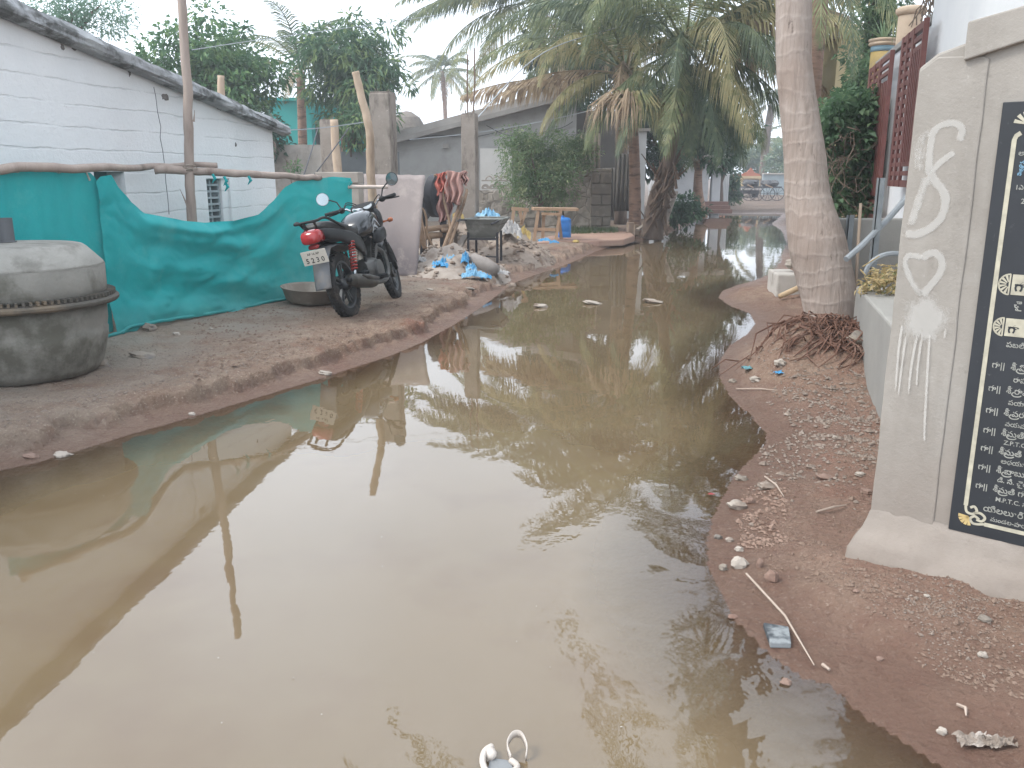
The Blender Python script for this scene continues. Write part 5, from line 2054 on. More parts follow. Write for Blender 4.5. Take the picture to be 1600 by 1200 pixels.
# wooden trestles, jerrycan
wd2 = pm('raw_timber', '#8a6f58', '#9d836b', 8, .85, .3, 40, .004, '#6d5643', 3, .55, .7, stretch=(1, 1, .3))
YT = 17.0
ts = thing('wooden_bench', 'rough wooden bench frame under the bush beside the blue drum', 'bench', (P(855, 362, YT).x, YT, .15))
zg = gz(P(855, 362, YT).x, YT) - .02
for (xt, yt, xb_, yy) in ((841, 330, 834, YT), (876, 328, 868, YT), (850, 332, 848, YT + .5), (872, 332, 878, YT + .5)):
    a = P(xt, yt, yy)
    MB().bar(a, (P(xb_, 350, yy).x, yy, zg), .06).build('leg', wd2, ts)
MB().bar(P(832, 326, YT + .2), P(902, 327, YT + .25), .5, .05).build('top_board', wd2, ts)
MB().bar(P(834, 358, YT), P(868, 359, YT), .04, .06).build('stretcher', wd2, ts)
MB().bar(P(846, 334, YT - .02), P(876, 335, YT - .02), .04, .05).build('stretcher', wd2, ts)
t2 = thing('wooden_trestle', 'narrow wooden trestle leaning at the rubble under the bush', 'trestle', (P(810, 350, 15.6).x, 15.6, .15))
for (xt, yt, xb_, yb_) in ((803, 325, 800, 350), (822, 328, 814, 352), (812, 327, 816, 350)):
    MB().bar(P(xt, yt, 15.6), P(xb_, yb_, 15.6), .055).build('leg', wd2, t2)
MB().bar(P(799, 326, 15.6), P(826, 328, 15.6), .06).build('top_beam', wd2, t2)
q = P(882, 364, 18.0)
jz = gz(q.x, 18.0)
jc = thing('blue_drum', 'bright blue plastic drum standing beside the wooden bench', 'drum', (q.x, 18.0, jz))
b = MB()
b.add(*ell_loft([((q.x, 18, jz + .21), .001, .001, 1)], 4)) if False else None
sec = [(0, .9), (.02, 1.0), (.12, 1.0), (.13, .96), (.15, 1.0), (.30, 1.0), (.31, .96), (.33, 1.0), (.38, .96), (.41, .7), (.42, .3)]
vs, fs, n = [], [], 24
for z_, k in sec:
    for j in range(n):
        a_ = 2 * math.pi * j / n
        ca, sa = math.cos(a_), math.sin(a_)
        vs.append((q.x + .135 * k * math.copysign(abs(ca) ** .6, ca), 18 + .11 * k * math.copysign(abs(sa) ** .6, sa), jz + z_))
for i in range(len(sec) - 1):
    for j in range(n):
        fs.append((i * n + j, i * n + (j + 1) % n, (i + 1) * n + (j + 1) % n, (i + 1) * n + j))
fs.append(tuple((len(sec) - 1) * n + j for j in range(n)))
b.add(vs, fs)
b.build('body', pm('drum_blue', '#1f66ad', '#2a72b5', 4, .4, .1), jc, auto=40)
b = MB()
b.lathe([(.035, .41), (.035, .45), (.02, .455)], 14, (q.x - .04, 18, jz))
b.build('cap', MATS['drum_blue'], jc, auto=40)
q = P(900, 366, 17.0)
b = MB()
b.blob((q.x, 17, gz(q.x, 17) + .02), (.07, .05, .035), 4, .4)
tag(b.build('plastic_wrapper', ysk), 'tiny yellow wrapper on the reddish pad near the blue drum', 'wrapper')
# reddish hard pad by the water
b = MB()
pad = [G(*p, .10) for p in ((838, 384), (880, 381), (935, 380), (975, 378), (992, 372), (985, 366), (940, 365), (880, 368), (845, 374))]
b.prism([(p.x, p.y) for p in pad], .02, .16, 'z')
o = b.build('earth_pad', pm('red_hard_earth', '#95776a', '#a48878', 2, .95, .4, 40, .01), bevel=.03)
tag(o, kind='structure', label='reddish hard earth pad at the water edge')
# ================================================================ walls and houses behind
# ---- rough stone compound wall, with ornamental grille and end pier
stone = NT('rubble_stone')
v0 = stone.coord('Object', (1, 1, 1.25))
nz_ = stone.n('ShaderNodeTexNoise')
nz_.inputs['Scale'].default_value = 2.5
stone.l(v0, nz_.inputs['Vector'])
v = stone.mix(.14, v0, nz_.outputs['Color'])
vo = stone.n('ShaderNodeTexVoronoi', feature='DISTANCE_TO_EDGE')
vo.inputs['Scale'].default_value = 3.2
stone.l(v, vo.inputs['Vector'])
vc = stone.n('ShaderNodeTexVoronoi')
vc.inputs['Scale'].default_value = 3.2
stone.l(v, vc.inputs['Vector'])
sp_ = stone.n('ShaderNodeSeparateColor')
stone.l(vc.outputs['Color'], sp_.inputs[0])
c = stone.mix(sp_.outputs[0], '#7c766e', '#948c82')
c = stone.mix(stone.noise(v, 2, 6, .7, .46, .6), c, '#a49c93')
c = stone.mix(stone.noise(v, 1.2, 6, .7, .54, .66), c, '#4c4843')
mr = stone.n('ShaderNodeMapRange')
mr.inputs['From Max'].default_value = .05
stone.l(vo.outputs['Distance'], mr.inputs['Value'])
c = stone.mix(stone.math('MULTIPLY', stone.math('SUBTRACT', 1.0, mr.outputs[0]), .3), c, '#5a544d')
stone.l(c, stone.b.inputs['Base Color'])
stone.b.inputs['Roughness'].default_value = .95
stone.b.inputs['Specular IOR Level'].default_value = .1
b1 = stone.bump(mr.outputs[0], .6, .04)
stone.bump(stone.noise(v, 12, 6, .7, 0, 1), .5, .03, b1)

YW = 20.9
cw2 = thing('compound_wall', 'rough stone compound wall with a grille panel, behind the bush and the bench', 'wall', (P(850, 350, YW).x, YW, 0))
xa_, xb_ = P(735, 300, YW).x, P(955, 300, YW).x
zt1 = P(900, 263, YW).z
zt2 = P(780, 297, YW).z
xm = P(850, 300, YW).x


def rough_wall(x0, x1, y0, z1, th=.35, nx_=40, nz_=14, seed=0):
    mb = MB()

    def f(u, w_):
        x = x0 + (x1 - x0) * u
        q = Vector((x * 2.2, w_ * 3, seed))
        nz2 = noise.noise(q) * .05 + noise.noise(q * 3) * .025
        return (x, y0 + nz2, -.05 + (z1 + .05 + .02 * noise.noise(Vector((x * 2, seed, 5)))) * w_)
    mb.grid(f, nx_, nz_)
    mb.box(((x0 + x1) / 2, y0 + th / 2 + .05, z1 / 2 - .03), (x1 - x0, th, z1 + .0))
    return mb


rough_wall(xm, xb_ - .45, YW, zt1, seed=1).build('wall', stone.m, cw2)
rough_wall(xa_, xm, YW + .05, zt2, seed=2).build('wall', stone.m, cw2)
# end pier of dressed blocks
b = MB()
rn = random.Random(9)
z = 0.
k = 0
while z < zt1 - .06:
    h_ = rn.uniform(.20, .28)
    h_ = min(h_, zt1 - z)
    n_ = 2 if k % 2 else 1
    xs = [xb_ - .5, xb_ - .5 + .5 * rn.uniform(.4, .6), xb_] if n_ == 2 else [xb_ - .5, xb_]
    for i in range(len(xs) - 1):
        b.box(((xs[i] + xs[i + 1]) / 2, YW + .15 + rn.uniform(-.015, .015), z + h_ / 2), (xs[i + 1] - xs[i] - .012, .5, h_ - .012))
    z += h_
    k += 1
b.box((xb_ - .25, YW + .17, zt1 / 2), (.47, .44, zt1 - .02))
b.build('end_pier', pm('block_stone', '#8b8378', '#79716a', 2.5, .95, .5, 25, .02, '#a59c90', 1.6, .52, .64, spec=.1), cw2, bevel=.02)
# grille: arcs and hoops cast in cement
b = MB()
gx0, gx1 = P(752, 283, YW).x, P(800, 283, YW).x
gz0_, gz1_ = zt2 + .01, P(775, 268, YW).z
gyy = YW + .15
gw, ghh = gx1 - gx0, gz1_ - gz0_
for (z_) in (gz0_ + .02, gz0_ + ghh * .5):
    b.box(((gx0 + gx1) / 2, gyy, z_), (gw, .07, .035))
for i in range(4):
    cx_ = gx0 + gw * (i + .5) / 4
    for rr_ in (gw / 8.5, gw / 14):
        b.tube([(cx_ + rr_ * math.cos(a_), gyy, gz0_ + .03 + rr_ * math.sin(a_)) for a_ in np.linspace(0, math.pi, 11)], .018, 5)
for i in range(3):
    cx_ = gx0 + gw * (i + 1) / 4
    rr_ = gw / 9
    b.tube([(cx_ + rr_ * math.cos(a_), gyy, gz0_ + ghh * .5 + .02 + rr_ * math.sin(a_)) for a_ in np.linspace(0, math.pi, 11)], .018, 5)
b.box((gx0 + gw / 2, gyy, gz0_ + ghh * .27), (.12, .06, .12), R=Matrix.Rotation(rad(45), 3, 'Y'))
b.build('grille', pm('cast_cement', '#9b948b', '#89827a', 5, .9, .3), cw2)
# ---- grey cement house with a slanting roof slab
YH = 24.0
gh2 = thing('cement_house', 'grey cement house with a slanting roof edge behind the stone wall', 'house', (P(760, 250, YH).x, YH, 0))
x0, x1 = P(618, 240, YH).x, P(900, 240, YH).x
zl, zr_ = P(620, 222, YH).z, P(897, 150, YH).z
b = MB()
b.prism([(x0, 0), (x1, 0), (x1, zr_), (x0, zl)], YH, YH + 5, 'y')
b.build('wall', pm('house_cement', '#a09f9c', '#93918e', 1.2, .9, .3, 30, .01, '#85827e', .8, .52, .7, spec=.15), gh2)
b = MB()
b.prism([(x0 - .35, zl - .13), (x1 + .25, zr_ + .03), (x1 + .25, zr_ + .15), (x0 - .35, zl - .01)], YH - .35, YH + 5.3, 'y')
b.build('roof', pm('roof_slab', '#7a7570', '#8b8782', 2, .9, .3), gh2)
b = MB()                                        # raised parapet strip behind the eave
b.prism([(x0 - .3, zl + .0), (x1 + .2, zr_ + .16), (x1 + .2, zr_ + .42), (x0 - .3, zl + .20)], YH + .3, YH + .5, 'y')
b.build('parapet', pm('parapet_cement', '#9a958f', '#88837d', 2, .9, .3), gh2)
b = MB()
for (px, py) in ((697, 228), (742, 193)):
    p = P(px, py, YH)
    b.box((p.x, YH - .06, p.z), (.16, .12, .12))
b.build('wall_bracket', pm('parapet_cement', '#9a958f'), gh2)
b = MB()
for pts in (((625, 222), (680, 212), (740, 214), (800, 200)), ((760, 196), (800, 212), (870, 202), (895, 190))):
    q = [P(x_, y_, YH - .06) for x_, y_ in pts]
    b.tube(spl([tuple(p) for p in q], 6), .012, 4)
b.build('wall_cable', pm('black_cable', '#3a3a3b', '#444445'), gh2)
b = MB()                                        # white-washed side room glimpsed by the column
p0, p1 = P(750, 240, YH - .6), P(800, 240, YH - .6)
b.box(((p0.x + p1.x) / 2, YH - .3, 1.05), (p1.x - p0.x, .55, 2.1))
b.build('side_room', pm('house_white', '#bdbbb7', '#aeaca8', 1.5, .9, .2), gh2)
# doorway and lean-to at the right end, their shade put into one box's colour
b = MB()
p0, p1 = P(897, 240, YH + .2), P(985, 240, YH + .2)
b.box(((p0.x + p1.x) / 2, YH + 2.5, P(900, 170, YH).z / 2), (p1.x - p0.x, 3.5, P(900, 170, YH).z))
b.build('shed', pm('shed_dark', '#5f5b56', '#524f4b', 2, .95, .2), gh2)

# ---- corrugated sheets propped beyond the pier
cor = pm('corrugated_cement', '#84796d', '#978c80', 3, .85, .2, 30, .006, '#6a6056', 2, .5, .66, stretch=(3, 3, .4))
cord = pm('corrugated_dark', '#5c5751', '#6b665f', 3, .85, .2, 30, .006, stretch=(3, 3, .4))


def corr(x0p, x1p, yt, yb_, Y, mat, label, waves=6, lean=.15, tilt=0):
    a, b_ = P(x0p, 250, Y), P(x1p, 250, Y)
    zt, zb2 = P(x0p, yt, Y).z, max(P(x0p, yb_, Y).z, .1)

    def f(u, w_):
        return (a.x + (b_.x - a.x) * u + tilt * w_, Y + lean * w_ + .035 * math.sin(u * waves * 2 * math.pi), zb2 + (zt - zb2) * w_)
    o = MB().grid(f, waves * 8, 2).build('corrugated_sheet', mat, smooth=True, solid=.01)
    return tag(o, label, 'roofing sheet', 'corrugated sheets standing past the stone pier')


corr(905, 938, 208, 264, 21.3, cor, 'weathered tan corrugated sheet standing on the stone wall', 5)
corr(960, 986, 240, 330, 22.0, cord, 'grey corrugated sheet between the pier and the coconut trunk', 4, tilt=.05)
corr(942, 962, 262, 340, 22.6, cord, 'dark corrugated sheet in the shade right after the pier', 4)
b = MB()
p0, p1 = P(962, 225, 26), P(1010, 225, 26)
b.box(((p0.x + p1.x) / 2, 27, P(962, 205, 26).z / 2), (p1.x - p0.x, 2, P(962, 205, 26).z))
o = thing('white_outhouse', 'small white outhouse wall glimpsed behind the drooping palm fronds', 'house', ((p0.x + p1.x) / 2, 26, 0))
b.build('wall', pm('outhouse_white', '#c3c2c0', '#b4b3b1', 2, .9, .1), o)
MB().box(((p0.x + p1.x) / 2, 27, P(962, 205, 26).z + .04), (p1.x - p0.x + .2, 2.2, .08)).build('roof', MATS['roof_slab'], o)

# ---- long white house further down the lane
YF_ = 32.0
fh = thing('white_house', 'long whitewashed house with a pillared porch further down the lane', 'house', (P(1085, 300, YF_).x, YF_, 0))
lw_ = pm('far_white', '#b9b9ba', '#a5a5a6', 1.2, .9, .15, 20, .01, '#8d8b88', .8, .55, .7)
x0, x1 = P(1040, 300, YF_).x, P(1106, 300, YF_).x
zt = P(1080, 252, YF_).z + .1
b = MB()
b.box(((x0 + x1) / 2, YF_ + 2, zt / 2), (x1 - x0, 4, zt))
b.build('wall', lw_, fh)
MB().box(((x0 + x1) / 2 + .2, YF_ + 1.9, zt + .06), (x1 - x0 + .9, 4.8, .12)).build('roof', MATS['roof_slab'], fh)
MB().box((P(1117, 300, YF_ + .5).x, YF_ + .5, zt / 2), (.32, .32, zt)).build('porch_pillar', lw_, fh, bevel=.02)
b = MB()
for k in range(3):
    b.box((P(1112, 320, YF_).x + .1, YF_ - .1 - .3 * k, .42 - .13 * k), (.9, .3, .14))
b.build('porch_step', pm('red_step', '#7b5f56', '#6c534b', 3, .9, .2), fh)
b = MB()
for k in range(7):
    x_ = P(1122 + 2.6 * k, 290, YF_ + 3).x
    b.box((x_, YF_ + 3, .9), (.05, .05, 1.1))
b.box((P(1130, 290, YF_ + 3).x, YF_ + 3, 1.45), (.5, .06, .06))
b.build('railing', pm('rail_white', '#bfc0c0'), fh)

# ---- turquoise house and the low wall in front of it
YQ = 29.0
tq = thing('turquoise_house', 'turquoise painted flat roofed house behind the trees', 'house', (P(520, 250, YQ).x, YQ, 0))
tur = pm('turquoise_wash', '#2f8f8b', '#3a9c98', 1.2, .85, .15, 30, .006, '#4aa39f', .9, .55, .7)
x0, x1, x2 = P(415, 200, YQ).x, P(487, 200, YQ).x, P(580, 200, YQ).x
zt = P(480, 158, YQ).z
zt2 = P(540, 166, YQ).z
MB().box(((x0 + x1) / 2, YQ + 2, zt / 2), (x1 - x0, 4, zt)).build('wall', tur, tq)
MB().box(((x1 + x2) / 2, YQ + 2.6, zt2 / 2), (x2 - x1, 4, zt2)).build('wall', tur, tq)
MB().box(((x0 + x1) / 2, YQ + 2, zt + .05), (x1 - x0 + .2, 4.2, .1)).build('roof_edge', tur, tq)
MB().box((P(494, 205, YQ + .55).x, YQ + .57, P(494, 205, YQ).z - .1), (.25, .06, .9)).build('doorway', MATS['shed_dark'], tq)
YL = 20.5
gw_ = thing('yard_wall', 'stained grey yard wall before the turquoise house', 'wall', (P(480, 250, YL).x, YL, 0))
x0, x1 = P(405, 240, YL).x, P(530, 240, YL).x
zt = P(470, 226, YL).z
rough_wall(x0, x1, YL, zt, .2, 30, 6, 4).build('wall', pm('stained_wall', '#8f8a83', '#7c7770', 2, .92, .4, 20, .02, '#69645d', 1.2, .52, .66), gw_)
gw3 = thing('yard_wall', 'dark bluish yard wall between the pale pole stub and the tall column', 'wall', (P(560, 250, YL + 1).x, YL + 1, 0))
x0, x1 = P(530, 240, YL + 1).x, P(622, 240, YL + 1).x
MB().box(((x0 + x1) / 2, YL + 1.1, P(560, 237, YL + 1).z / 2), (x1 - x0, .2, P(560, 237, YL + 1).z)).build('wall', pm('slate_wall', '#565b5e', '#64696b', 2, .9, .3), gw3)
b = MB()
p0, p1 = P(493, 272, 13.2), P(560, 272, 13.2)
b.box(((p0.x + p1.x) / 2, 13.4, p0.z - .05), (p1.x - p0.x, .45, .16))
for x_ in (p0.x + .08, p1.x - .08):
    b.box((x_, 13.4, (p0.z - .13) / 2), (.16, .4, p0.z - .13))
tag(b.build('cement_ledge', pm('pale_ledge', '#a59d94', '#958d84', 3, .9, .2), bevel=.01), 'pale cement ledge behind the end of the netting', 'ledge')
# dome of thatch glimpsed beyond
b = MB()
c_ = P(636, 200, 34)
b.lathe([(.75, -1.6), (.8, -.4), (.72, 0), (.5, .38), (.2, .58), (.02, .62)], 20, c_, wob=lambda a, z: .06 * noise.noise(Vector((math.cos(a) * 3, math.sin(a) * 3, z * 3))))
o = b.build('thatched_hut', pm('grey_thatch', '#6a625c', '#7c746c', 6, .95, .6, 20, .03))
tag(o, 'rounded grey thatched hut top beyond the cement house', 'hut')

# ================================================================ end of the lane: truck, cart, bicycle
YK = 52.0
gzk = .15
tk = thing('goods_truck', 'decorated truck with an orange painted crown board parked at the end of the lane', 'truck', (P(1178, 300, YK).x, YK, gzk))
def kx(px): return P(px, 280, YK).x
def kz(py): return P(1180, py, YK).z
orange = pm('truck_orange', '#8f4f38', '#9a6048', 3, .6, .1)
cream_t = pm('truck_cream', '#b09a78', '#9d8a6d', 3, .6, .1)
MB().box(((kx(1160) + kx(1189)) / 2, YK + 1, (kz(275) + kz(297)) / 2), (kx(1189) - kx(1160), 1.8, kz(275) - kz(297))).build('cab', cream_t, tk, bevel=.06)
b = MB()
for k in range(2):
    b.box((kx(1169 + 12.5 * k), YK + .08, kz(286)), (kx(1180) - kx(1169.5), .05, kz(281.5) - kz(291)))
b.build('windscreen', pm('truck_glass', '#5d6d72', '#6a797d', 2, .1, 0), tk)
b = MB()
b.prism([(kx(1157), kz(279)), (kx(1188), kz(279)), (kx(1186), kz(272)), (kx(1178), kz(270)), (kx(1172), kz(262)), (kx(1166), kz(269)), (kx(1159), kz(271))], YK - .1, YK + .06, 'y')
b.build('crown_board', orange, tk)
MB().box(((kx(1157) + kx(1188)) / 2, YK - .14, kz(277)), (kx(1188) - kx(1157), .06, kz(275) - kz(279))).build('sign_band', cream_t, tk)
MB().box(((kx(1158) + kx(1190)) / 2, YK + 3.6, (kz(272) + kz(300)) / 2), (kx(1190) - kx(1158), 3.2, kz(272) - kz(300))).build('load_body', orange, tk)
b = MB()
b.box(((kx(1159) + kx(1189)) / 2, YK - .05, kz(295)), (kx(1189) - kx(1159), .25, kz(293) - kz(297)))
b.build('bumper', pm('truck_bumper', '#98908a', '#7f7872', 3, .5, .1), tk)
b = MB()
b.box(((kx(1162) + kx(1187)) / 2, YK + .2, kz(299)), (kx(1187) - kx(1162), .5, kz(296) - kz(303)))
b.build('radiator', iron, tk)
for x_ in (kx(1163), kx(1186)):
    for dy in (.7, 4.2):
        MB().lathe([(.45, -.13), (.5, -.1), (.5, .1), (.45, .13)], 18, (x_, YK + dy, gzk + .48), (1, 0, 0)).build('wheel', rub, tk, auto=40)
# hand carts in front
for (pxc, Yc, wpx, lab) in ((1172, 46, 22, 'dark loaded hand cart standing before the truck'), (1202, 46, 26, 'low wooden cart with big spoked wheels beyond the coconut trunk')):
    c0_ = P(pxc, 310, Yc)
    root = thing('hand_cart', lab, 'cart', (c0_.x, Yc, .12))
    hw = wpx / FPX * Yc / 2
    MB().box((c0_.x, Yc, .82), (hw * 2, 1.1, .08)).build('deck', iron, root)
    rn = random.Random(pxc)
    b = MB()
    for k in range(9):
        b.blob((c0_.x + rn.uniform(-.8, .8) * hw, Yc + rn.uniform(-.4, .4), .95 + rn.uniform(0, .12)), (.22, .25, .14), k, .35)
    b.build('load', pm('dark_load', '#3d4046', '#54524f', 3, .9, .3), root)
    for s_ in (-.55, .55):
        mb = MB()
        cc = Vector((c0_.x + s_ * hw, Yc - .5, .50))
        mb.lathe([(.34, -.02), (.37, -.02), (.37, .02), (.34, .02)], 22, cc, (.15, 1, 0), cap=False)
        for k in range(10):
            a_ = k * math.pi / 5
            mb.tube([cc, cc + Vector((math.cos(a_) * .35, 0, math.sin(a_) * .35))], .012, 4)
        mb.build('wheel', iron, root)
    MB().bar((c0_.x, Yc - .5, .80), (c0_.x - hw * 1.3, Yc - 1.2, .95), .05).build('shaft', wd2, root)
b = MB()
p0, p1 = P(1191, 285, 60), P(1290, 285, 60)
b.box(((p0.x + p1.x) / 2, 60, .75), (p1.x - p0.x, .2, 1.5))
o = thing('far_wall', 'pale bluish wall at the far end of the lane behind the carts', 'wall', ((p0.x + p1.x) / 2, 60, 0))
b.build('wall', pm('pale_blue_wall', '#8f9a9d', '#7f898c', 2, .9, .1), o)
MB().box(((p0.x + p1.x) / 2, 59.95, 1.53), (p1.x - p0.x, .4, .08)).build('coping', pm('pale_ledge', '#a59d94'), o)
# ================================================================ vegetation
bark = NT('coconut_bark')
v = bark.coord('Object')
sx = bark.n('ShaderNodeSeparateXYZ')
bark.l(v, sx.inputs[0])
ringz = bark.math('ADD', bark.math('MULTIPLY', sx.outputs['Z'], 15.0), bark.math('MULTIPLY', bark.noise(v, 2.6, 4, .6, 0, 1), 4.0))
ring = bark.math('POWER', bark.math('ABSOLUTE', bark.math('SINE', bark.math('MULTIPLY', ringz, 1.6))), 14.0)
fib = bark.noise(bark.coord('Object', (38, 38, 2.2)), 1.0, 5, .65, .3, .7)
fib2 = bark.noise(bark.coord('Object', (9, 9, 1.2)), 1.0, 5, .65, .35, .65)
c = bark.mix(fib, '#a2958c', '#82756c')
c = bark.mix(bark.math('MULTIPLY', fib2, .6), c, '#ab9f97')
c = bark.mix(bark.math('MULTIPLY', ring, .2), c, '#b8ada5')
c = bark.mix(bark.noise(bark.coord('Object', (14, 14, 5)), 1, 6, .75, .62, .72), c, '#5d5048')
c = bark.mix(bark.noise(v, 1.1, 4, .6, .45, .7), c, '#8d7d73')
bark.l(c, bark.b.inputs['Base Color'])
bark.b.inputs['Roughness'].default_value = .92
bark.b.inputs['Specular IOR Level'].default_value = .15
b1 = bark.bump(fib, .5, .02)
bark.bump(bark.math('ADD', ring, bark.math('MULTIPLY', bark.noise(v, 30, 5, .7, 0, 1), .9)), .2, .02, b1)
BARK = bark.m
bark2 = pm('ringed_brown_trunk', '#7d6455', '#8f7464', 5, .9, .4, 14, .02, '#57463b', 3, .5, .66, stretch=(1, 1, 4))
bark3 = pm('dark_bark', '#54473d', '#675950', 6, .92, .5, 18, .02, '#7c6c5f', 3, .55, .7, stretch=(2, 2, .5))

fr_green = leafmat('frond_green', '#5e6b4b', '#737c56', '#8c8f68', .42)
fr_dark = leafmat('frond_dark', '#4a5a47', '#5c6950', '#707a5a', .4)
fr_yel = leafmat('frond_yellowing', '#948e66', '#a89f78', '#7b7f58', .42)
fr_dead = leafmat('frond_dead', '#98846c', '#ab977c', '#7d6954', .3)
FR = {'g': fr_green, 'd': fr_dark, 'y': fr_yel, 'x': fr_dead}


def frond_mesh(base, az, el, L, droop, ll, hang, n=46, rn=None, rach=.022, sway=0., wl=.026):
    rn = rn or RND
    mb = MB()
    steps = 22
    p = Vector(base)
    pts, dirs = [p.copy()], []
    for i in range(steps):
        t_ = i / steps
        e = el - droop * t_ ** 1.25
        a = az + sway * t_ * t_
        d = Vector((math.cos(a) * math.cos(e), math.sin(a) * math.cos(e), math.sin(e)))
        dirs.append(d)
        p = p + d * (L / steps)
        pts.append(p.copy())
    dirs.append(dirs[-1])
    mb.tube(pts, [rach * (1 - .85 * i / steps) + .003 for i in range(steps + 1)], 5)
    vs, fs = [], []
    for k in range(n):
        t_ = .16 + .84 * (k + rn.uniform(-.3, .3)) / n
        t_ = min(max(t_, .05), .999)
        i = min(int(t_ * steps), steps - 1)
        f = t_ * steps - i
        b0 = pts[i].lerp(pts[i + 1], f)
        d = dirs[i]
        side = d.cross(Vector((0, 0, 1)))
        if side.length < 1e-3:
            side = Vector((-math.sin(az), math.cos(az), 0)).cross(Vector((0, 0, 1)))
        side.normalize()
        upv = side.cross(d)
        lk = ll * (math.sin(math.pi * min(1, .18 + .80 * t_)) ** .7) * rn.uniform(.85, 1.1)
        for s_ in (-1, 1):
            a = .55 + .55 * t_ + rn.uniform(-.08, .08)
            dd = (side * s_ * math.cos(a) + d * math.sin(a) + upv * .25).normalized()
            h = hang * rn.uniform(.75, 1.25)
            d1 = (dd + Vector((0, 0, -h * .55))).normalized()
            d2 = (dd + Vector((0, 0, -h * 1.7))).normalized()
            wv = d * (wl * (.8 + .2 * math.sin(t_ * 3)))
            p1 = b0 + d1 * lk * .5
            p2 = p1 + d2 * lk * .5
            q = len(vs)
            vs += [b0 - wv * .4, b0 + wv * .4, p1 + wv * .5, p1 - wv * .5, p2]
            fs += [(q, q + 1, q + 2, q + 3), (q + 3, q + 2, q + 4)]
    mb.add(vs, fs)
    return mb


def palm(name, label, trunk, radii, crown_at, fronds, mat=bark2, cat='palm tree', group=None, ll=.55, n=46, wl=.026, coconuts=0, rings=True, fan=None):
    base = Vector(trunk[0])
    root = thing(name, label, cat, base, group=group)
    pts = [Vector(p) for p in spl([tuple(p) for p in trunk], 8)]
    rr = np.interp(np.linspace(0, 1, len(pts)), np.linspace(0, 1, len(radii)), radii)
    rr = [r * (1 + (.04 if rings else .012) * noise.noise(Vector((i * .9, base.x, 1))) + (.03 if rings and i % 3 == 0 else 0)) for i, r in enumerate(rr)]
    MB().tube(pts, rr, 16).build('trunk', mat, root, smooth=True)
    rn = random.Random(int(abs(base.x * 100 + base.y * 31)))
    for (az, el, L, droop, hang, m) in fronds:
        c0 = Vector(crown_at) + Vector((math.cos(az), math.sin(az), 0)) * .08 + Vector((0, 0, rn.uniform(-.08, .08)))
        frond_mesh(c0, az, el, L, droop, ll * rn.uniform(.9, 1.1), hang, n, rn, sway=rn.uniform(-.3, .3), wl=wl).build('frond', FR[m], root)
    if coconuts:
        for k in range(coconuts):
            a = k * 2.4
            MB().blob(Vector(crown_at) + Vector((math.cos(a) * .22, math.sin(a) * .22, -.25 - .06 * (k % 3))), (.11, .11, .13), k, .08).build('coconut', pm('coconut_husk', '#6f6a3f', '#7f764a'), root, smooth=True)
    return root


def crown(k, seed, L=3.2, low=-.5, hi=1.3, mats='ggdy', hang=.9, skip=None):
    rn = random.Random(seed)
    out = []
    for i in range(k):
        az = i * 2.39996 + rn.uniform(-.2, .2)
        if skip and skip(az % (2 * math.pi)):
            continue
        f = (i + .5) / k
        el = hi + (low - hi) * f ** .8
        m = 'd' if f < .2 else ('g' if f < .62 else rn.choice('ggy'))
        if f > .9:
            m = rn.choice('yx')
        out.append((az, el, L * rn.uniform(.85, 1.1) * (.75 if f < .15 else 1), rn.uniform(1.0, 1.5) * (1 if f < .8 else .7), hang * rn.uniform(.8, 1.3) * (.6 if f < .3 else 1), m))
    return out


# ---- the big leaning coconut at the right bank; trunk edges follow the photograph
edges = [(520, 1262, 1336), (470, 1254, 1338), (430, 1244, 1331), (380, 1232, 1320), (335, 1228, 1304), (300, 1226, 1295), (250, 1225, 1290), (200, 1222, 1282), (150, 1217, 1274), (100, 1213, 1268), (50, 1212, 1268), (0, 1212, 1268), (-60, 1210, 1264)]
tp, trd = [], []
for i, (py, xl, xr_) in enumerate(edges):
    Y = 6.62 + .03 * i
    p = P((xl + xr_) / 2, py, Y)
    tp.append(p)
    trd.append((P(xr_, py, Y).x - P(xl, py, Y).x) / 2 * .985)
tp = [Vector((tp[0].x + .03, tp[0].y, .12))] + tp
trd = [trd[0] * 1.06] + trd
tp += [Vector((tp[-1].x - .04, 7.05, 4.2)), Vector((tp[-1].x - .06, 7.12, 5.5))]
trd += [.165, .15]
def over(az):       # nothing low towards the viewer's own window on the lane
    return False
mainc = (tp[-1].x, tp[-1].y, 5.55)
fr_main = crown(22, 11, 4.0, -.35, 1.25)
main = palm('coconut_palm', 'thick pale leaning coconut palm trunk standing on the right bank over its exposed root mat', tp, trd, mainc, fr_main, BARK, ll=.75, n=52, wl=.034, coconuts=6, rings=False)
# exposed root mat
rootm = pm('red_roots', '#5c4237', '#6e5245', 9, .95, .4, 40, .006, '#826a5d', 4, .52, .66)
b = MB()
rn = random.Random(21)
cen = Vector((tp[0].x - .04, 6.55, 0))
for k in range(620):
    a = rn.gauss(math.pi * 1.42, .36)
    r0_ = rn.uniform(.25, .98)
    x0, y0 = cen.x + r0_ * math.cos(a), cen.y + r0_ * math.sin(a)
    L_ = rn.uniform(.05, .24)
    x1, y1 = x0 + L_ * math.cos(a + (q_ := rn.gauss(0, .8))) * 1.15, y0 + L_ * math.sin(a + q_) * .9
    z0 = gz(x0, y0) + rn.uniform(-.02, .06)
    z1 = gz(x1, y1) + rn.uniform(-.03, .03)
    m_ = Vector(((x0 + x1) / 2 + rn.uniform(-.05, .05), (y0 + y1) / 2 + rn.uniform(-.05, .05), (z0 + z1) / 2 + rn.uniform(.0, .06)))
    b.tube([(x0, y0, z0), m_, (x1, y1, z1)], [rn.uniform(.005, .009), .006, .002], 4, cap=False)
ro_ = b.build('root_mat', rootm, main)
ro_['kind'] = 'stuff'

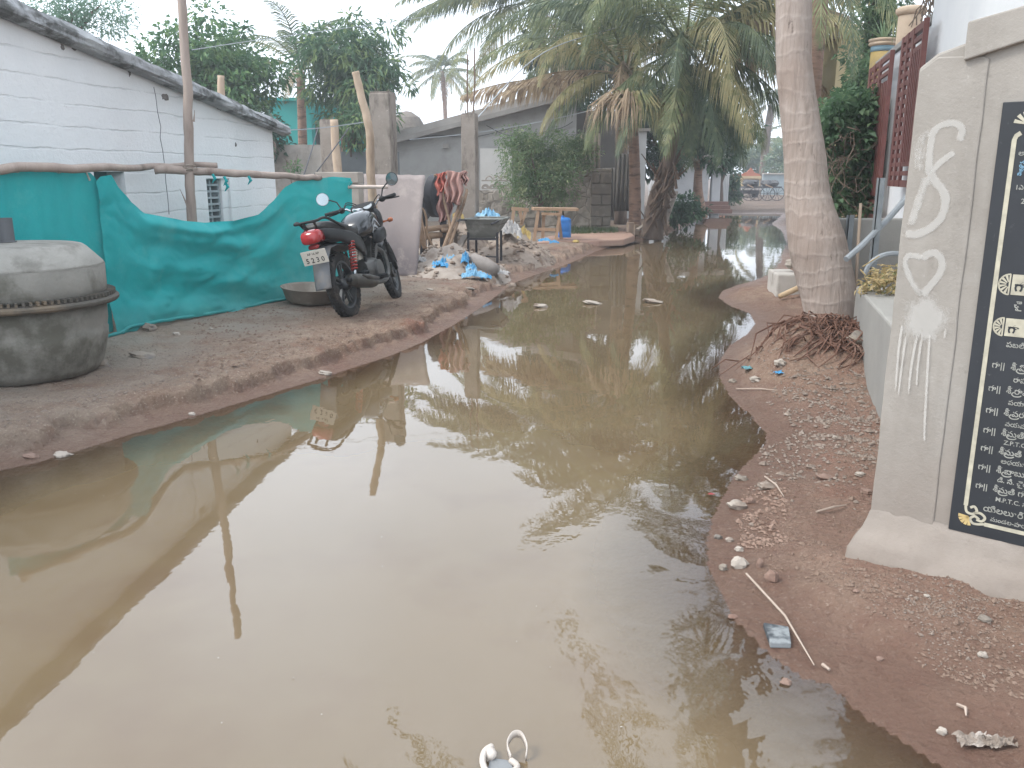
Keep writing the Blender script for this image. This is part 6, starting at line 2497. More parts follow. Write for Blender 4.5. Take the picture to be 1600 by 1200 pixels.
# ---- palms over the lane
def P3(px, py, Y):
    return P(px, py, Y)


pA = [P3(993, 338, 20.2), P3(992, 300, 20.2), P3(991, 250, 20.2), P3(988, 190, 20.2), P3(980, 122, 20.2)]
pA[0].z = .1
cA = P3(978, 112, 20.2)
az = lambda deg: rad(deg)
# young coconut: low crown, long ribs that rise and arch over; (azimuth, elevation, length, droop, leaflet hang, tint)
frA = [(az(a_), e_, L_, d_, h_, m_) for a_, e_, L_, d_, h_, m_ in (
    (172, 0.65, 3.96, 1.55, 1.2, 'g'), (192, 0.45, 3.86, 1.45, 1.3, 'y'), (205, 0.75, 4.05, 1.7, 1.1, 'g'), (228, 0.60, 3.86, 1.9, 1.2, 'y'), (150, 0.80, 4.05, 1.6, 1.1, 'd'),
    (248, 0.85, 3.86, 2.1, 1.1, 'g'), (268, 0.70, 3.68, 2.2, 1.2, 'y'), (290, 0.85, 3.77, 2.0, 1.1, 'g'), (312, 0.65, 3.77, 1.8, 1.2, 'y'), (335, 0.80, 3.86, 1.7, 1.1, 'g'), (355, 0.55, 3.86, 1.6, 1.2, 'g'),
    (20, 0.80, 3.86, 1.5, 1.0, 'd'), (50, 0.70, 3.77, 1.5, 1.0, 'd'), (80, 0.85, 3.77, 1.4, .9, 'd'), (110, 0.70, 3.77, 1.4, 1.0, 'd'), (135, 0.55, 3.77, 1.4, 1.0, 'd'),
    (185, 1.00, 3.68, 1.2, .7, 'd'), (235, 1.10, 3.59, 1.2, .7, 'g'), (300, 1.05, 3.68, 1.3, .7, 'd'), (0, 1.10, 3.59, 1.1, .6, 'd'), (90, 1.15, 3.59, .9, .5, 'd'),
    (180, 0.15, 3.31, .9, 1.6, 'x'), (258, 0.25, 2.21, 2.0, 1.6, 'x'), (330, 0.25, 3.04, 1.3, 1.6, 'y'), (215, 0.00, 2.94, 1.2, 1.5, 'y'),
    (240, -.35, 2.6, .9, 1.3, 'd'), (285, -.3, 2.7, 1.0, 1.3, 'g'), (310, -.25, 2.8, 1.0, 1.3, 'd'), (200, -.3, 2.7, 1.0, 1.3, 'd'), (345, -.2, 2.8, 1.0, 1.3, 'd'), (262, -.75, 2.0, .7, 1.1, 'x'))]
palm('coconut_palm', 'young coconut palm with a ringed brown trunk, tan fronds drooping before the corrugated sheets', pA, [.15, .13, .12, .15], cA, frA, bark2, ll=.72, n=66, wl=.036)
# taller one behind with a skirt of dead straw
pJ = [P3(970, 340, 23.0), P3(972, 150, 23.0), P3(975, 40, 23.0), P3(976, -60, 23.0)]
pJ[0].z = .1
cJ = P3(976, -70, 23.0)
frJ = [(az(a_), e_, L_, d_, h_, m_) for a_, e_, L_, d_, h_, m_ in (
    (262, -1.35, 3.2, .2, .35, 'x'), (285, -1.3, 3.0, .25, .35, 'x'), (225, -1.3, 2.9, .25, .35, 'x'), (310, -1.2, 2.8, .3, .4, 'x'), (200, -1.2, 2.6, .3, .4, 'x'), (270, -1.0, 2.9, .5, .5, 'x'),
    (180, .3, 3.6, 1.3, 1.2, 'g'), (210, .2, 3.6, 1.3, 1.2, 'g'), (330, .2, 3.6, 1.3, 1.2, 'g'), (350, .4, 3.6, 1.2, 1.1, 'd'), (30, .4, 3.6, 1.2, 1.1, 'd'), (90, .4, 3.6, 1.2, 1.1, 'd'), (140, .4, 3.6, 1.2, 1.1, 'd'),
    (240, -.2, 3.2, 1.1, 1.3, 'g'), (300, -.2, 3.2, 1.1, 1.3, 'g'), (200, 1.0, 3.4, 1.1, .8, 'd'), (320, 1.0, 3.4, 1.1, .8, 'd'), (80, 1.1, 3.3, 1.0, .7, 'd'))]
palm('coconut_palm', 'tall coconut palm whose trunk is wrapped in a skirt of hanging dead straw fronds', pJ, [.17, .15, .15, .17], cJ, frJ, bark3, ll=.75, n=60, wl=.038)
# low drooping tuft: a bent old frond falling in front of the trunk
t0 = P3(992, 165, 17.4)
root = thing('palm_frond', 'fallen tan palm frond fanned like an umbrella against the brown ringed trunk', 'palm frond', t0)
rn = random.Random(4)
top_ = P3(984, 157, 17.4)
for s_, mm in ((-1, 'x'), (1, 'y')):
    b = MB()
    vs, fs = [], []
    for k in range(115):
        ph = rad(rn.uniform(-8, 118))
        a0 = top_ + Vector((s_ * .05 * rn.random(), rn.uniform(-.25, .05), rn.uniform(-.10, .03)))
        hz_ = Vector((s_ * math.sin(ph), -math.cos(ph), 0))
        out_ = (hz_ + Vector((0, 0, rn.uniform(.0, .42)))).normalized()
        L_ = rn.uniform(.85, 1.3)
        p1 = a0 + out_ * L_ * .38
        p2 = p1 + (hz_ * .8 + Vector((0, 0, -rn.uniform(.45, .8)))).normalized() * L_ * .34
        p3 = p2 + (hz_ * .22 + Vector((rn.uniform(-.15, .15), 0, -1))).normalized() * L_ * .36
        wv = Vector((hz_.y, -hz_.x, 0)) * .014 + Vector((0, 0, rn.uniform(-.008, .008)))
        q = len(vs)
        vs += [a0 - wv * .5, a0 + wv * .5, p1 + wv, p1 - wv, p2 + wv * .8, p2 - wv * .8, p3]
        fs += [(q, q + 1, q + 2, q + 3), (q + 3, q + 2, q + 4, q + 5), (q + 5, q + 4, q + 6)]
    b.add(vs, fs)
    b.build('leaflets', FR[mm], root)
MB().tube([P3(984, 108, 19.9), P3(992, 104, 19.0), P3(992, 125, 18.0), P3(985, 156, 17.4), P3(981, 166, 17.1)], [.03, .03, .028, .022, .006], 6).build('stalk', FR['y'], root, smooth=True)

pB = [P3(846, 340, 30.5), P3(850, 200, 30.5), P3(846, 70, 30.5), P3(842, 12, 30.5)]
pB[0].z = .1
cB = P3(840, 2, 30.5)
frB = crown(24, 5, 4.9, -.5, 1.3, hang=1.0) + [(az(178), .45, 4.9, 1.1, 1.3, 'g'), (az(188), .2, 4.9, .9, 1.4, 'd'), (az(165), .6, 5.0, 1.2, 1.2, 'd'), (az(205), .5, 4.6, 1.4, 1.3, 'd'), (az(235), .45, 4.3, 1.7, 1.2, 'y'), (az(290), .3, 4.4, 1.5, 1.3, 'y')]
palm('coconut_palm', 'coconut palm rising behind the cement house roof with fronds reaching left into the sky', pB, [.2, .17, .17, .2], cB, frB, bark3, ll=.95, n=64, wl=.055, coconuts=5)
# long low horizontal frond with curtain-like leaflets
b = frond_mesh(P3(925, 128, 21.0), az(184), .10, 3.1, .5, .75, 2.0, 84, random.Random(8), wl=.034)
root = thing('palm_frond', 'dry tan frond stretched level across the cement house roof, leaflets hanging like a curtain', 'palm frond', P3(925, 128, 21.0))
b.build('leaflets', FR['x'], root)

pC = [P3(1020, 345, 19.2), P3(1026, 315, 19.1), P3(1036, 280, 18.9), P3(1046, 250, 18.6), P3(1060, 160, 18.2), P3(1070, 85, 18.0)]
pC[0].z = .06
cC = P3(1072, 74, 18.0)
frC = [(az(a_), e_, L_, d_, h_, m_) for a_, e_, L_, d_, h_, m_ in (
    (262, 0.82, 4.49, 2.0, 1.3, 'g'), (288, 0.87, 4.58, 1.9, 1.2, 'y'), (315, 0.87, 4.66, 1.7, 1.2, 'g'), (330, 0.67, 4.58, 1.6, 1.3, 'y'), (345, 0.82, 4.58, 1.6, 1.2, 'd'), (0, 0.82, 4.31, 1.6, 1.2, 'g'),
    (322, 0.47, 4.05, 1.35, 1.5, 'y'), (338, 0.57, 3.70, 1.3, 1.6, 'x'), (230, 0.72, 4.22, 1.8, 1.2, 'g'), (205, 0.82, 4.31, 1.6, 1.1, 'd'), (180, 0.72, 4.31, 1.6, 1.1, 'd'), (140, 0.77, 4.31, 1.5, 1.0, 'd'), (70, 0.77, 4.31, 1.4, 1.0, 'd'), (20, 0.77, 4.31, 1.6, 1.1, 'd'),
    (310, 1.04, 4.40, 1.3, .8, 'g'), (200, 1.02, 4.22, 1.3, .8, 'd'), (0, 1.04, 4.22, 1.2, .7, 'd'),
    (275, 0.52, 3.70, 2.1, 1.4, 'y'), (292, 0.37, 3.43, 1.6, 1.4, 'd'), (255, 0.32, 2.82, 1.6, 1.4, 'd'), (308, 0.22, 3.17, 1.2, 1.5, 'd'),
    (255, -.45, 3.0, .8, 1.3, 'g'), (280, -.55, 3.1, .7, 1.3, 'd'), (300, -.35, 3.2, .9, 1.4, 'g'), (325, -.3, 3.1, .9, 1.4, 'd'), (228, -.4, 3.0, .9, 1.3, 'd'), (205, -.3, 3.0, 1.0, 1.3, 'g'), (268, -.9, 2.6, .5, 1.1, 'd'), (290, -.2, 3.3, 1.1, 1.4, 'y'), (315, -.75, 2.7, .6, 1.2, 'd'), (345, .05, 3.3, 1.0, 1.5, 'x'))]
palm('coconut_palm', 'bushy young coconut palm by the water, a dense curtain of green fronds over the lane', pC, [.25, .2, .15, .12, .12, .13], cC, frC, bark3, ll=.95, n=72, wl=.040)
# brown leaf bases and stubs round its short stem
b = MB()
rn = random.Random(6)
for k in range(60):
    f = rn.random()
    p = Vector(pC[0]).lerp(Vector(pC[3]), .15 + .8 * f) + Vector((rn.uniform(-.17, .17), rn.uniform(-.2, .05), 0))
    d_ = Vector((rn.uniform(-.5, .6), rn.uniform(-.4, .2), rn.uniform(.5, 1))).normalized()
    b.tube([p - d_ * .25, p + d_ * rn.uniform(.2, .7)], [.035, .010], 5)
WMc = [o_ for o_ in COL.objects if o_.name.startswith('coconut_palm') and o_.get('label', '').startswith('bushy')][0]
b.build('leaf_bases', pm('leaf_base_brown', '#50443b', '#6d5b4d', 9, .9, .4, 25, .01), WMc)
pD = [P3(1262, 330, 14.0), P3(1268, 150, 13.6), P3(1285, -60, 13.2)]
pD[0].z = .15
cD = P3(1290, -90, 13.1)
palm('coconut_palm', 'coconut palm hidden behind the thick pale trunk, fronds hanging down beside the creeper', pD, [.15, .13, .13], cD,
     [(az(a_), e_, L_, d_, h_, m_) for a_, e_, L_, d_, h_, m_ in ((275, -.75, 2.4, .6, .9, 'd'), (300, -.55, 2.5, .9, 1.0, 'g'), (320, -.3, 2.6, 1.1, 1.1, 'd'), (345, .1, 2.6, 1.3, 1.1, 'g'), (250, -.3, 2.3, 1.2, 1.1, 'g'), (200, .3, 2.6, 1.2, 1.0, 'd'), (150, .4, 2.6, 1.2, 1.0, 'd'), (90, .5, 2.6, 1.2, 1.0, 'd'), (40, .5, 2.6, 1.2, 1.0, 'd'), (10, .4, 2.6, 1.2, 1.0, 'd'), (180, 1.1, 2.5, 1.0, .7, 'd'), (300, 1.1, 2.5, 1.0, .7, 'd'), (60, 1.2, 2.4, .9, .6, 'd'))],
     bark2, ll=.6, wl=.03)
# ---- palms further off
pE = [P3(472, 260, 27), P3(471, 160, 27), P3(470, 112, 27)]
pE[0].z = .1
palm('coconut_palm', 'coconut palm with upright fronds between the two leafy trees on the left', pE, [.15, .13, .13], P3(470, 105, 27), crown(16, 31, 2.9, -.1, 1.4, hang=.8), bark2, ll=.55, wl=.045, n=40)
pF = [P3(695, 330, 62), P3(696, 190, 62), P3(691, 112, 62)]
pF[0].z = .1
palm('coconut_palm', 'slender lone coconut palm far away against the white sky', pF, [.17, .14, .14], P3(690, 110, 62), crown(20, 37, 3.3, -.6, 1.3, hang=1.0), bark2, ll=.75, wl=.09, n=34)
pG = [P3(1190, 305, 66), P3(1192, 270, 66), P3(1200, 200, 66), P3(1206, 165, 66)]
palm('coconut_palm', 'far coconut palm leaning right at the lane end beside the truck', pG, [.36, .30, .26, .24], P3(1207, 158, 66), crown(18, 41, 3.6, -.5, 1.2, hang=1.0), bark3, ll=.8, wl=.1, n=32)
pH = [P3(1184, 300, 74), P3(1184, 240, 74), P3(1182, 224, 74)]
palm('coconut_palm', 'short far coconut palm behind the truck crown board', pH, [.16, .13, .13], P3(1182, 222, 74), crown(15, 43, 3.2, -.5, 1.2, hang=1.0), bark3, ll=.8, wl=.1, n=30)
pI = [P3(1212, 300, 80), P3(1211, 250, 80), P3(1209, 236, 80)]
palm('coconut_palm', 'far coconut palm half hidden by the thick pale trunk', pI, [.18, .15, .15], P3(1209, 234, 80), crown(15, 47, 3.4, -.5, 1.2, hang=1.0), bark3, ll=.8, wl=.1, n=30)


# ---- leafy trees
def leaves(mb, c, r, n, rn, ln, wd, droop=.3, shell=.5):
    """n folded leaf blades scattered through an ellipsoid clump"""
    vs, fs = [], []
    for k in range(n):
        d = Vector((rn.gauss(0, 1), rn.gauss(0, 1), rn.gauss(0, 1)))
        if d.length < 1e-3:
            continue
        d.normalize()
        q = shell + (1 - shell) * rn.random()
        p = Vector((c[0] + d.x * r[0] * q, c[1] + d.y * r[1] * q, c[2] + d.z * r[2] * q))
        ax = (d + Vector((rn.gauss(0, .6), rn.gauss(0, .6), rn.gauss(0, .5) - droop))).normalized()
        s = ax.cross(Vector((rn.gauss(0, .5), rn.gauss(0, .5), 1))).normalized()
        u = s.cross(ax)
        L_, w_ = ln * rn.uniform(.7, 1.25), wd * rn.uniform(.75, 1.2)
        m1 = p + ax * L_ * .45
        k0 = len(vs)
        vs += [p, m1 + s * w_ / 2 + u * w_ * .18, p + ax * L_ + Vector((0, 0, -L_ * .18)), m1 - s * w_ / 2 + u * w_ * .18]
        fs += [(k0, k0 + 1, k0 + 2), (k0, k0 + 2, k0 + 3)]
    mb.add(vs, fs)


def tree(name, label, base, top, cx, rad3, clumps, per, mat, seed, ln, wd, droop=.3, trunk_r=.1, cat='tree', group=None, bmat=None, csize=.42, holes=.12, limbs=7):
    """base, top of trunk; crown centre cx and radii rad3"""
    rn = random.Random(seed)
    base, top, cx = Vector(base), Vector(top), Vector(cx)
    root = thing(name, label, cat, base, group=group)
    mb = MB()
    mid = base.lerp(top, .5) + Vector((rn.uniform(-.1, .1), rn.uniform(-.1, .1), 0))
    mb.tube(spl([tuple(base), tuple(mid), tuple(top)], 5), [trunk_r * (1 - .05 * i) for i in range(11)], 9)
    cl = []
    for k in range(clumps):
        d = Vector((rn.gauss(0, 1), rn.gauss(0, 1), rn.gauss(0, 1))).normalized()
        q = rn.uniform(.45, 1.0) if k > clumps * .25 else rn.uniform(.1, .5)
        cl.append(cx + Vector((d.x * rad3[0] * q, d.y * rad3[1] * q, d.z * rad3[2] * q)))
    for k in range(limbs):
        e = cl[rn.randrange(len(cl))]
        m_ = top.lerp(e, .5) + Vector((rn.uniform(-.2, .2), rn.uniform(-.2, .2), rn.uniform(-.05, .25)))
        mb.tube(spl([tuple(top - Vector((0, 0, .1 * k % .4))), tuple(m_), tuple(e)], 4), [trunk_r * .55 * (1 - .1 * i) for i in range(9)], 6)
    mb.build('trunk', bmat or bark3, root, smooth=True)
    mb = MB()
    for c_ in cl:
        s = csize * rn.uniform(.55, 1.25)
        leaves(mb, c_, (s * 1.1, s * 1.1, s * .8), int(per * (s / csize) ** 2), rn, ln, wd, droop, .35)
    mb.build('crown', mat, root)
    return root


lf_a = leafmat('leaf_mid_green', '#3f6145', '#52764e', '#6f8d58', .4, .9)
lf_b = leafmat('leaf_mango', '#3f5e47', '#567655', '#7a8f5a', .4, .9)
lf_c = leafmat('leaf_dark', '#2c4434', '#3a553f', '#4d694b', .3, .9)
lf_d = leafmat('leaf_pale_bush', '#566f4c', '#71875e', '#959e79', .4, 1.2)
lf_e = leafmat('leaf_ivy', '#456047', '#577352', '#6f8760', .4, 2)
lf_f = leafmat('leaf_feathery', '#587a66', '#6c8c74', None, .4, 1)
lf_g = leafmat('leaf_far', '#5f7562', '#70836c', '#83906f', .3, .5)
lf_dry = leafmat('leaf_dry', '#a8946a', '#b3a27c', '#7d7f55', .3, 9)

tree('leafy_tree', 'broad green leafy tree rising behind the whitewashed hut roof', (P(355, 300, 22).x, 22, .1), P(360, 190, 22), P(334, 130, 22), (1.65, 1.6, 1.6), 100, 120, lf_a, 3, .17, .085, .2, .11, group='leafy trees on the left')
tree('leafy_tree', 'lower dark part tree beside the turquoise wall behind the hut corner', (P(425, 300, 20).x, 20, .1), P(424, 250, 20), P(418, 216, 20.4), (.3, .5, .55), 12, 90, lf_c, 4, .16, .08, .2, .08, group='leafy trees on the left', csize=.36)
tree('mango_tree', 'mango tree with long drooping leaves and a thin pale stem above the turquoise house', (P(530, 300, 24).x, 24, .1), P(536, 140, 24), P(558, 112, 24.2), (1.45, 1.3, 1.5), 96, 105, lf_b, 5, .24, .062, .75, .085, bmat=bark2, group='leafy trees on the left')
tree('mango_tree', 'small mango sapling below the tall one in front of the turquoise wall', (P(548, 300, 21.5).x, 21.5, .1), P(548, 225, 21.5), P(556, 206, 21.6), (.55, .4, .55), 12, 80, lf_b, 6, .2, .055, .8, .04, csize=.3, group='leafy trees on the left')
tree('feathery_tree', 'pale feathery treetop peeking over the hut roof', (P(95, 250, 19).x, 19, .1), P(95, 60, 19), P(110, 22, 19), (1.5, 1.2, .55), 26, 120, lf_f, 7, .11, .03, .1, .08, csize=.34)
tree('dark_tree', 'dense dark tree shading the long white house', (P(1098, 322, 27).x, 27, .1), P(1092, 255, 27), P(1086, 205, 27), (1.65, 1.5, 1.45), 70, 120, lf_c, 8, .2, .1, .3, .2, bmat=bark2)
tree('dark_tree', 'drooping dark tree reaching over the water beside the far palms', (P(1126, 322, 33).x, 33, .1), P(1126, 275, 33), P(1128, 230, 33), (.9, 1.0, 1.3), 44, 110, lf_c, 9, .2, .1, .3, .14)
tree('dark_tree', 'shadowy tree behind the palm trunks and white outhouse', (P(1030, 330, 28.5).x, 28.5, .1), P(1030, 240, 28.5), P(1030, 190, 28.5), (1.6, 1.3, 1.6), 55, 110, lf_c, 10, .2, .1, .3, .16)
tree('dark_tree', 'dense tree behind the coconut palms above the cement house', (P(900, 330, 31), )[0][:2] + (.1,), P(905, 150, 31), P(910, 95, 31), (2.4, 1.5, 1.9), 60, 110, lf_c, 17, .22, .11, .3, .2)
tree('bush', 'dark bush at the foot of the white house porch', (P(1138, 318, 38).x, 38, .12), (P(1138, 305, 38).x, 38, .6), (P(1138, 300, 38).x, 38, .95), (.6, .6, .75), 18, 110, lf_c, 11, .18, .09, .2, .05, cat='bush', csize=.36)
tree('bush', 'dark leafy bush by the leaning planks at the water edge', (P(1068, 335, 23).x, 23, .1), (P(1068, 325, 23).x, 23, .4), (P(1070, 322, 23).x, 23, .5), (.5, .4, .45), 16, 90, lf_c, 12, .13, .07, .2, .03, cat='bush', csize=.26)
tree('bush', 'big pale green small leaved bush spilling over the stone wall', (P(845, 345, 19.6).x, 19.6, .1), P(845, 300, 19.6), P(838, 262, 19.7), (.95, .7, .95), 95, 150, lf_d, 13, .075, .035, .1, .05, cat='bush', csize=.28)
tree('bush', 'loose top sprays of the pale bush beside the tan corrugated sheet', (P(885, 335, 20).x, 20.0, .1), P(882, 260, 20.2), P(893, 240, 20.3), (.55, .4, .62), 34, 90, lf_d, 14, .075, .035, .1, .03, cat='bush', csize=.22)
tree('round_tree', 'pale round tree far off behind the thick coconut trunk', (P(1232, 290, 62).x, 62, .1), P(1232, 268, 62), P(1232, 246, 62), (1.5, 1.5, 1.5), 34, 90, lf_g, 15, .3, .16, .2, .2, csize=.5)
tree('round_tree', 'hazy tree behind the goods truck', (P(1168, 290, 70).x, 70, .1), P(1168, 262, 70), P(1165, 246, 70), (2.0, 1.5, 1.3), 36, 90, lf_g, 16, .32, .16, .2, .2, csize=.55)
# ---- creeper and shrubs before the gate house
ivy = thing('creeper', 'dense green creeper mounded between the coconut trunk and the brown lattice', 'creeper', (P(1330, 330, 9.6).x, 9.6, .15))
rn = random.Random(19)
mb = MB()
for k in range(105):
    px, py = rn.uniform(1284, 1362), rn.uniform(150, 330)
    if px < 1300 and py < 175:
        continue
    if px > 1340 and py < 110 + rn.uniform(0, 40):
        continue
    leaves(mb, P(px, py, 9.6 + rn.uniform(-.4, .5)), (.15, .16, .15), 46, rn, .085, .06, .3, .2)
mb.build('leaves', lf_e, ivy)
mb = MB()
for k in range(70):
    x0, y0 = rn.uniform(1286, 1350), rn.uniform(200, 345)
    p = P(x0, y0, 9.2 + rn.uniform(-.2, .3))
    pts = [p]
    for i in range(5):
        pts.append(pts[-1] + Vector((rn.uniform(-.1, .1), rn.uniform(-.05, .05), rn.uniform(-.13, .08))))
    mb.tube(pts, .005, 4)
mb.build('stems', pm('dry_twig', '#5c5148'), ivy)
tree('cypress', 'tall dark creeper covered tree behind the yellow pot pillar', (P(1366, 330, 14.5).x, 14.5, .1), P(1366, 160, 14.5), P(1368, 30, 14.5), (.36, .4, 1.3), 36, 80, lf_e, 18, .10, .055, .3, .08, csize=.24, holes=0)
tree('cypress', 'vine hung dark tree right behind the hanging palm fronds', (P(1335, 330, 13.0).x, 13.0, .1), P(1335, 200, 13), P(1345, 150, 12.8), (.26, .4, 1.0), 24, 80, lf_e, 20, .10, .055, .3, .07, csize=.24)
yb_ = thing('yellow_house', 'pale yellow house wall glimpsed through the creeper', 'house', (P(1320, 250, 17).x, 17, .1))
b = MB()
p0, p1 = P(1303, 150, 17), P(1372, 150, 17)
b.box(((p0.x + p1.x) / 2, 18, P(1320, 60, 17).z / 2), (p1.x - p0.x, 2, P(1320, 60, 17).z))
b.build('wall', pm('faded_yellow', '#b5a988', '#a79b79', 2, .85, .1), yb_)
MB().box(((p0.x + p1.x) / 2, 18, P(1320, 60, 17).z + .05), (p1.x - p0.x + .2, 2.2, .1)).build('roof', MATS['roof_slab'], yb_)
tq2 = thing('green_fence', 'pale green painted fence post behind the creeper', 'fence', (P(1300, 320, 10.5).x, 10.5, .12))
b = MB()
for k in range(4):
    b.box((P(1290 + 8 * k, 300, 10.6).x, 10.6, .7), (.05, .03, 1.2))
b.box((P(1302, 300, 10.6).x, 10.62, 1.0), (.28, .02, .06))
b.build('pickets', pm('pale_green', '#7fa596', '#8fb0a2', 3, .7, .1), tq2)
# dry plant heap inside the boundary wall
dp = thing('dry_plants', 'pile of yellowing leafy cuttings lying behind the low boundary wall', 'plant', (P(1385, 440, 5.7).x, 5.7, .2))
mb = MB()
for k in range(30):
    leaves(mb, P(rn.uniform(1347, 1410), rn.uniform(418, 462), 5.8 + rn.uniform(-.1, .25)), (.05, .06, .03), 9, rn, .05, .032, .1, .2)
mb.build('leaves', lf_dry, dp)
mb = MB()
for k in range(14):
    p = P(rn.uniform(1345, 1405), rn.uniform(415, 455), 5.7)
    mb.tube([p, p + Vector((rn.uniform(-.15, .15), rn.uniform(-.1, .1), rn.uniform(-.04, .08)))], .004, 4)
mb.build('stems', pm('dry_stem', '#a08c62', '#8d7a55', 9, .9, 0), dp)
# weeds by the yard wall, grass at the stone wall foot
gr = MB()
for k in range(900):
    px = rn.uniform(885, 965)
    p = P(px, rn.uniform(354, 366), 1)
    g0 = on(px, rn.uniform(357, 366), .15)
    h_ = rn.uniform(.04, .12)
    a = rn.uniform(0, 6.28)
    d_ = Vector((math.cos(a), math.sin(a), 0))
    gr.add([g0 - d_ * .012, g0 + d_ * .012, g0 + Vector((rn.uniform(-.05, .05), rn.uniform(-.05, .05), h_))], [(0, 1, 2)])
tag(gr.build('grass', leafmat('grass_blade', '#4f6040', '#67734d', None, .3, 3)), kind='stuff', label='short grass at the foot of the stone wall')
tree('weed', 'thin weed with bare stalks before the stained yard wall', (P(455, 275, 14.5).x, 14.5, .8), P(455, 262, 14.5), P(455, 258, 14.5), (.16, .1, .16), 8, 14, lf_a, 22, .07, .03, .1, .008, cat='weed', csize=.1, limbs=8)
# ================================================================ small things on the banks
pale_st = pm('pale_stone', '#a39a90', '#8f867c', 8, .9, .4, 40, .006, '#77695e', 4, .52, .66)
red_st = pm('brick_stone', '#776257', '#867064', 8, .92, .4, 40, .006, '#664c41', 4, .52, .66)
grey_st = pm('grey_stone', '#766d63', '#8a8074', 8, .85, .3, 40, .006, '#5d5a58', 4, .52, .66)
STM = {'p': pale_st, 'r': red_st, 'g': grey_st}


def stone_at(px, py, w_, h_, m, label, seed, group='loose stones on the banks', water=False):
    p = G(px, py, .02) if water else on(px, py)
    k = (p - EYE).length / FPX
    if water:
        p.z = .004
    sx_, sz_ = w_ * k * .5, h_ * k * .5
    R = Matrix.Rotation(seed * 1.3, 3, 'Z')
    o = MB().blob((p.x, p.y, p.z + sz_ * .45), (sx_, sx_ * .75, sz_), seed, .5, 1.7, 14, 9, R=Matrix.Rotation(.15, 3, 'Y')).build('stone', STM[m], auto=32)
    tag(o, label, 'stone', group)
    return o


for i, (px, py, w_, h_, m, lab) in enumerate([
    (1155, 882, 24, 20, 'p', 'roundish pale stone at the near right water edge above the straw'),
    (1130, 887, 13, 13, 'g', 'small bluish grey stone beside the roundish pale one'),
    (1187, 884, 10, 20, 'r', 'upright brick chip right of the roundish pale stone'),
    (1205, 905, 22, 22, 'r', 'dark muddy clod below the brick chip'),
    (1152, 790, 30, 14, 'p', 'flat tan stone at the water edge left of the monument'),
    (1155, 857, 14, 9, 'p', 'little pale pebble above the roundish stone'),
    (1140, 842, 12, 8, 'p', 'tan pebble at the water line'),
    (1122, 838, 12, 9, 'g', 'tiny dark pebble nearest the water'),
    (1158, 746, 21, 9, 'g', 'dark flat stone at the puddle corner'),
    (1198, 760, 26, 12, 'p', 'pale broken lump on the gravelly bank'),
    (1172, 782, 16, 11, 'r', 'reddish brick lump amid the gravel'),
    (1180, 595, 18, 9, 'p', 'white flat chip below the root mat'),
    (1145, 596, 11, 7, 'g', 'grey chip at the water by the root mat'),
    (1222, 542, 18, 12, 'p', 'pale stone caught in the roots'),
    (1305, 683, 8, 6, 'p', 'single white pebble before the boundary wall'),
    (1295, 500, 30, 18, 'p', 'pale stone at the coconut trunk foot'),
    (1340, 535, 34, 24, 'g', 'rounded stone between the trunk and the boundary wall'),
    (1290, 742, 28, 8, 'r', 'reddish flat shard before the monument'),
    (1355, 768, 20, 8, 'r', 'small flat shard near the monument foot'),
    (1345, 742, 16, 7, 'p', 'thin pale shard near the monument'),
    (1228, 1068, 17, 14, 'r', 'brown clod beside the little inlet'),
    (1472, 1143, 14, 12, 'p', 'pale lump in the near mud'),
    (1375, 1028, 10, 8, 'r', 'red pebble on the near mud'),
    (1338, 925, 8, 6, 'r', 'tiny red pebble below the monument'),
    (1538, 968, 18, 8, 'g', 'flat grey chip on the sandy patch'),
    (1448, 931, 9, 4, 'p', 'white chip on the sandy patch'),
    (1535, 1024, 14, 9, 'p', 'pale pebble lower on the near mud'),
    (1145, 962, 16, 6, 'r', 'brown shard at the shallow margin'),
    (234, 517, 20, 14, 'g', 'grey stone on the dirt before the netting'),
    (276, 523, 11, 5, 'p', 'white chip beside the grey stone'),
    (330, 515, 8, 4, 'p', 'tiny white chip further right before the netting'),
    (222, 557, 34, 9, 'g', 'flat grey slab chip on the gravel near the mixer drum'),
    (155, 573, 26, 18, 'g', 'dark muddy lump beside the mixer drum'),
    (98, 712, 24, 9, 'p', 'muddy pale lump at the left water line'),
    (48, 714, 20, 7, 'r', 'brown mud lump at the left water line'),
    (300, 648, 10, 6, 'p', 'pale chip at the left water line'),
    (508, 584, 22, 6, 'p', 'white flat flake at the left water line'),
    (760, 440, 9, 6, 'p', 'pale chip below the sand heap'),
    (672, 453, 10, 4, 'p', 'pale flat chip on the dirt right of the motorcycle'),
    (735, 452, 14, 4, 'g', 'dark flat flake at the bank before the sand heap')]):
    stone_at(px, py, w_, h_, m, lab, i + 1)
for i, (px, py, w_, h_, lab) in enumerate([(845, 477, 22, 7, 'pale wet stone breaking the water before the stone pier'), (926, 472, 30, 5, 'flat pale stone lying in the water in mid lane'),
                                         (1021, 470, 30, 6, 'flat brown stone lying in the water towards the palm'), (1000, 368, 12, 4, 'small stone in the far water')]):
    stone_at(px, py, w_, h_, 'p', lab, 60 + i, 'stones standing out of the water', True)

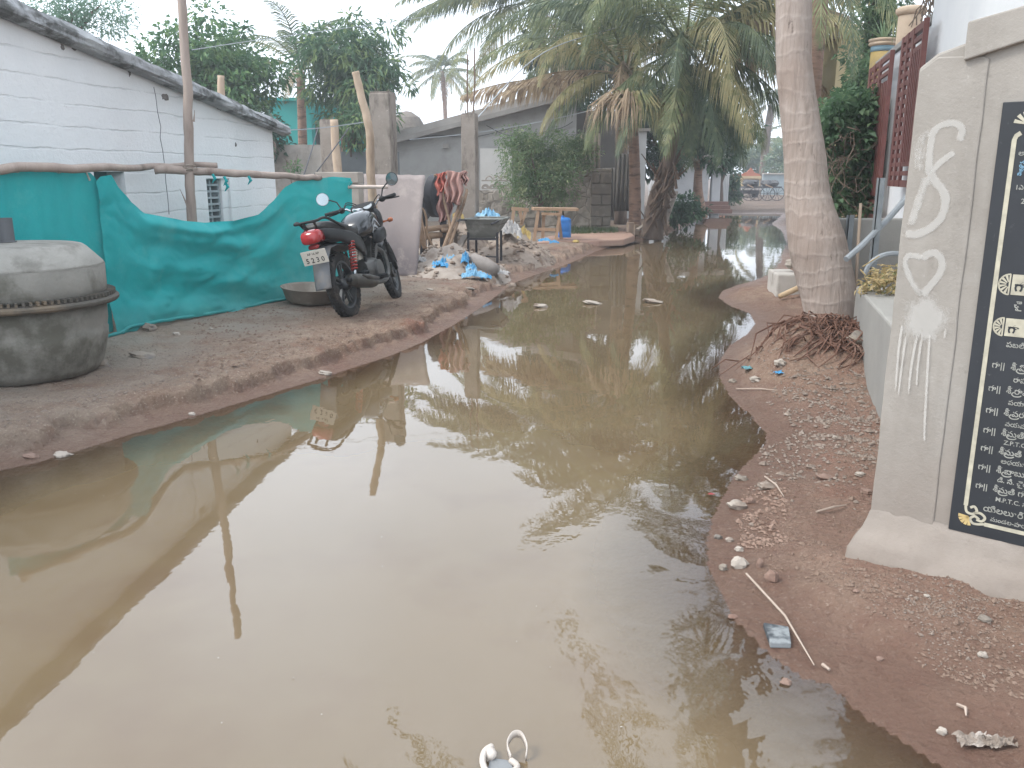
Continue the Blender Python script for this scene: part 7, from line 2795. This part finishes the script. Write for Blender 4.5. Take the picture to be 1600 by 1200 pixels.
# gravel: too many to count
def gravel(name, region, n, seed, smin, smax, mat, label):
    rn = random.Random(seed)
    mb = MB()
    k = 0
    while k < n:
        px, py = region(rn)
        p = on(px, py) if n < 0 else None
        g = G(px, py, .14)
        z = gz(g.x, g.y)
        if z < .01:
            continue
        g = G(px, py, z)
        z = gz(g.x, g.y)
        s = rn.uniform(smin, smax) * (1.8 if rn.random() < .07 else 1)
        a = rn.uniform(0, 3.14)
        e = [Vector((math.cos(a) * s, math.sin(a) * s, 0)), Vector((-math.sin(a) * s * .7, math.cos(a) * s * .7, 0))]
        c_ = Vector((g.x, g.y, z + s * .15))
        h = s * rn.uniform(.3, .7)
        mb.add([c_ + e[0], c_ + e[1] * rn.uniform(.6, 1.1), c_ - e[0] * rn.uniform(.6, 1), c_ - e[1], c_ + Vector((rn.uniform(-.3, .3) * s, rn.uniform(-.3, .3) * s, h)), c_ + e[0] * .4 + Vector((0, 0, h * .8))],
               [(0, 1, 5), (1, 4, 5), (1, 2, 4), (2, 3, 4), (3, 0, 5), (3, 5, 4)])
        k += 1
    tag(mb.build(name, mat), kind='stuff', label=label)


gm1 = pm('gravel_tan', '#85786d', '#6f635a', 30, .95, 0, c3='#9a8f85', s3=14)
gm2 = pm('gravel_brown', '#6c594d', '#7c6a5d', 30, .95, 0, c3='#5b473d', s3=14)
gravel('gravel', lambda r: (r.uniform(1150, 1380), r.gauss(655, 45)), 1500, 1, .005, .018, gm1, 'grey gravel spread below the root mat')
gravel('gravel', lambda r: (r.uniform(1120, 1600), r.uniform(720, 1190)), 2600, 2, .003, .010, gm2, 'brown crumbs of earth on the right bank')
gravel('gravel', lambda r: (r.gauss(1480, 70), r.gauss(960, 50)), 900, 3, .002, .006, gm1, 'sandy grit before the monument')
gravel('gravel', lambda r: (r.uniform(-20, 480), r.uniform(540, 690)), 2400, 4, .003, .010, gm1, 'pale grit on the left bank near the mixer drum')
gravel('gravel', lambda r: (r.uniform(300, 880), r.uniform(430, 600)), 1500, 5, .005, .018, gm2, 'brown crumbs of earth on the left bank')
gravel('gravel', lambda r: (r.uniform(1110, 1230), r.uniform(760, 860)), 260, 6, .006, .016, pm('gravel_red', '#766054', '#877265', 30, .95, 0), 'reddish brick bits at the right water edge')

# broken black tile lying in the shallow mud
p0, p1, p2, p3 = [on(*q, .02) for q in ((1192, 980), (1232, 986), (1236, 1013), (1203, 1013))]
zt = max(gz(1.0, 2.9), .0) + .02
b = MB()
b.prism([(q.x, q.y) for q in (p0, p1, p2, p3)], .004, .024, 'z')
tl = pm('broken_tile', '#34383c', '#44484b', 9, .75, .2, 40, .004, '#7d8182', 9, .5, .6)
tag(b.build('broken_tile', tl, bevel=.004), 'broken black and grey stone tile lying in the shallow mud beside the straw', 'tile')
# straw
s0, s1, s2 = on(1166, 900), on(1226, 968), on(1272, 1042)
tag(MB().tube([s0 + Vector((0, 0, .015)), s1 + Vector((0, 0, .02)), s2 + Vector((0, 0, .012))], [.0042, .0042, .002], 6).build('straw', pm('dry_straw', '#a5968a', '#97877a', 20, .8, 0)),
    'long dry palm rib lying slantwise on the near right mud', 'straw')
s0, s1 = on(1285, 1040), on(1296, 1048)
tag(MB().tube([s0 + Vector((0, 0, .01)), s1 + Vector((0, 0, .01))], [.006, .004], 6).build('twig', MATS['dry_straw']), 'short pale twig end past the tip of the palm rib', 'twig')
for (a, b_, lab) in (((1495, 1103), (1509, 1122), 'short twig on the near mud at the frame edge'), ((1275, 800), (1322, 792), 'flat pale bark strip before the monument foot'), ((1195, 745), (1225, 775), 'thin twig on the gravel by the puddle corner'),
                     ((1150, 608), (1215, 612), 'thin root twig lying below the root mat')):
    q0, q1 = on(*a), on(*b_)
    tag(MB().tube([q0 + Vector((0, 0, .01)), q0.lerp(q1, .5) + Vector((.01, 0, .016)), q1 + Vector((0, 0, .01))], [.004, .005, .002], 5).build('twig', MATS['dry_straw']), lab, 'twig', 'twigs on the right bank')
# crumpled leaf scraps near the frame corner
lm = pm('muddy_scrap', '#6f6359', '#857a70', 14, .9, .4, 40, .005, '#a39a92', 9, .5, .6)
for (px, py, w_, sd_, lab) in ((1520, 1160, 40, 1, 'muddy crumpled paper scrap in the near corner of the mud'), (1562, 1162, 34, 2, 'ragged leaf scrap next to the crumpled paper'), (1218, 573 + 8, 14, 3, 'tiny blue rag end by the root mat')):
    p = on(px, py)
    k = (p - EYE).length / FPX * w_ / 2

    def f(u, w2):
        x, y = (u - .5) * 2, (w2 - .5) * 2
        e = 1 + .4 * noise.noise(Vector((x * 1.4, y * 1.4, sd_)))
        return (p.x + x * k * e, p.y + y * k * .6 * e, p.z + .008 + .022 * abs(noise.noise(Vector((x * 2.5, y * 2.5, sd_ + 4)))))
    tag(MB().grid(f, 14, 14).build('scrap', lm if sd_ < 3 else bl), lab, 'scrap')
p = on(1170, 578)
def f(u, w2):
    x, y = (u - .5) * 2, (w2 - .5) * 2
    return (p.x + x * .05 * (1 + .4 * noise.noise(Vector((x, y, 1)))), p.y + y * .04, p.z + .01 + .03 * abs(noise.noise(Vector((x * 2.5, y * 2.5, 4)))))
tag(MB().grid(f, 12, 12).build('scrap', pm('teal_rag', '#4f7d84', '#6b9299', 9, .8, .2)), 'small teal rag on the mud below the roots', 'scrap')
# red leaf and floating specks on the water
q = G(1111, 772, .006)
tag(MB().add([q + Vector((-.018, 0, 0)), q + Vector((0, -.012, .002)), q + Vector((.02, .0, 0)), q + Vector((0, .012, .003))], [(0, 1, 2, 3)]).build('red_leaf', pm('red_leaf', '#8a3b3b')), 'tiny red leaf floating near the right water edge', 'leaf')
rn = random.Random(77)
mb = MB()
for k in range(70):
    px, py = rn.uniform(60, 1050), rn.choice((rn.gauss(700, 50), rn.uniform(560, 1150)))
    q = G(px, py, .003)
    if gz(q.x, q.y) > -.004:
        continue
    s = rn.uniform(.0015, .004)
    a = rn.uniform(0, 3)
    d1, d2 = Vector((math.cos(a), math.sin(a), 0)) * s, Vector((-math.sin(a), math.cos(a), 0)) * s * .5
    mb.add([q - d1, q - d2, q + d1, q + d2 + Vector((0, 0, .001))], [(0, 1, 2, 3)])
tag(mb.build('floating_specks', pm('speck', '#b5aea2', '#8f887c', 30, .9, 0)), kind='stuff', label='bits of chaff floating on the water')
# torn sandal stuck at the bottom edge of the water
sd0 = G(786, 1188, .01)
sn = thing('torn_sandal', 'torn whitish sandal strap sticking out of the near water', 'sandal', sd0)
cream_s = pm('sandal_white', '#bdb4ab', '#a89f96', 12, .7, .2)
k = (sd0 - EYE).length / FPX
def sp(px, py, z): return Vector((sd0.x + (px - 786) * k, sd0.y - (py - 1188) * k * 1.45, z))
b = MB()
path = spl([tuple(sp(*q)) for q in ((797, 1186, .012), (792, 1176, .03), (800, 1168, .045), (812, 1168, .045), (820, 1178, .03), (819, 1184, .008))], 6)
for i in range(len(path) - 1):
    a_, c_ = Vector(path[i]), Vector(path[i + 1])
    up_ = Vector((0, 0, .010))
    b.add([a_ - up_, c_ - up_, c_ + up_, a_ + up_], [(0, 1, 2, 3)])
b.build('strap', cream_s, sn, smooth=True, solid=.003)
b = MB()
b.tube(spl([tuple(sp(*q)) for q in ((770, 1172, .02), (760, 1180, .022), (757, 1194, .018), (764, 1206, .012), (780, 1212, .01), (800, 1206, .012), (806, 1196, .010), (797, 1187, .008))], 5), [.008] * 36, 7)
b.blob(sp(767, 1180, .012), (.017, .02, .018), 3, .3)
b.build('sole_rim', cream_s, sn, smooth=True)
b = MB()
b.add([sp(*q) for q in ((768, 1182, .006), (795, 1186, .006), (802, 1200, .006), (782, 1210, .006), (764, 1202, .006))], [(0, 1, 2, 3, 4)])
b.build('insole', pm('insole_grey', '#6f7173', '#7d7f80', 9, .8, .2), sn)
# pale stone slab and clay bits at the trunk's foot
sp0 = on(1234, 452)
b = MB()
p0, p1 = on(1213, 462), on(1258, 462)
yc = (p0.y + p1.y) / 2 + .28
b.box(((p0.x + p1.x) / 2, yc, p0.z + .12), (p1.x - p0.x, .55, .27), rz=-.1)
tag(b.build('stone_block', pm('pale_block', '#a09a93', '#b1aba4', 5, .85, .3, 30, .008, '#8b857e', 3, .55, .7), bevel=.02), 'pale square stone block beside the coconut trunk at the water', 'stone block')
b = MB()
q0, q1 = on(1214, 468), on(1262, 458)
b.tube([q0 + Vector((0, -.1, .05)), q1 + Vector((0, -.1, .14))], [.03, .033], 10)
tag(b.build('bamboo_stick', pm('bamboo', '#b29a7b', '#a38b6c', 9, .6, .1), smooth=True), 'thick pale bamboo piece leaning before the stone block', 'stick')
for i, (px, py, w_, h_, m, lab) in enumerate([(1236, 412, 20, 14, 'p', 'pale rubble stone lying on the square block'), (1244, 402, 18, 11, 'p', 'upper rubble stone on the square block'), (1228, 472, 30, 8, 'r', 'brown clay roof tile shard below the bamboo'), (1250, 474, 28, 10, 'r', 'second clay shard between the bamboo and the trunk')]):
    q = P(px, py, yc if m == 'p' else 7.6)
    k = (q - EYE).length / FPX
    if m == 'r':
        q.z = gz(q.x, q.y) + .03
    tag(MB().blob(q, (w_ * k * .5, w_ * k * .4, h_ * k * .5), 80 + i, .45).build('stone', STM[m], auto=32), lab, 'stone', 'loose stones on the banks')
# planks and bricks at the water edge beyond the reddish pad
pk = pm('old_plank', '#847a71', '#968c82', 8, .9, .3, 30, .005, '#61574f', 3, .5, .66)
for (a, b_, Y0, Y1, w_, lab) in (((996, 359), (1030, 338), 19.4, 19.6, .16, 'pale plank lying slantwise at the water edge by the palm'), ((1024, 352), (1050, 302), 19.0, 20.2, .13, 'grey plank leaning steeply against the leaning palm'), ((1038, 350), (1056, 300), 19.2, 20.4, .10, 'narrower plank leaning beside the steep grey one')):
    tag(MB().bar(P(*a, Y0), P(*b_, Y1), w_, .04).build('wooden_plank', pk), lab, 'plank', 'planks at the palm foot')
for (px, w_, h_, lab) in ((985, 10, 18, 'upright pale brick left of the slanting plank'), (994, 9, 16, 'second upright brick touching the slanting plank'), (1008, 12, 10, 'low cement lump beside the slanting plank')):
    q = P(px, 352, 19.6)
    k = 19.6 / FPX
    q.z = gz(q.x, q.y)
    tag(MB().box((q.x, 19.6, q.z + h_ * k / 2), (w_ * k, .12, h_ * k), rz=.3).build('brick', pm('pale_brick', '#a08e7e', '#8f7d6e', 6, .9, .3), bevel=.012), lab, 'brick', 'bricks at the palm foot')
# overhead wires
wr = pm('wire_grey', '#8b9094', '#9aa0a4', 3, .5, 0)
for pts, r_, lab in (([(745, 185, 15), (850, 82, 17), (1000, 32, 19), (1215, -40, 22)], .010, 'thin overhead wire rising from the column behind the hopper'),
                     ([(640, 218, 19), (760, 205, 19.5), (900, 178, 19.2), (1040, 138, 18.5), (1215, 95, 18)], .010, 'thin overhead wire crossing before the palm trunk'),
                     ([(418, 205, 11), (500, 200, 11.5), (575, 190, 12)], .007, 'pale cord stretched from the hut corner to the tall column'),
                     ([(300, 78, 13), (420, 60, 16), (640, 30, 20), (800, 5, 24)], .008, 'thin wire passing before the left trees'),
                     ([(474, 276, 12.4), (487, 235, 13.5), (497, 200, 15.5)], .010, 'slanting dark stay wire by the dark column'),
                     ([(492, 272, 13.4), (520, 235, 14.5), (545, 200, 16)], .010, 'second slanting dark stay wire by the pole stub'),
                     ([(1195, 196, 45), (1215, 193, 45), (1240, 190, 45)], .015, 'far wire above the lane end')):
    q = [tuple(P(*p)) for p in pts]
    tag(MB().tube(spl(q, 8), r_, 4).build('overhead_wire', wr if 'dark' not in lab else iron), lab, 'wire', 'wires over the yard')
for (pts, lab) in (([(731, 182, 14.6), (730, 130, 14.6), (731, 85, 14.6)], 'thin rusty rebar rising from the column top'), ([(739, 182, 14.6), (742, 130, 14.6), (741, 75, 14.6)], 'second rusty rebar rising from the same column')):
    tag(MB().tube([P(*p) for p in pts], .012, 5).build('rebar', pm('rust_bar', '#6a564a', '#5a483e', 9, .8, 0)), lab, 'rebar', 'rebars on the column behind the hopper')
# ---------------------------------------------------------------- thin haze volume, added for lens veil and faded distance
hz = bpy.data.materials.new('veil_haze')
hz.use_nodes = True
ht = hz.node_tree
ht.nodes.remove(ht.nodes['Principled BSDF'])
pv = ht.nodes.new('ShaderNodeVolumePrincipled')
pv.inputs['Color'].default_value = (.93, .96, 1.0, 1)
pv.inputs['Density'].default_value = .0032
pv.inputs['Anisotropy'].default_value = .25
ht.links.new(pv.outputs[0], ht.nodes['Material Output'].inputs['Volume'])
b = MB()
b.box((0, 45, 6.2), (170, 130, 15.4))
o = b.build('haze', hz)
tag(o, kind='stuff', label='thin haze volume added over the lane to veil the dark tones')
